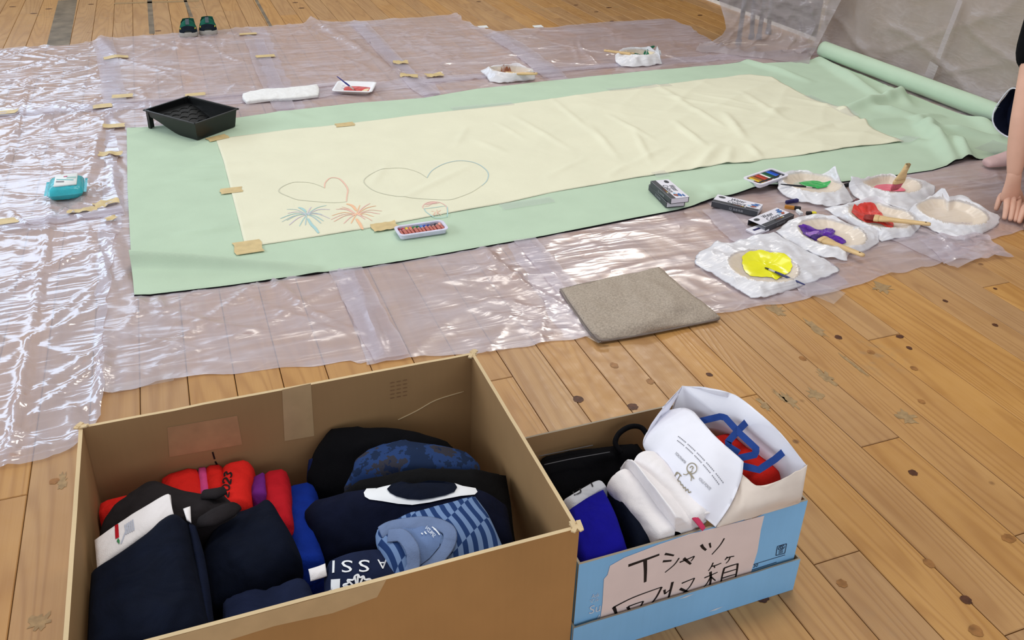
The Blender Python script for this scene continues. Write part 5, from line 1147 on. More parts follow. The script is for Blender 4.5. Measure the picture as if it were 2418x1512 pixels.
wc_box('pastel box lettered Water Colors lying half on the green cloth edge, right of the stack', (1679, 488), (1806, 517), FZ + .004)
wc_box('open empty pastel sleeve lettered Water Colors, against the purple plate', (1806, 549), (1868, 522), FZ + .001, open_end=True)
# slid-out white tray under the open sleeve
A = at(1768, 549, FZ); t = thing('pastel_tray', 'small white pastel tray poking out below the open sleeve', 'tray', tuple(A))
d = nrm(at(1800, 538, FZ) - A); w_ = np.array([-d[1], d[0], 0]); c = at(1788, 546, FZ)
v, f = boxvf(c + Z * .004, d, w_, Z, .035, .022, .004, .001); mk('tray_body', v, f, BOX_WHITE, t, sm=False)
v, f = boxvf(c + Z * .0085 - d * .005, d, w_, Z, .016, .004, .001); mk('dark_slot', v, f, M('navy_slot', (30, 26, 80)), t, sm=False)
# open box of bare pastels
Lq, Fq, Kq = at(1756, 430, .026), at(1793, 445, .026), at(1855, 405, .045)
d = nrm(Fq - Lq); ll = np.array([-d[1], d[0], 0]); Wd = np.linalg.norm(Fq - Lq); Ln = .165
t = thing('pastel_box', 'open white box of bare pastels, left of the green paint plate', 'box', tuple(Lq + d * Wd / 2 + ll * Ln / 2), 'watercolour pastel boxes')
v, f = trayvf(Lq + d * Wd / 2 + ll * Ln / 2, d, ll, Wd / 2, Ln / 2, .017, .001, wall=.003); mk('tray_body', v, f, BOX_WHITE, t, sm=False)
cols = [((110, 34, 30), 'maroon'), ((216, 180, 40), 'yellow'), ((170, 112, 44), 'ochre'), ((112, 58, 34), 'brown'), ((196, 66, 48), 'red'), ((150, 60, 46), 'rust'), ((232, 234, 232), 'white'), ((28, 96, 62), 'dark green'), ((20, 66, 48), 'deep green'), ((44, 104, 214), 'bright blue'), ((30, 74, 176), 'blue'), ((30, 34, 58), 'blue-black')]
for k, (c_, nm) in enumerate(cols):
    q = Lq + ll * (.012 + k * .0128) + d * .004 + Z * .0085; e = q + d * (Wd - .010); mt = M('pastel_' + nm.replace(' ', '_'), c_, rough=.7, var=.08, vs=80)
    tt = thing('pastel_stick', nm + ' pastel stick lying in the open white box', 'pastel', tuple((q + e) / 2 - Z * .005), 'pastel sticks in the open box')
    v, f = boxvf((q + e) / 2 + Z * (.0005 * (k % 3)), nrm(e - q), ll, Z, (Wd - .010) / 2, .0055, .0055, .0012); mk('stick', v, f, mt, tt, sm=False)
    v, f = boxvf(e + Z * (.0005 * (k % 3)) - d * .009, d, ll, Z, .0065, .0060, .0060, .0012); mk('dark_tip', v, f, M('pastel_dark_sleeve', (36, 34, 36), rough=.5), tt, sm=False)
# loose pastels on the film
def loose(px, py, px2, py2, c1, c2, label, split=.6):
    a, e = at(px, py, FZ + .006), at(px2, py2, FZ + .006); d = nrm(e - a); s = np.cross(d, Z); ln = np.linalg.norm(e - a); tt = thing('pastel_stick', label, 'pastel', tuple((a + e) / 2 - Z * .006), 'loose pastel sticks')
    v, f = boxvf(a + d * ln * split / 2, d, s, Z, ln * split / 2, .0058, .0058, .0014); mk('stick', v, f, M('pastel_%d_%d_%d' % c1, c1, rough=.7, var=.08), tt, sm=False)
    v, f = boxvf(a + d * ln * (1 + split) / 2, d, s, Z, ln * (1 - split) / 2, .0062, .0062, .0014); mk('wrapper_end', v, f, M('pastel_%d_%d_%d' % c2, c2, rough=.6, var=.08), tt, sm=False)
loose(1856, 478, 1884, 473, (36, 32, 84), (46, 42, 96), 'loose dark blue pastel below the green plate')
loose(1853, 488, 1891, 493, (186, 124, 50), (34, 32, 34), 'loose ochre pastel with black end beside the open sleeve')
loose(1882, 497, 1893, 506, (236, 238, 240), (220, 222, 226), 'short loose white pastel beside the ochre one')
loose(1927, 504, 1904, 504, (228, 214, 50), (36, 34, 36), 'loose yellow pastel with black end behind the purple plate', .45)
loose(1995, 438, 2012, 434, (28, 28, 34), (32, 32, 38), 'loose black pastel half hidden between the green and pink plates')
loose(2018, 477, 2026, 472, (120, 80, 84), (110, 74, 78), 'tiny loose mauve pastel end behind the red plate')
# tray of wrapped crayons
zc0 = .0115; A, Bq, Cq = at(946, 567.5, zc0), at(1057, 551, zc0), at(930, 534, zc0 + .02)
d = nrm(Bq - A); w_ = np.array([-d[1], d[0], 0]); Ln = np.linalg.norm(Bq - A); Wd = float((Cq - A) @ w_)
t = thing('crayon_tray', 'white tray of twelve salmon-wrapped crayons at the cream cloth edge', 'box', tuple(A + d * Ln / 2 + w_ * Wd / 2))
v, f = trayvf(A + d * Ln / 2 + w_ * Wd / 2, d, w_, Ln / 2 - .002, Wd / 2 - .002, .017, .001, wall=.003); mk('tray_body', v, f, M('pale_lilac_plastic', (214, 214, 234), rough=.35), t, sm=False)
tips = [(150, 30, 50), (190, 40, 60), (226, 196, 60), (228, 130, 90), (60, 130, 60), (36, 100, 54), (90, 140, 210), (40, 70, 170), (50, 60, 130), (110, 90, 100), (60, 50, 54), (236, 170, 150)]
names = ['dark red', 'crimson', 'yellow', 'orange', 'green', 'dark green', 'light blue', 'blue', 'navy', 'mauve-grey', 'black', 'pale peach']
WRAP = M('salmon_crayon_wrapper', (196, 112, 100), rough=.45, var=.12, vs=60); WRAP2 = M('wrapper_band', (222, 178, 170), rough=.45)
for k in range(12):
    q = A + d * (.011 + k * (Ln - .022) / 11) + w_ * .006 + Z * .0095; e = q + w_ * (Wd - .014); r_ = .0057
    tt = thing('crayon', 'salmon-wrapped crayon with %s tip in the crayon tray' % names[k], 'crayon', tuple((q + e) / 2 - Z * r_), 'crayons in the tray')
    l_ = e - q; tilt = Z * .0025 * ((k * 5) % 3)
    v, f = tubevf([q + tilt, q + l_ * .62 + tilt * .5], r_, 10); wp_ = mk('wrapper', v, f, WRAP, tt)
    v, f = tubevf([q + l_ * .60 + tilt * .5, q + l_ * .66 + tilt * .4], r_ * 1.03, 10); mk('wrapper_band', v, f, WRAP2, wp_)
    v, f = tubevf([q + l_ * .64, q + l_ * .92, q + l_ * .97, q + l_], [r_ * .94, r_ * .94, r_ * .8, r_ * .5], 10); mk('tip', v, f, M('crayon_tip_%d' % k, tips[k], rough=.6), tt)

# ================================================================== TAUPE TOWEL
rows = [[(1326, 676, .020), (1400, 659, .022), (1480, 643, .022), (1556, 629, .018)], [(1343, 704, .024), (1425, 688, .034), (1510, 673, .026), (1605, 668, .034)], [(1370, 743, .024), (1460, 728, .024), (1555, 712, .046), (1650, 704, .040)], [(1394, 776, .026), (1500, 762, .034), (1600, 746, .026), (1682, 727, .036)], [(1416, 799, .020), (1520, 782, .020), (1620, 762, .020), (1702, 745, .020)]]
o, tw = sheet3('folded_towel', rows, TAUPE, t=.013, n=10, amp=.009, sc=9, seed=17, rnd=.55, label='taupe folded terry towel on the plastic edge, nearest the bare floor', cat='towel')
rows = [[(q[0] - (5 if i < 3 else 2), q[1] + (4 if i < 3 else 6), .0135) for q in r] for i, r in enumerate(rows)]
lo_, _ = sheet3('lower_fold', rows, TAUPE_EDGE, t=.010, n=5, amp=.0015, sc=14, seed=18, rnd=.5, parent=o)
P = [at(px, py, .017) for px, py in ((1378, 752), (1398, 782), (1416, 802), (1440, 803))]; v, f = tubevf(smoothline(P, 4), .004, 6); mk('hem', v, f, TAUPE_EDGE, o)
c = at(1408, 786, .014); v, f = boxvf(c, nrm(np.array([.55, -1, 0])), nrm(np.array([1, .55, 0])), Z, .018, .005, .0008); mk('care_tag', v, f, LABEL_WHITE, o, label='white care tag')

# ================================================================== CARDBOARD BOX
XA, XB, YA, YB, HB, TW = -.2435, .484, .9014, 1.412, .300, .0065
cb_ = thing('cardboard_box', 'large open brown cardboard box full of dark folded shirts, nearest the camera', 'box', ((XA + XB) / 2, (YA + YB) / 2, .0))
def panel(nm, lo, hi, mats, facing, parent, sub=14, bow=0.0, edge_bump=.0012, seed=0, label=None):
    """corrugated panel: outer face, inner face and pale cut edge; slight bow"""
    lo, hi = np.array(lo), np.array(hi); ax = 0 if (hi - lo)[0] > (hi - lo)[1] else 1; th_ = 1 - ax; V = []; F = []; FM = []
    n = sub
    for side in (0, 1):
        for j in range(5):
            for i in range(n + 1):
                p = np.zeros(3); p[ax] = lo[ax] + (hi[ax] - lo[ax]) * i / n; p[2] = lo[2] + (hi[2] - lo[2]) * j / 4
                u = i / n; p[th_] = (lo[th_] if side == 0 else hi[th_]) + bow * math.sin(PI * u) * (j / 4) * facing
                if j == 4: p[2] += edge_bump * perlin(i * .9, 0, seed) 
                V.append(p)
    m_ = 5 * (n + 1)
    for side in (0, 1):
        for j in range(4):
            for i in range(n): a = side * m_ + j * (n + 1) + i; F.append((a, a + 1, a + n + 2, a + n + 1)); FM.append(0 if (side == 1) == (facing > 0) else 1)
    for i in range(n): a = 4 * (n + 1) + i; F.append((a, a + 1, a + 1 + m_, a + m_)); FM.append(2); F.append((i, i + m_, i + 1 + m_, i + 1)); FM.append(2)
    for j in range(4):
        for i in (0, n): a = j * (n + 1) + i; F.append((a, a + n + 1, a + n + 1 + m_, a + m_)); FM.append(2)
    return mk(nm, V, F, mats, parent, sm=False, fm=FM, label=label)
KM = [KRAFT, KRAFT_IN, KRAFT_EDGE]
panel('front_panel', (XA, YA, .0), (XB, YA + TW, HB), KM, -1, cb_, seed=1)
back_p = panel('back_panel', (XA, YB - TW, .0), (XB, YB, HB), KM, 1, cb_, seed=2)
panel('left_panel', (XA, YA + TW, .0), (XA + TW, YB - TW, HB), KM, -1, cb_, seed=3)
right_p = panel('right_panel', (XB - TW, YA + TW, .0), (XB, YB - TW, HB), KM, 1, cb_, bow=.0, seed=4)
v, f = wbox((XA + TW, YA + TW, .0), (XB - TW, YB - TW, .006)); mk('bottom_panel', v, f, KRAFT_IN, cb_, sm=False)
for (cx_, cy_, sd_) in ((XA, YB, 1), (XB, YB, 2), (XB, YA, 3)):   # torn, frayed corners
    b = B(); r_ = random.Random(sd_)
    for k in range(5):
        c = np.array([cx_ + r_.uniform(-.006, .006) - (.004 if cx_ > 0 else -.004), cy_ + r_.uniform(-.006, .006) - (.004 if cy_ > 1.2 else -.004), HB + r_.uniform(-.002, .003)]); a_ = r_.uniform(0, PI)
        dx = np.array([math.cos(a_), math.sin(a_), r_.uniform(-.3, .5)]); dx = nrm(dx); dy = nrm(np.cross(Z, dx)); b.add(*boxvf(c, dx, dy, nrm(np.cross(dx, dy)), .008, .0035, .0012))
    b.mk('torn_corner', KRAFT_EDGE, cb_, sm=False, label='frayed torn corner')
TAPE_CLEAR = M('brown_packing_tape', (196, 166, 124), rough=.35, spec=.5, var=.06)
yb_ = YB - TW - .0008
def bp(px, py): return aty(px, py, yb_)
q = [bp(666, 921), bp(734, 906), bp(742, 1030), bp(672, 1042)]; mk('packing_tape', q, [(0, 1, 2, 3)], TAPE_CLEAR, back_p, label='strip of brown packing tape inside the box')
q = [bp(395, 1010), bp(560, 982), bp(572, 1050), bp(400, 1080)]; mk('worn_patch', q, [(0, 1, 2, 3)], M('reddish_worn_card', (180, 138, 100), rough=.8, var=.1), back_p, label='reddish worn patch on the inner wall')
b = B(); v, f = tubevf(smoothline([bp(940, 992), bp(985, 970), bp(1030, 945), bp(1095, 925)], 4), .0012, 5); b.add(v, f); b.mk('scratch', KRAFT_EDGE, back_p, label='pale curved scratch')
b = B()
for k in range(5):
    for w_ in range(3):
        p = bp(922 + w_ * 15, 905 + k * 9 - w_ * 3); b.add(*ribbonvf([p + Y * -.0004, p + X * .008 - Y * .0004], .0022, -Y))
b.mk('faded_print', M('faded_brown_print', (140, 106, 74), rough=.8), back_p, label='faded printed block')
b = B()
for (x0, y0, x1, y1) in ((502, 1068, 507, 1085), (508, 1090, 514, 1100), (583, 1100, 588, 1110)): b.add(*ribbonvf([bp(x0, y0), bp(x1, y1)], .003, -Y))
b.mk('pen_mark', INK, back_p, label='short black pen marks')
q = [np.array([x, YA - .0006, z]) for x, z in ((XA + .10, .300), (.18, .300), (.165, .27), (.10, .262), (.02, .268), (XA + .12, .26))]; mk('packing_tape', q, [tuple(range(6))], TAPE_CLEAR, cb_, label='glossy tape strip on the front rim')

def clampA(top):
    top[..., 0] = np.clip(top[..., 0], XA + TW + .004, XB - TW - .004); top[..., 1] = np.clip(top[..., 1], YA + TW + .004, YB - TW - .004); top[..., 2] = np.maximum(top[..., 2], .02); return top
G1 = 'folded clothes in the cardboard box'
def cloth(nm, label, rows, mat, t=.035, amp=.005, seed=1, n=7, sc=16, clamp=clampA, cat='shirt', group=G1, **k):
    return sheet3(nm, rows, mat, t=t, n=n, amp=amp, sc=sc, seed=seed, clampf=clamp, label=label, cat=cat, group=group, **k)
def lf(nm, label, a, b_, w, h, mat, seed=1, group=G1, cat='shirt', amp=.0055, p=3.8, endr=.32, **k):
    A, Bq = at(*a), at(*b_); A[2] -= h / 2; Bq[2] -= h / 2
    return loaf(nm, A, Bq, w, h, mat, seed=seed, amp=amp, endr=endr, clampf=clampA if group == G1 else clampC, p=p, label=label, cat=cat, group=group, **k)
def decal(nm, top, px, mat, parent, lift=.0014, label=None, rings=5):
    P = np.array(px, float); c = P.mean(0); bd = P; n = len(bd); Q = [c]; 
    for r in range(1, rings + 1): Q += [c + (q - c) * r / rings for q in bd]
    V = [surf_px(top, q[0], q[1], lift)[0] for q in Q]; F = [(0, 1 + k, 1 + (k + 1) % n) for k in range(n)]
    for r in range(rings - 1): F += [(1 + r * n + k, 1 + (r + 1) * n + k, 1 + (r + 1) * n + (k + 1) % n, 1 + r * n + (k + 1) % n) for k in range(n)]
    return mk(nm, V, F, mat, parent, label=label)
def decal_lines(nm, top, lines, w, mat, parent, lift=.0016, label=None, n=4):
    b = B()
    for ln in lines:
        pts = smoothline([np.array([p[0], p[1], 0.]) for p in ln], n) if len(ln) > 2 else [np.array(ln[0]) * (1 - t) + np.array(ln[1]) * t for t in np.linspace(0, 1, 5)]
        S_ = [surf_px(top, q[0], q[1], lift) for q in pts]; v, f = ribbonvf([s_[0] for s_ in S_], w, S_[len(S_) // 2][1]); b.add(v, f)
    return b.mk(nm, mat, parent, label=label)
def decal_text(nm, top, s, o, ux, uy, mat, parent, lift=.0018, label=None):
    v, f = textvf(s); mn, mx = v.min(0), v.max(0); o, ux, uy = map(np.array, (o, ux, uy)); V = []
    for p in v:
        q = o + ux * (p[0] - mn[0]) / (mx[0] - mn[0]) + uy * (p[1] - mn[1]) / (mx[1] - mn[1]); V.append(surf_px(top, q[0], q[1], lift)[0])
    return mk(nm, V, f, mat, parent, sm=False, label=label)
ZA = lambda pts: [(130 + x / 2.69, 950 + y / 2.69) for x, y in pts]
ZB = lambda pts: [(680 + x / 2.69, 950 + y / 2.69) for x, y in pts]
# back row, standing folded shirts
lf('folded_shirt', 'red shirt just showing in the far left corner of the box', (276, 1172, .165), (262, 1222, .18), .07, .14, RED_CLOTH, 2)
lf('folded_shirt', 'red folded shirt at the back of the box, left of the pink one', (420, 1108, .165), (452, 1185, .19), .075, .14, RED_CLOTH, 3)
lf('folded_shirt', 'narrow pink shirt squeezed between two red ones', (477, 1103, .16), (484, 1170, .185), .022, .13, PINK_CLOTH, 4)
lf('folded_shirt', 'red shirt between the pink shirt and the one numbered 2023', (506, 1094, .165), (508, 1165, .19), .036, .14, RED_CLOTH, 5)
o = lf('folded_shirt', 'red shirt numbered 2023 in black', (560, 1092, .17), (548, 1200, .205), .062, .14, RED_CLOTH, 6, m_=26, n=22)
ctr = [(545 + 560) / 2, 1145]
me_v = np.array([v_.co[:] for v_ in o.data.vertices]) + wpos(o); tp6 = me_v.reshape(-1, 22, 3)[:, :12]
DIG = {'2': [[(0, .8), (.15, 1), (.7, 1), (1, .8), (.9, .55), (0, 0), (1, 0)]], '0': [[(.5, 0), (.05, .25), (.05, .75), (.5, 1), (.95, .75), (.95, .25), (.5, 0)]], '3': [[(0, .9), (.5, 1), (.95, .8), (.5, .55), (.95, .25), (.5, 0), (0, .12)]]}
b = B(); e_up = np.array([11, -50.]) * .0 + np.array([(1085 - 1060) / 2.69, (440 - 605) / 2.69]); e_lf = np.array([-44 / 2.69, -10 / 2.69])
o_ = np.array(ZA([(1100, 605)])[0])
for k, ch_ in enumerate('2023'):
    for st_ in DIG[ch_]:
        pts = [o_ + e_up * (k * .25 + x * .19) + e_lf * y for x, y in st_]; S_ = [surf_px(tp6, q[0], q[1], .0016) for q in [p[:2] for p in smoothline([np.r_[p, 0] for p in pts], 4)]]
        b.add(*ribbonvf([s_[0] for s_ in S_], .0034, nrm(sum(s_[1] for s_ in S_))))
b.mk('black_number', INK, o, label='black number 2023')
lf('folded_shirt', 'purple shirt between the numbered red shirt and the crimson one', (611, 1122, .16), (612, 1178, .18), .032, .13, PURPLE_CLOTH, 7)
lf('folded_shirt', 'crimson red shirt standing left of the bright blue one', (650, 1108, .165), (660, 1248, .2), .050, .15, RED_DARK, 8, m_=24)
lf('folded_shirt', 'bright blue towelling shirt running front to back in the box middle', (708, 1135, .15), (728, 1335, .185), .058, .14, BLUE_CLOTH, 9, amp=.005, m_=30)
lf('folded_shirt', 'scrap of red shirt low in front of the blue one', (690, 1345, .15), (702, 1368, .15), .03, .05, RED_DARK, 10)
lf('folded_shirt', 'grey-green cloth edge beside the blue shirt', (722, 1222, .16), (728, 1262, .165), .02, .08, fabric('grey_green_cloth', (66, 82, 82)), 11)
cloth('folded_shirt', 'black shirt heaped at the back right of the box', [[(775, 1003, .20), (860, 997, .215), (975, 1008, .215), (1068, 1038, .195)], [(738, 1055, .185), (850, 1045, .205), (970, 1050, .205), (1078, 1065, .185)], [(724, 1110, .16), (830, 1090, .18), (960, 1085, .18), (1092, 1090, .165)], [(735, 1165, .13), (810, 1155, .145), (940, 1130, .155), (1085, 1112, .15)]], BLACK_CLOTH, t=.06, seed=21)
cloth('folded_shirt', 'navy shirt corner peeking out left of the black heap', [[(726, 1078, .165), (745, 1072, .17), (765, 1070, .17)], [(722, 1110, .15), (745, 1105, .155), (765, 1100, .155)], [(728, 1140, .13), (748, 1135, .135), (768, 1130, .135)]], fabric('navy_peek', (18, 26, 66)), t=.08, seed=22)
cloth('folded_shirt', 'blue camouflage shirt lying on the black heap', [[(905, 1044, .215), (960, 1035, .222), (1050, 1047, .218), (1105, 1067, .195)], [(845, 1073, .215), (940, 1060, .228), (1050, 1069, .222), (1130, 1090, .19)], [(832, 1105, .208), (930, 1095, .222), (1050, 1100, .215), (1133, 1110, .185)], [(812, 1148, .18), (910, 1135, .195), (1040, 1128, .195), (1128, 1130, .17)]], CAMO, t=.03, seed=23)
cloth('folded_shirt', 'plain black shirt across the right side, in front of the camouflage one', [[(838, 1132, .215), (950, 1105, .228), (1060, 1097, .228), (1195, 1112, .187)], [(800, 1165, .195), (940, 1137, .228), (1080, 1132, .225), (1205, 1165, .182)], [(760, 1205, .165), (930, 1182, .205), (1090, 1182, .205), (1212, 1232, .168)], [(750, 1255, .14), (930, 1232, .175), (1100, 1242, .175), (1222, 1292, .15)]], fabric('black_brown_cotton', (14, 14, 16)), t=.045, seed=24)
ring_o, ring_t = cloth('folded_shirt', 'navy shirt with a white crescent ring print', [[(735, 1182, .195), (850, 1152, .232), (1000, 1138, .242), (1130, 1150, .232), (1198, 1190, .2)], [(718, 1202, .188), (850, 1182, .236), (1000, 1172, .246), (1130, 1185, .236), (1205, 1230, .196)], [(735, 1252, .178), (850, 1232, .218), (980, 1226, .228), (1120, 1240, .22), (1212, 1275, .186)], [(768, 1318, .158), (860, 1292, .188), (960, 1282, .2), (1100, 1292, .19), (1202, 1312, .168)]], fabric('print_navy_cotton', (12, 17, 38), var=.2), t=.04, seed=25, n=12, amp=.0022)
decal('white_ring_print', ring_t, ZB([(483, 580), (500, 555), (560, 540), (660, 530), (760, 528), (900, 526), (1060, 522), (1130, 535), (1190, 552), (1202, 575), (1185, 592), (1100, 600), (1000, 618), (900, 640), (790, 655), (700, 648), (600, 632), (520, 622), (490, 605)]), WHITE_PRINT, ring_o, .0035, 'white crescent ring print', rings=14)
decal('ring_centre', ring_t, ZB([(630, 560), (660, 530), (720, 515), (800, 507), (900, 507), (1000, 515), (1060, 528), (1074, 550), (1055, 578), (1000, 598), (920, 615), (840, 626), (760, 622), (690, 605), (650, 585)]), NAVY2, ring_o, .0058, 'navy centre of the ring print', rings=12)
so, stp = cloth('folded_shirt', 'two-tone blue striped shirt with grey V-neck collar, by the front rim', [[(890, 1241, .25), (960, 1208, .262), (1040, 1186, .265), (1122, 1163, .25)], [(887, 1263, .255), (980, 1240, .272), (1070, 1220, .272), (1150, 1200, .255)], [(910, 1310, .255), (1000, 1290, .27), (1090, 1270, .268), (1172, 1245, .25)], [(945, 1376, .24), (1020, 1354, .246), (1110, 1328, .246), (1195, 1302, .235)]], STRIPE, t=.035, seed=26, n=9, amp=.003)
decal('neck_lining', stp, ZB([(640, 830), (740, 800), (850, 790), (940, 800), (975, 850), (960, 920), (900, 990), (835, 1040), (800, 960), (760, 890), (700, 850)]), fabric('pale_denim_lining', (104, 126, 168)), so, .0022, 'washed blue neck lining', rings=5)
def band(nm, top, px, w, mat, parent, lift=.004, label=None):
    S_ = [surf_px(top, q[0], q[1], lift) for q in [p[:2] for p in smoothline([np.array([p[0], p[1], 0.]) for p in px], 5)]]
    P = [s_[0] for s_ in S_]; v, f = tubevf(P, w / 2, 10, flat=(1, .12), up=nrm(sum(s_[1] for s_ in S_))); return mk(nm, v, f, mat, parent, label=label)
band('collar', stp, ZB([(590, 835), (650, 800), (760, 778), (880, 772), (970, 790), (1025, 830), (1020, 900), (970, 975), (900, 1040), (835, 1085)]), .022, COLLAR, so, label='grey V-neck collar band')
band('collar', stp, ZB([(640, 860), (720, 855), (770, 900), (795, 960), (800, 1030), (775, 1095)]), .022, COLLAR, so, .007, label='front grey collar band')
decal_text('neck_label', stp, 'SPRZN', ZB([(925, 868)])[0], (-20, -21), (5, -7), M('white_neck_print', (226, 232, 240)), so, .005, 'white printed neck lettering')
decal_lines('neck_label', stp, [ZB([(915, 800), (935, 815), (950, 835)]), ZB([(925, 812), (945, 828), (962, 850)]), ZB([(868, 830), (880, 845)]), ZB([(848, 838), (856, 848)])], .002, M('white_neck_print', (226, 232, 240)), so, .005)
ao, atp = cloth('folded_shirt', 'navy shirt with upside-down white ASSI lettering and a star-burst leaf emblem', [[(772, 1322, .215), (830, 1298, .236), (888, 1289, .24), (912, 1300, .236)], [(764, 1348, .215), (830, 1330, .24), (895, 1325, .246), (932, 1335, .24)], [(764, 1382, .21), (835, 1370, .236), (905, 1362, .24), (948, 1365, .235)], [(764, 1427, .2), (840, 1412, .22), (910, 1398, .222), (952, 1388, .222)]], SLATE, t=.05, seed=27, n=9, amp=.002)
decal_text('lettering', atp, 'A', ZB([(628, 1001)])[0], (-60 / 2.69, 2 / 2.69), (4 / 2.69, 58 / 2.69), WHITE_PRINT, ao, label='white letter A')
for ch_, xx, ww in (('S', 518, 68), ('S', 410, 68), ('I', 299, 14)):
    decal_text('lettering', atp, ch_, ZB([(xx, 1004 + (518 - xx) * .02)])[0], (-ww / 2.69, 2 / 2.69), (-2 / 2.69, 76 / 2.69), WHITE_PRINT, ao, label='white letter ' + ch_)
decal('white_block', atp, ZB([(276, 1128), (334, 1124), (330, 1228), (248, 1240), (250, 1205), (274, 1200)]), WHITE_PRINT, ao, .002, 'white block letter')
decal('white_block', atp, ZB([(560, 1155), (580, 1130), (620, 1108), (660, 1098), (694, 1094), (698, 1120), (640, 1140)]), WHITE_PRINT, ao, .002, 'white rounded block letter')
star = ZB([(442, 1190), (350, 1195), (360, 1175), (355, 1160), (385, 1150), (380, 1130), (415, 1130), (425, 1108), (445, 1098), (458, 1115), (480, 1108), (490, 1128), (520, 1125), (530, 1145), (500, 1170)])
decal_lines('leaf_emblem', atp, [star[1:] + [star[1]]] + [[star[0], star[k]] for k in (1, 3, 5, 7, 8, 10, 12, 13)] + [ZB([(442, 1190), (350, 1215)])], .0028, WHITE_PRINT, ao, .002, 'white outlined leaf star emblem')
decal('leaf_emblem', atp, ZB([(445, 1192), (470, 1165), (532, 1138), (520, 1165), (475, 1180)]), RED_DARK, ao, .0024, 'red part of the emblem')
cloth('white_sleeve', None, [[(728, 1344, .213), (750, 1337, .219), (768, 1330, .222)], [(731, 1357, .213), (752, 1351, .219), (770, 1345, .222)], [(733, 1371, .209), (754, 1365, .214), (772, 1359, .217)]], WHITE_CLOTH, t=.004, seed=28, cat=None, group=None, amp=.001, parent=ao)
# left half
cloth('folded_shirt', 'dark brown crumpled shirt with a turned-up sleeve, left side of the box', [[(300, 1162, .212), (352, 1128, .225), (405, 1140, .225), (480, 1160, .22), (528, 1162, .218)], [(255, 1202, .212), (345, 1167, .232), (420, 1177, .235), (500, 1182, .230), (560, 1195, .222)], [(235, 1234, .208), (330, 1217, .23), (430, 1217, .23), (510, 1217, .228), (562, 1226, .217)], [(230, 1266, .20), (320, 1252, .215), (430, 1252, .215), (480, 1258, .21), (545, 1252, .2)]], BROWN_CLOTH, t=.05, seed=29, amp=.006, n=8)
br = bpy.data.objects[[o_.name for o_ in bpy.data.objects if o_.get('label', '').startswith('dark brown crumpled')][0]]
v, f = tubevf([at(470, 1235, .235), at(505, 1222, .245), at(540, 1205, .243), at(556, 1196, .238)], [.012, .018, .017, .013], 14, flat=(1, .5)); mk('turned_sleeve', v, f, BROWN_CLOTH, br, label='turned-up sleeve end')
v, f = tubevf([at(480, 1168, .235), at(512, 1166, .24), at(532, 1158, .24)], [.010, .012, .009], 12, flat=(1, .6)); mk('turned_sleeve', v, f, BROWN_CLOTH, br)
wo, wtp = cloth('folded_shirt', 'white shirt with a small red and green print, under the navy one', [[(222, 1272, .232), (300, 1217, .246), (385, 1167, .252), (402, 1165, .252)], [(225, 1302, .232), (310, 1247, .246), (395, 1197, .252), (405, 1192, .252)], [(228, 1340, .228), (320, 1277, .242), (402, 1227, .246), (410, 1212, .246)]], WHITE_CLOTH, t=.014, seed=30, n=9, amp=.0015)
decal('red_print', wtp, ZA([(380, 786), (403, 775), (408, 860), (384, 870)]), RED_DARK, wo, .0016, 'red printed patch')
decal('green_print', wtp, ZA([(392, 885), (402, 865), (412, 880), (410, 905)]), M('green_print', (60, 130, 80)), wo, .0016, 'green printed patch')
decal_lines('pale_lettering', wtp, [ZA([(420 + 12 * k, 900 - 30 * k), (432 + 12 * k, 870 - 34 * k)]) for k in range(4)] + [ZA([(445 + 12 * k, 780 - 8 * k), (455 + 12 * k, 840 - 6 * k)]) for k in range(5)], .0022, M('pale_grey_print', (186, 190, 204)), wo, .0016, 'faint grey lettering')
no, ntp = cloth('folded_shirt', 'large navy folded garment at the near left corner of the box', [[(216, 1342, .236), (280, 1297, .25), (350, 1247, .258), (405, 1206, .258), (440, 1226, .25)], [(213, 1402, .245), (290, 1372, .26), (370, 1332, .268), (425, 1302, .268), (452, 1302, .255)], [(210, 1462, .25), (300, 1442, .264), (380, 1422, .27), (440, 1402, .27), (470, 1392, .257)], [(205, 1532, .248), (300, 1522, .26), (400, 1502, .264), (460, 1492, .262), (492, 1482, .25)]], NAVY2, t=.03, seed=31, n=9, amp=.003, layers=1)
sheet3('under_fold', [[(440, 1220, .248), (460, 1230, .24)], [(455, 1302, .25), (480, 1300, .238)], [(472, 1392, .25), (494, 1390, .236)], [(490, 1482, .245), (504, 1484, .23)]], NAVY, t=.04, n=6, amp=.002, seed=32, clampf=clampA, parent=no)
sheet3('white_lining', [[(432, 1200, .245), (449, 1194, .245)], [(436, 1212, .247), (450, 1215, .246)], [(440, 1226, .247), (451, 1232, .246)]], WHITE_CLOTH, t=.006, n=4, amp=.0005, seed=33, clampf=clampA, parent=no)
cloth('folded_shirt', 'navy folded shirt in the middle of the box, below the red number', [[(560, 1202, .205), (600, 1182, .218), (628, 1166, .22), (652, 1200, .2)], [(500, 1237, .208), (600, 1232, .23), (655, 1222, .232), (690, 1262, .2)], [(478, 1292, .208), (590, 1292, .234), (668, 1288, .232), (712, 1312, .198)], [(480, 1362, .2), (590, 1352, .222), (660, 1342, .215), (706, 1348, .188)], [(495, 1428, .185), (590, 1402, .2), (650, 1388, .192), (690, 1378, .175)]], NAVY2, t=.05, seed=34, n=8, amp=.006)
lf('folded_shirt', 'slate navy rolled shirt along the front wall of the box', (520, 1452, .205), (742, 1392, .215), .085, .06, SLATE, 35, amp=.006, m_=26)

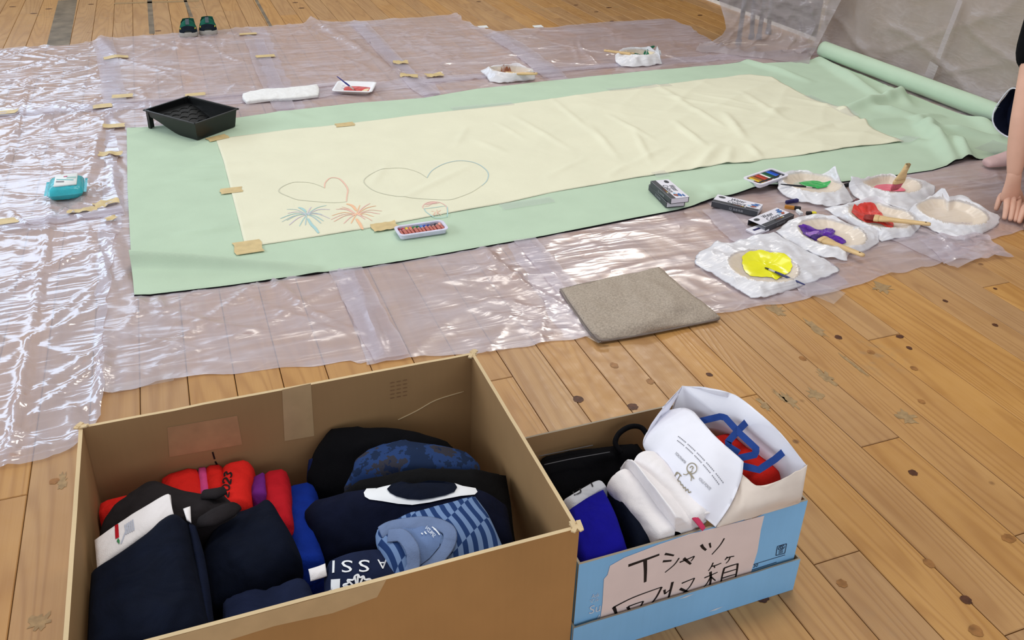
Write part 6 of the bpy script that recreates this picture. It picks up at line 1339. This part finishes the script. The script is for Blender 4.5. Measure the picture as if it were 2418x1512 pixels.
# ================================================================== BLUE BOX
XC, XD, YC, YD, HC = .4905, .933, .905, 1.227, .215
bx = thing('paper_carton', 'blue open carton with a handwritten paper sign, right of the cardboard box', 'box', ((XC + XD) / 2, (YC + YD) / 2, 0))
BM = [BLUEBOARD, KRAFT_IN, cardboard('grey_cut_edge', (158, 146, 128))]; tw = .004
fp = panel('front_panel', (XC, YC, .004), (XD, YC + tw, HC), BM, -1, bx, seed=5, edge_bump=.0006)
panel('back_panel', (XC, YD - tw, .004), (XD, YD, HC), BM, 1, bx, seed=6, edge_bump=.0006)
panel('left_panel', (XC, YC + tw, .004), (XC + tw, YD - tw, HC), BM, -1, bx, seed=7, edge_bump=.0006)
panel('right_panel', (XD - tw, YC + tw, .004), (XD, YD - tw, HC), BM, 1, bx, seed=8, edge_bump=.0006)
v, f = wbox((XC + tw, YC + tw, .004), (XD - tw, YD - tw, .008)); mk('bottom_panel', v, f, KRAFT_IN, bx, sm=False)
l0, l1_, m0, m1, hl = XC - .004, XD + .0075, YC - .0085, YD + .006, .079
lid_ = panel('lid_front', (l0, m0, 0), (l1_, m0 + .003, hl), BM, -1, bx, seed=9, edge_bump=.001, label='blue lid tray under the carton')
panel('lid_right', (l1_ - .003, m0 + .003, 0), (l1_, m1 - .003, hl), BM, 1, bx, seed=10, edge_bump=.001); panel('lid_back', (l0, m1 - .003, 0), (l1_, m1, hl), BM, 1, bx, seed=11); panel('lid_left', (l0, m0 + .003, 0), (l0 + .003, m1 - .003, hl), BM, -1, bx, seed=12)
v, f = wbox((l0 + .003, m0 + .003, 0), (l1_ - .003, m1 - .003, .0035)); mk('lid_bottom', v, f, KRAFT_IN, bx, sm=False)
# sign sheet and its brush-pen strokes
ys = YC - .0012
ZS = lambda pts: [(1340 + x / 4.169, 1150 + y / 4.169) for x, y in pts]
def fpnt(px, py, lift=0.0): return aty(px, py, ys - lift)
sgn = [fpnt(*q) for q in ZS([(420, 780), (560, 700), (900, 570), (1200, 470), (1500, 395), (1938, 285), (1905, 420), (1870, 640), (1810, 830)])]
lowr, lowl = np.array([sgn[-1][0] - .004, ys, .045]), fpnt(*ZS([(330, 1300)])[0]); lowl = np.array([lowl[0] - .002, ys, .045])
sgn = sgn + [lowr, lowl] + [fpnt(*q) for q in ZS([(345, 1150), (360, 910), (395, 870)])]
n = len(sgn); Vs = [p for p in sgn] + [p + Y * .0006 for p in sgn]; sg = mk('paper_sign', Vs, [tuple(range(n - 1, -1, -1)), tuple(range(n, 2 * n))] + [(k, (k + 1) % n, n + (k + 1) % n, n + k) for k in range(n)], PAPER_SIGN, fp, sm=False, label='white paper sign with handwritten Japanese letters')
b = B()
def ink(pts, w=.0045, sm_=True):
    P = [fpnt(*q, .0004) for q in ZS(pts)]; P = smoothline(P, 5) if len(P) > 2 else [P[0] * (1 - t) + P[1] * t for t in np.linspace(0, 1, 6)]
    k = len(P); ww = [w * (1.0 - .35 * i / k) for i in range(k)]; b.add(*ribbonvf(P, ww, -Y))
for pts, w in [([(600, 778), (750, 725), (905, 668)], .0062), ([(765, 730), (768, 830), (765, 940)], .0072), ([(960, 662), (1000, 668), (1048, 678)], .005), ([(940, 735), (985, 732), (1025, 728)], .005), ([(1100, 702), (1050, 770), (960, 845)], .003), ([(1105, 745), (1180, 715), (1250, 684)], .0032), ([(1250, 684), (1235, 710), (1215, 735)], .003), ([(1145, 705), (1180, 735), (1215, 762)], .006),
               ([(1318, 572), (1335, 600), (1365, 625)], .006), ([(1400, 555), (1405, 580), (1410, 600)], .0042), ([(1545, 508), (1500, 580), (1422, 668)], .0032),
               ([(1435, 748), (1415, 790), (1388, 830)], .003), ([(1415, 785), (1460, 775), (1515, 752)], .003), ([(1445, 780), (1450, 800)], .003), ([(1575, 690), (1562, 708), (1550, 722)], .0032), ([(1560, 705), (1600, 692), (1642, 684)], .003), ([(1602, 695), (1585, 730), (1560, 755)], .003),
               ([(1348, 898), (1410, 872), (1478, 842)], .003), ([(1408, 838), (1412, 900), (1402, 972)], .0055), ([(1410, 885), (1375, 950), (1325, 1005)], .003), ([(1415, 890), (1440, 910), (1458, 925)], .003), ([(1545, 800), (1525, 870), (1512, 938)], .0045), ([(1542, 802), (1610, 778), (1678, 758)], .0035), ([(1676, 758), (1668, 830), (1655, 890)], .0045), ([(1540, 850), (1600, 832), (1665, 812)], .003), ([(1528, 900), (1590, 880), (1655, 862)], .003),
               ([(955, 1015), (957, 1035), (960, 1058)], .005), ([(1035, 938), (1015, 1020), (992, 1105)], .0055), ([(960, 1055), (985, 1035), (1012, 1012)], .003), ([(1125, 952), (1190, 925), (1252, 900)], .003), ([(1252, 900), (1200, 990), (1122, 1062)], .003), ([(1108, 1005), (1150, 1022), (1208, 1045)], .006),
               ([(455, 1185), (470, 1220), (482, 1258)], .007), ([(450, 1190), (650, 1090), (928, 988)], .0032), ([(928, 988), (880, 1080), (828, 1150)], .0045), ([(592, 1182), (605, 1205), (612, 1222)], .006), ([(600, 1180), (680, 1150), (748, 1128)], .003), ([(748, 1128), (730, 1160), (710, 1192)], .0038)]: ink(pts, w)
b.mk('brush_lettering', INK, sg, label='black handwritten letters')
pr = YC - .0008
def blk(px, py): return aty(px, py, pr)
b = B()
for s, (x, y), w, h in (('Ask', (235, 1100), 78, 38), ('マル', (215, 1150), 95, 36), ('Su', (212, 1255), 110, 78), ('A', (285, 1312), 45, 45)):
    q0 = blk(*ZS([(x, y)])[0]); q1 = blk(*ZS([(x + w, y - w * .33)])[0]); q2 = blk(*ZS([(x, y - h)])[0]); b.add(*textfit(s, q0, X, Z, abs(q1[0] - q0[0]), abs(q2[2] - q0[2]), .0003))
b.mk('printed_lettering', M('pale_grey_blue_print', (206, 218, 230)), fp, sm=False, label='pale printed carton lettering')
b = B(); DKP = M('dark_blue_print', (34, 48, 74))
fr = [blk(*q) for q in ZS([(2068, 588), (2158, 562), (2140, 655), (2052, 678)])]
for p, q in zip(fr, fr[1:] + fr[:1]): b.add(*ribbonvf([p, q], .0014, -Y))
c = blk(*ZS([(2108, 600)])[0])
b.add(*ribbonvf([c + X * .0065 * math.cos(a) + Z * .0055 * math.sin(a) for a in np.linspace(.6, 2 * PI + .1, 16)], .0016, -Y)); b.add(*ribbonvf([c + X * .003 * math.cos(a) + Z * .0025 * math.sin(a) for a in np.linspace(0, 2 * PI, 10)], .0016, -Y))
for k in range(3): p = blk(*ZS([(2078, 640 + k * 10)])[0]); b.add(*ribbonvf([p, p + X * .010 + Z * .0004], .001, -Y))
for (a, c_) in (((1820, 770), (2142, 672)), ((1812, 822), (2060, 742))): b.add(*ribbonvf([blk(*ZS([a])[0]), blk(*ZS([c_])[0])], .0012, -Y))
b.add(*textfit('30', blk(*ZS([(1826, 800)])[0]), X, Z, .010, .008, .0003)); b.mk('printed_mark', DKP, fp, sm=False, label='small dark printed symbol and rule lines')
for (x, y) in ((1170, 1080), (1460, 1205)): p = aty(*ZS([(x, y)])[0], m0 - .0005); mk('peeled_spot', [p + X * -.016 - Z * .001, p - Z * .003, p + X * .016 + Z * .001, p + Z * .0015], [(0, 1, 2, 3)], M('pale_torn_card', (210, 220, 230)), lid_, sm=False)

def clampC(top):
    top[..., 0] = np.clip(top[..., 0], XC + tw + .003, XD - tw - .003); top[..., 1] = np.clip(top[..., 1], YC + tw + .003, YD - tw - .003); top[..., 2] = np.maximum(top[..., 2], .015); return top
G2_ = 'things folded into the blue carton'
bo, _ = cloth('fabric_bag', 'black cloth bag with a cord handle lying at the back of the blue carton', [[(1268, 1072, .165), (1340, 1058, .17), (1420, 1047, .175), (1520, 1035, .18)], [(1272, 1102, .168), (1350, 1086, .174), (1430, 1074, .178), (1520, 1062, .178)], [(1290, 1142, .15), (1360, 1122, .158), (1420, 1102, .162), (1500, 1092, .162)], [(1320, 1182, .13), (1380, 1162, .135), (1430, 1142, .14), (1500, 1122, .145)]], BLACK_CLOTH, t=.10, seed=41, clamp=clampC, cat='bag', group=G2_, amp=.003)
v, f = tubevf(smoothline([at(*q) for q in ((1468, 1070, .185), (1453, 1048, .195), (1462, 1024, .205), (1488, 1008, .21), (1514, 1010, .208), (1530, 1030, .2))], 5), .0052, 10); mk('cord_handle', v, f, BLACK_CLOTH, bo, label='black cord handle')
b = B()
for q in ([(1272, 1078, .18), (1330, 1066, .184), (1400, 1052, .19)], [(1285, 1098, .182), (1350, 1084, .188), (1440, 1068, .192)]): b.add(*tubevf(smoothline([at(*p) for p in q], 5), .0009, 5))
b.mk('seam', M('pale_seam', (92, 92, 96)), bo, label='thin pale seam')
po, ptp = cloth('folded_shirt', 'light grey cloth with black outlined lettering, behind the royal blue shirt', [[(1328, 1176, .188), (1368, 1152, .19), (1408, 1132, .192), (1425, 1138, .192)], [(1345, 1192, .192), (1385, 1166, .194), (1420, 1144, .196), (1430, 1146, .196)], [(1352, 1204, .19), (1392, 1178, .192), (1428, 1155, .194), (1436, 1156, .194)]], GREY_CLOTH, t=.05, seed=42, clamp=clampC, group=G2_, amp=.001, n=9)
decal_lines('black_outline', ptp, [[(1353, 1160), (1357, 1170), (1372, 1163)], [(1372, 1163), (1370, 1155)], [(1395, 1139), (1400, 1150)], [(1353, 1160), (1390, 1142)]], .0025, INK, po, .002, 'black letter outline', n=2)
cloth('folded_shirt', 'royal blue folded shirt by the cardboard box, in the blue carton', [[(1340, 1192, .205), (1385, 1162, .21), (1427, 1139, .21)], [(1345, 1242, .213), (1400, 1217, .22), (1456, 1190, .216)], [(1360, 1302, .212), (1420, 1282, .218), (1478, 1250, .213)], [(1375, 1348, .20), (1430, 1332, .204), (1494, 1302, .2)]], ROYAL, t=.12, seed=43, clamp=clampC, group=G2_, amp=.002, n=9)
cloth('folded_shirt', 'black-navy folded shirt between the royal blue shirt and the white rolls', [[(1428, 1130, .203), (1446, 1120, .205), (1462, 1138, .2)], [(1462, 1190, .206), (1490, 1180, .21), (1508, 1185, .203)], [(1490, 1255, .202), (1520, 1245, .207), (1548, 1245, .2)], [(1500, 1308, .19), (1532, 1295, .195), (1565, 1282, .19)]], NAVY2, t=.14, seed=44, clamp=clampC, group=G2_, amp=.003)
lf('rolled_shirt', 'thick white rolled shirt beside the black-navy one', (1462, 1100, .232), (1592, 1258, .228), .056, .058, WHITE_CLOTH, 45, group=G2_, amp=.004, p=2.2, endr=.25, m_=34, n=26)
cloth('folded_shirt', 'loosely folded white cloth between the two white rolls', [[(1468, 1076, .232), (1478, 1068, .25), (1490, 1072, .24), (1505, 1066, .235)], [(1520, 1140, .238), (1530, 1132, .262), (1545, 1140, .245), (1562, 1134, .238)], [(1568, 1205, .236), (1582, 1196, .262), (1602, 1202, .245), (1622, 1192, .235)], [(1600, 1262, .222), (1615, 1255, .24), (1632, 1248, .228), (1652, 1232, .222)]], WHITE_CLOTH, t=.10, seed=46, clamp=clampC, group=G2_, amp=.004, n=8)
wr_o = lf('rolled_shirt', 'white rolled shirt leaning against the paper bag', (1518, 1056, .258), (1656, 1216, .24), .050, .050, WHITE_CLOTH, 47, group=G2_, amp=.004, p=2.2, endr=.25, m_=34, n=26)
c = at(1660, 1222, .222); P = [c + X * (.016 - .0018 * k) * math.cos(k * .9) - Y * .004 * 0 + Z * (.016 - .0018 * k) * math.sin(k * .9) + Y * -.004 for k in range(8)]; v, f = tubevf(smoothline(P, 4), .0022, 6); mk('spiral_end', v, f, WHITE_CLOTH, wr_o, label='spiral end of the roll')
P = [at(*q) for q in ((1632, 1214, .232), (1645, 1228, .232), (1656, 1242, .228), (1662, 1250, .224))]
mo = mk('trim_strip', *tubevf(smoothline(P, 4), .006, 8, flat=(1, .35)), M('magenta_trim', (196, 54, 92)), wr_o, label='magenta trim at the roll end')
# white paper carrier bag
pb = thing('paper_bag', 'white paper carrier bag with blue ribbon handles standing in the blue carton', 'bag', (.82, 1.06, .02), G2_)
fo, ftp = sheet3('front_face', [[(1578, 967, .277), (1626, 967, .29), (1690, 1030, .298), (1756, 1092, .288)], [(1546, 996, .262), (1600, 1032, .28), (1680, 1090, .285), (1750, 1132, .27)], [(1518, 1046, .235), (1590, 1092, .262), (1660, 1152, .265), (1726, 1190, .248)], [(1545, 1092, .215), (1598, 1148, .235), (1645, 1205, .232), (1690, 1244, .218)]], WHITE_PAPER, t=.0018, n=9, amp=.003, sc=14, seed=51, rnd=.1, parent=pb)
bo2, btp = sheet3('back_face', [[(1610, 911, .318), (1725, 928, .33), (1830, 1008, .322), (1906, 1100, .29)], [(1592, 950, .27), (1700, 972, .285), (1812, 1058, .28), (1897, 1138, .258)], [(1582, 990, .21), (1680, 1030, .22), (1790, 1110, .22), (1885, 1178, .222)]], WHITE_PAPER, t=.0018, n=9, amp=.004, sc=12, seed=52, rnd=.1, parent=pb)
sheet3('side_gusset', [[(1612, 911, .320), (1600, 935, .300), (1580, 968, .277)], [(1578, 948, .300), (1563, 968, .285), (1548, 994, .262)], [(1546, 990, .276), (1534, 1008, .262), (1519, 1046, .237)]], WHITE_PAPER, t=.0018, n=7, amp=.002, sc=20, seed=53, rnd=.1, parent=pb)
sheet3('side_gusset', [[(1752, 1120, .27), (1790, 1146, .268), (1850, 1130, .276), (1906, 1101, .288)], [(1738, 1160, .254), (1785, 1165, .258), (1842, 1155, .262), (1899, 1140, .264)], [(1715, 1205, .236), (1772, 1198, .24), (1838, 1185, .242), (1893, 1176, .238)], [(1690, 1246, .216), (1760, 1226, .217), (1830, 1206, .217), (1888, 1188, .217)]], BEIGE_PAPER, t=.0018, n=8, amp=.006, sc=20, seed=54, rnd=.1, parent=pb, label='beige-toned front gusset')
sheet3('folded_rim', [[(1612, 911, .318), (1722, 927, .332)], [(1618, 920, .310), (1718, 938, .322)], [(1640, 938, .296), (1712, 950, .306)]], WHITE_PAPER, t=.0012, n=6, amp=.001, seed=55, rnd=.1, parent=pb)
for pts in ([(1650, 996, .285), (1700, 984, .30), (1712, 986, .302), (1745, 1022, .30), (1786, 1060, .298), (1783, 1074, .292), (1738, 1084, .285)], [(1776, 984, .296), (1745, 1015, .3), (1719, 1044, .295), (1722, 1056, .288), (1745, 1070, .285)], [(1866, 1054, .288), (1830, 1085, .29), (1792, 1110, .284), (1752, 1100, .276)]):
    P = [at(*q) for q in pts]; P2 = []
    for i in range(len(P) - 1): P2 += [P[i] * (1 - t) + P[i + 1] * t for t in (0, .33, .67)]
    P2.append(P[-1]); v, f = ribbonvf(P2, .012, nrm(np.array([-.35, -.6, .7]))); v2 = [np.array(q) + nrm(np.array([.35, .6, -.7])) * .0008 for q in v]; n = len(v)
    mk('ribbon_handle', v + v2, f + [tuple(i + n for i in q[::-1]) for q in f], BLUE_RIBBON, pb, label='blue ribbon handle')
lf('folded_shirt', 'red shirt inside the white paper bag', (1690, 1012, .262), (1830, 1130, .255), .075, .09, fabric('bag_red_cotton', (196, 36, 28), var=.15), 56, group=G2_, amp=.006, m_=26)
# printed crest and lines on the paper bag
ZP = lambda pts: [(1230 + x / 3.454, 890 + y / 3.454) for x, y in pts]
lines = []
for (a, m_, e) in (((1283, 487), (1470, 630), (1655, 872)), ((1275, 520), (1445, 645), (1620, 885))):
    for k in range(34):
        t = k / 34
        if k % 7 == 6: continue
        p = (1 - t) ** 2 * np.array(a) + 2 * t * (1 - t) * np.array(m_) + t * t * np.array(e); t2 = t + .018; q = (1 - t2) ** 2 * np.array(a) + 2 * t2 * (1 - t2) * np.array(m_) + t2 * t2 * np.array(e); lines.append(ZP([tuple(p), tuple(q)]))
decal_lines('fine_print', ftp, lines, .0016, PRINT_GREY, fo, .0012, 'two arcs of fine print')
decal_text('fine_print', ftp, 'YOKOHAMA', ZP([(1252, 628)])[0], (84 / 3.454, 84 / 3.454), (5, -4.4), PRINT_GREY, fo, .0014)
decal_text('fine_print', ftp, 'VOLLE PONTE', ZP([(1445, 835)])[0], (92 / 3.454, 92 / 3.454), (5, -4.4), PRINT_GREY, fo, .0014)
cx_, cy_ = 1395, 748
decal_lines('crest', ftp, [ZP([(cx_ + 40 * math.cos(a), cy_ + 42 * math.sin(a)) for a in np.linspace(0, 2 * PI, 15)]), ZP([(1378, 745), (1395, 730), (1405, 745), (1392, 758)]), ZP([(1400, 765), (1380, 780), (1360, 770), (1375, 790), (1395, 800)]), ZP([(1325, 795), (1350, 800), (1370, 785), (1390, 815), (1388, 850)]), ZP([(1375, 790), (1400, 815), (1412, 835)])], .0016, PRINT_GOLD, fo, .0014, 'grey-gold crest with a bow')
decal_lines('script_lettering', ftp, [ZP([(1268, 800), (1280, 785), (1300, 800), (1285, 830), (1275, 860), (1292, 850), (1305, 870), (1300, 890), (1318, 880), (1325, 905), (1322, 915), (1342, 902), (1345, 930), (1362, 918), (1368, 945), (1388, 938)]), ZP([(1255, 815), (1275, 780), (1310, 812)])], .002, PRINT_GOLD, fo, .0014, 'gold script lettering')
# small scraps of paper on the far floor
for px, py in ((1140, 64), (1270, 63)):
    p = at(px, py, .0008); mk('paper_scrap', [p + np.array(q) for q in ((-.03, -.02, 0), (.03, -.025, 0), (.035, .03, .001), (-.025, .03, 0), (-.03, -.02, .0015), (.03, -.025, .0015), (.035, .03, .0025), (-.025, .03, .0015))], [(0, 3, 2, 1), (4, 5, 6, 7), (0, 1, 5, 4), (1, 2, 6, 5), (2, 3, 7, 6), (3, 0, 4, 7)], LABEL_WHITE, sm=False, label=('white paper scrap on the far floor by the upturned sheet corner' if px < 1200 else 'faint paper scrap at the edge of the smooth far-right sheet'), cat='paper scrap')
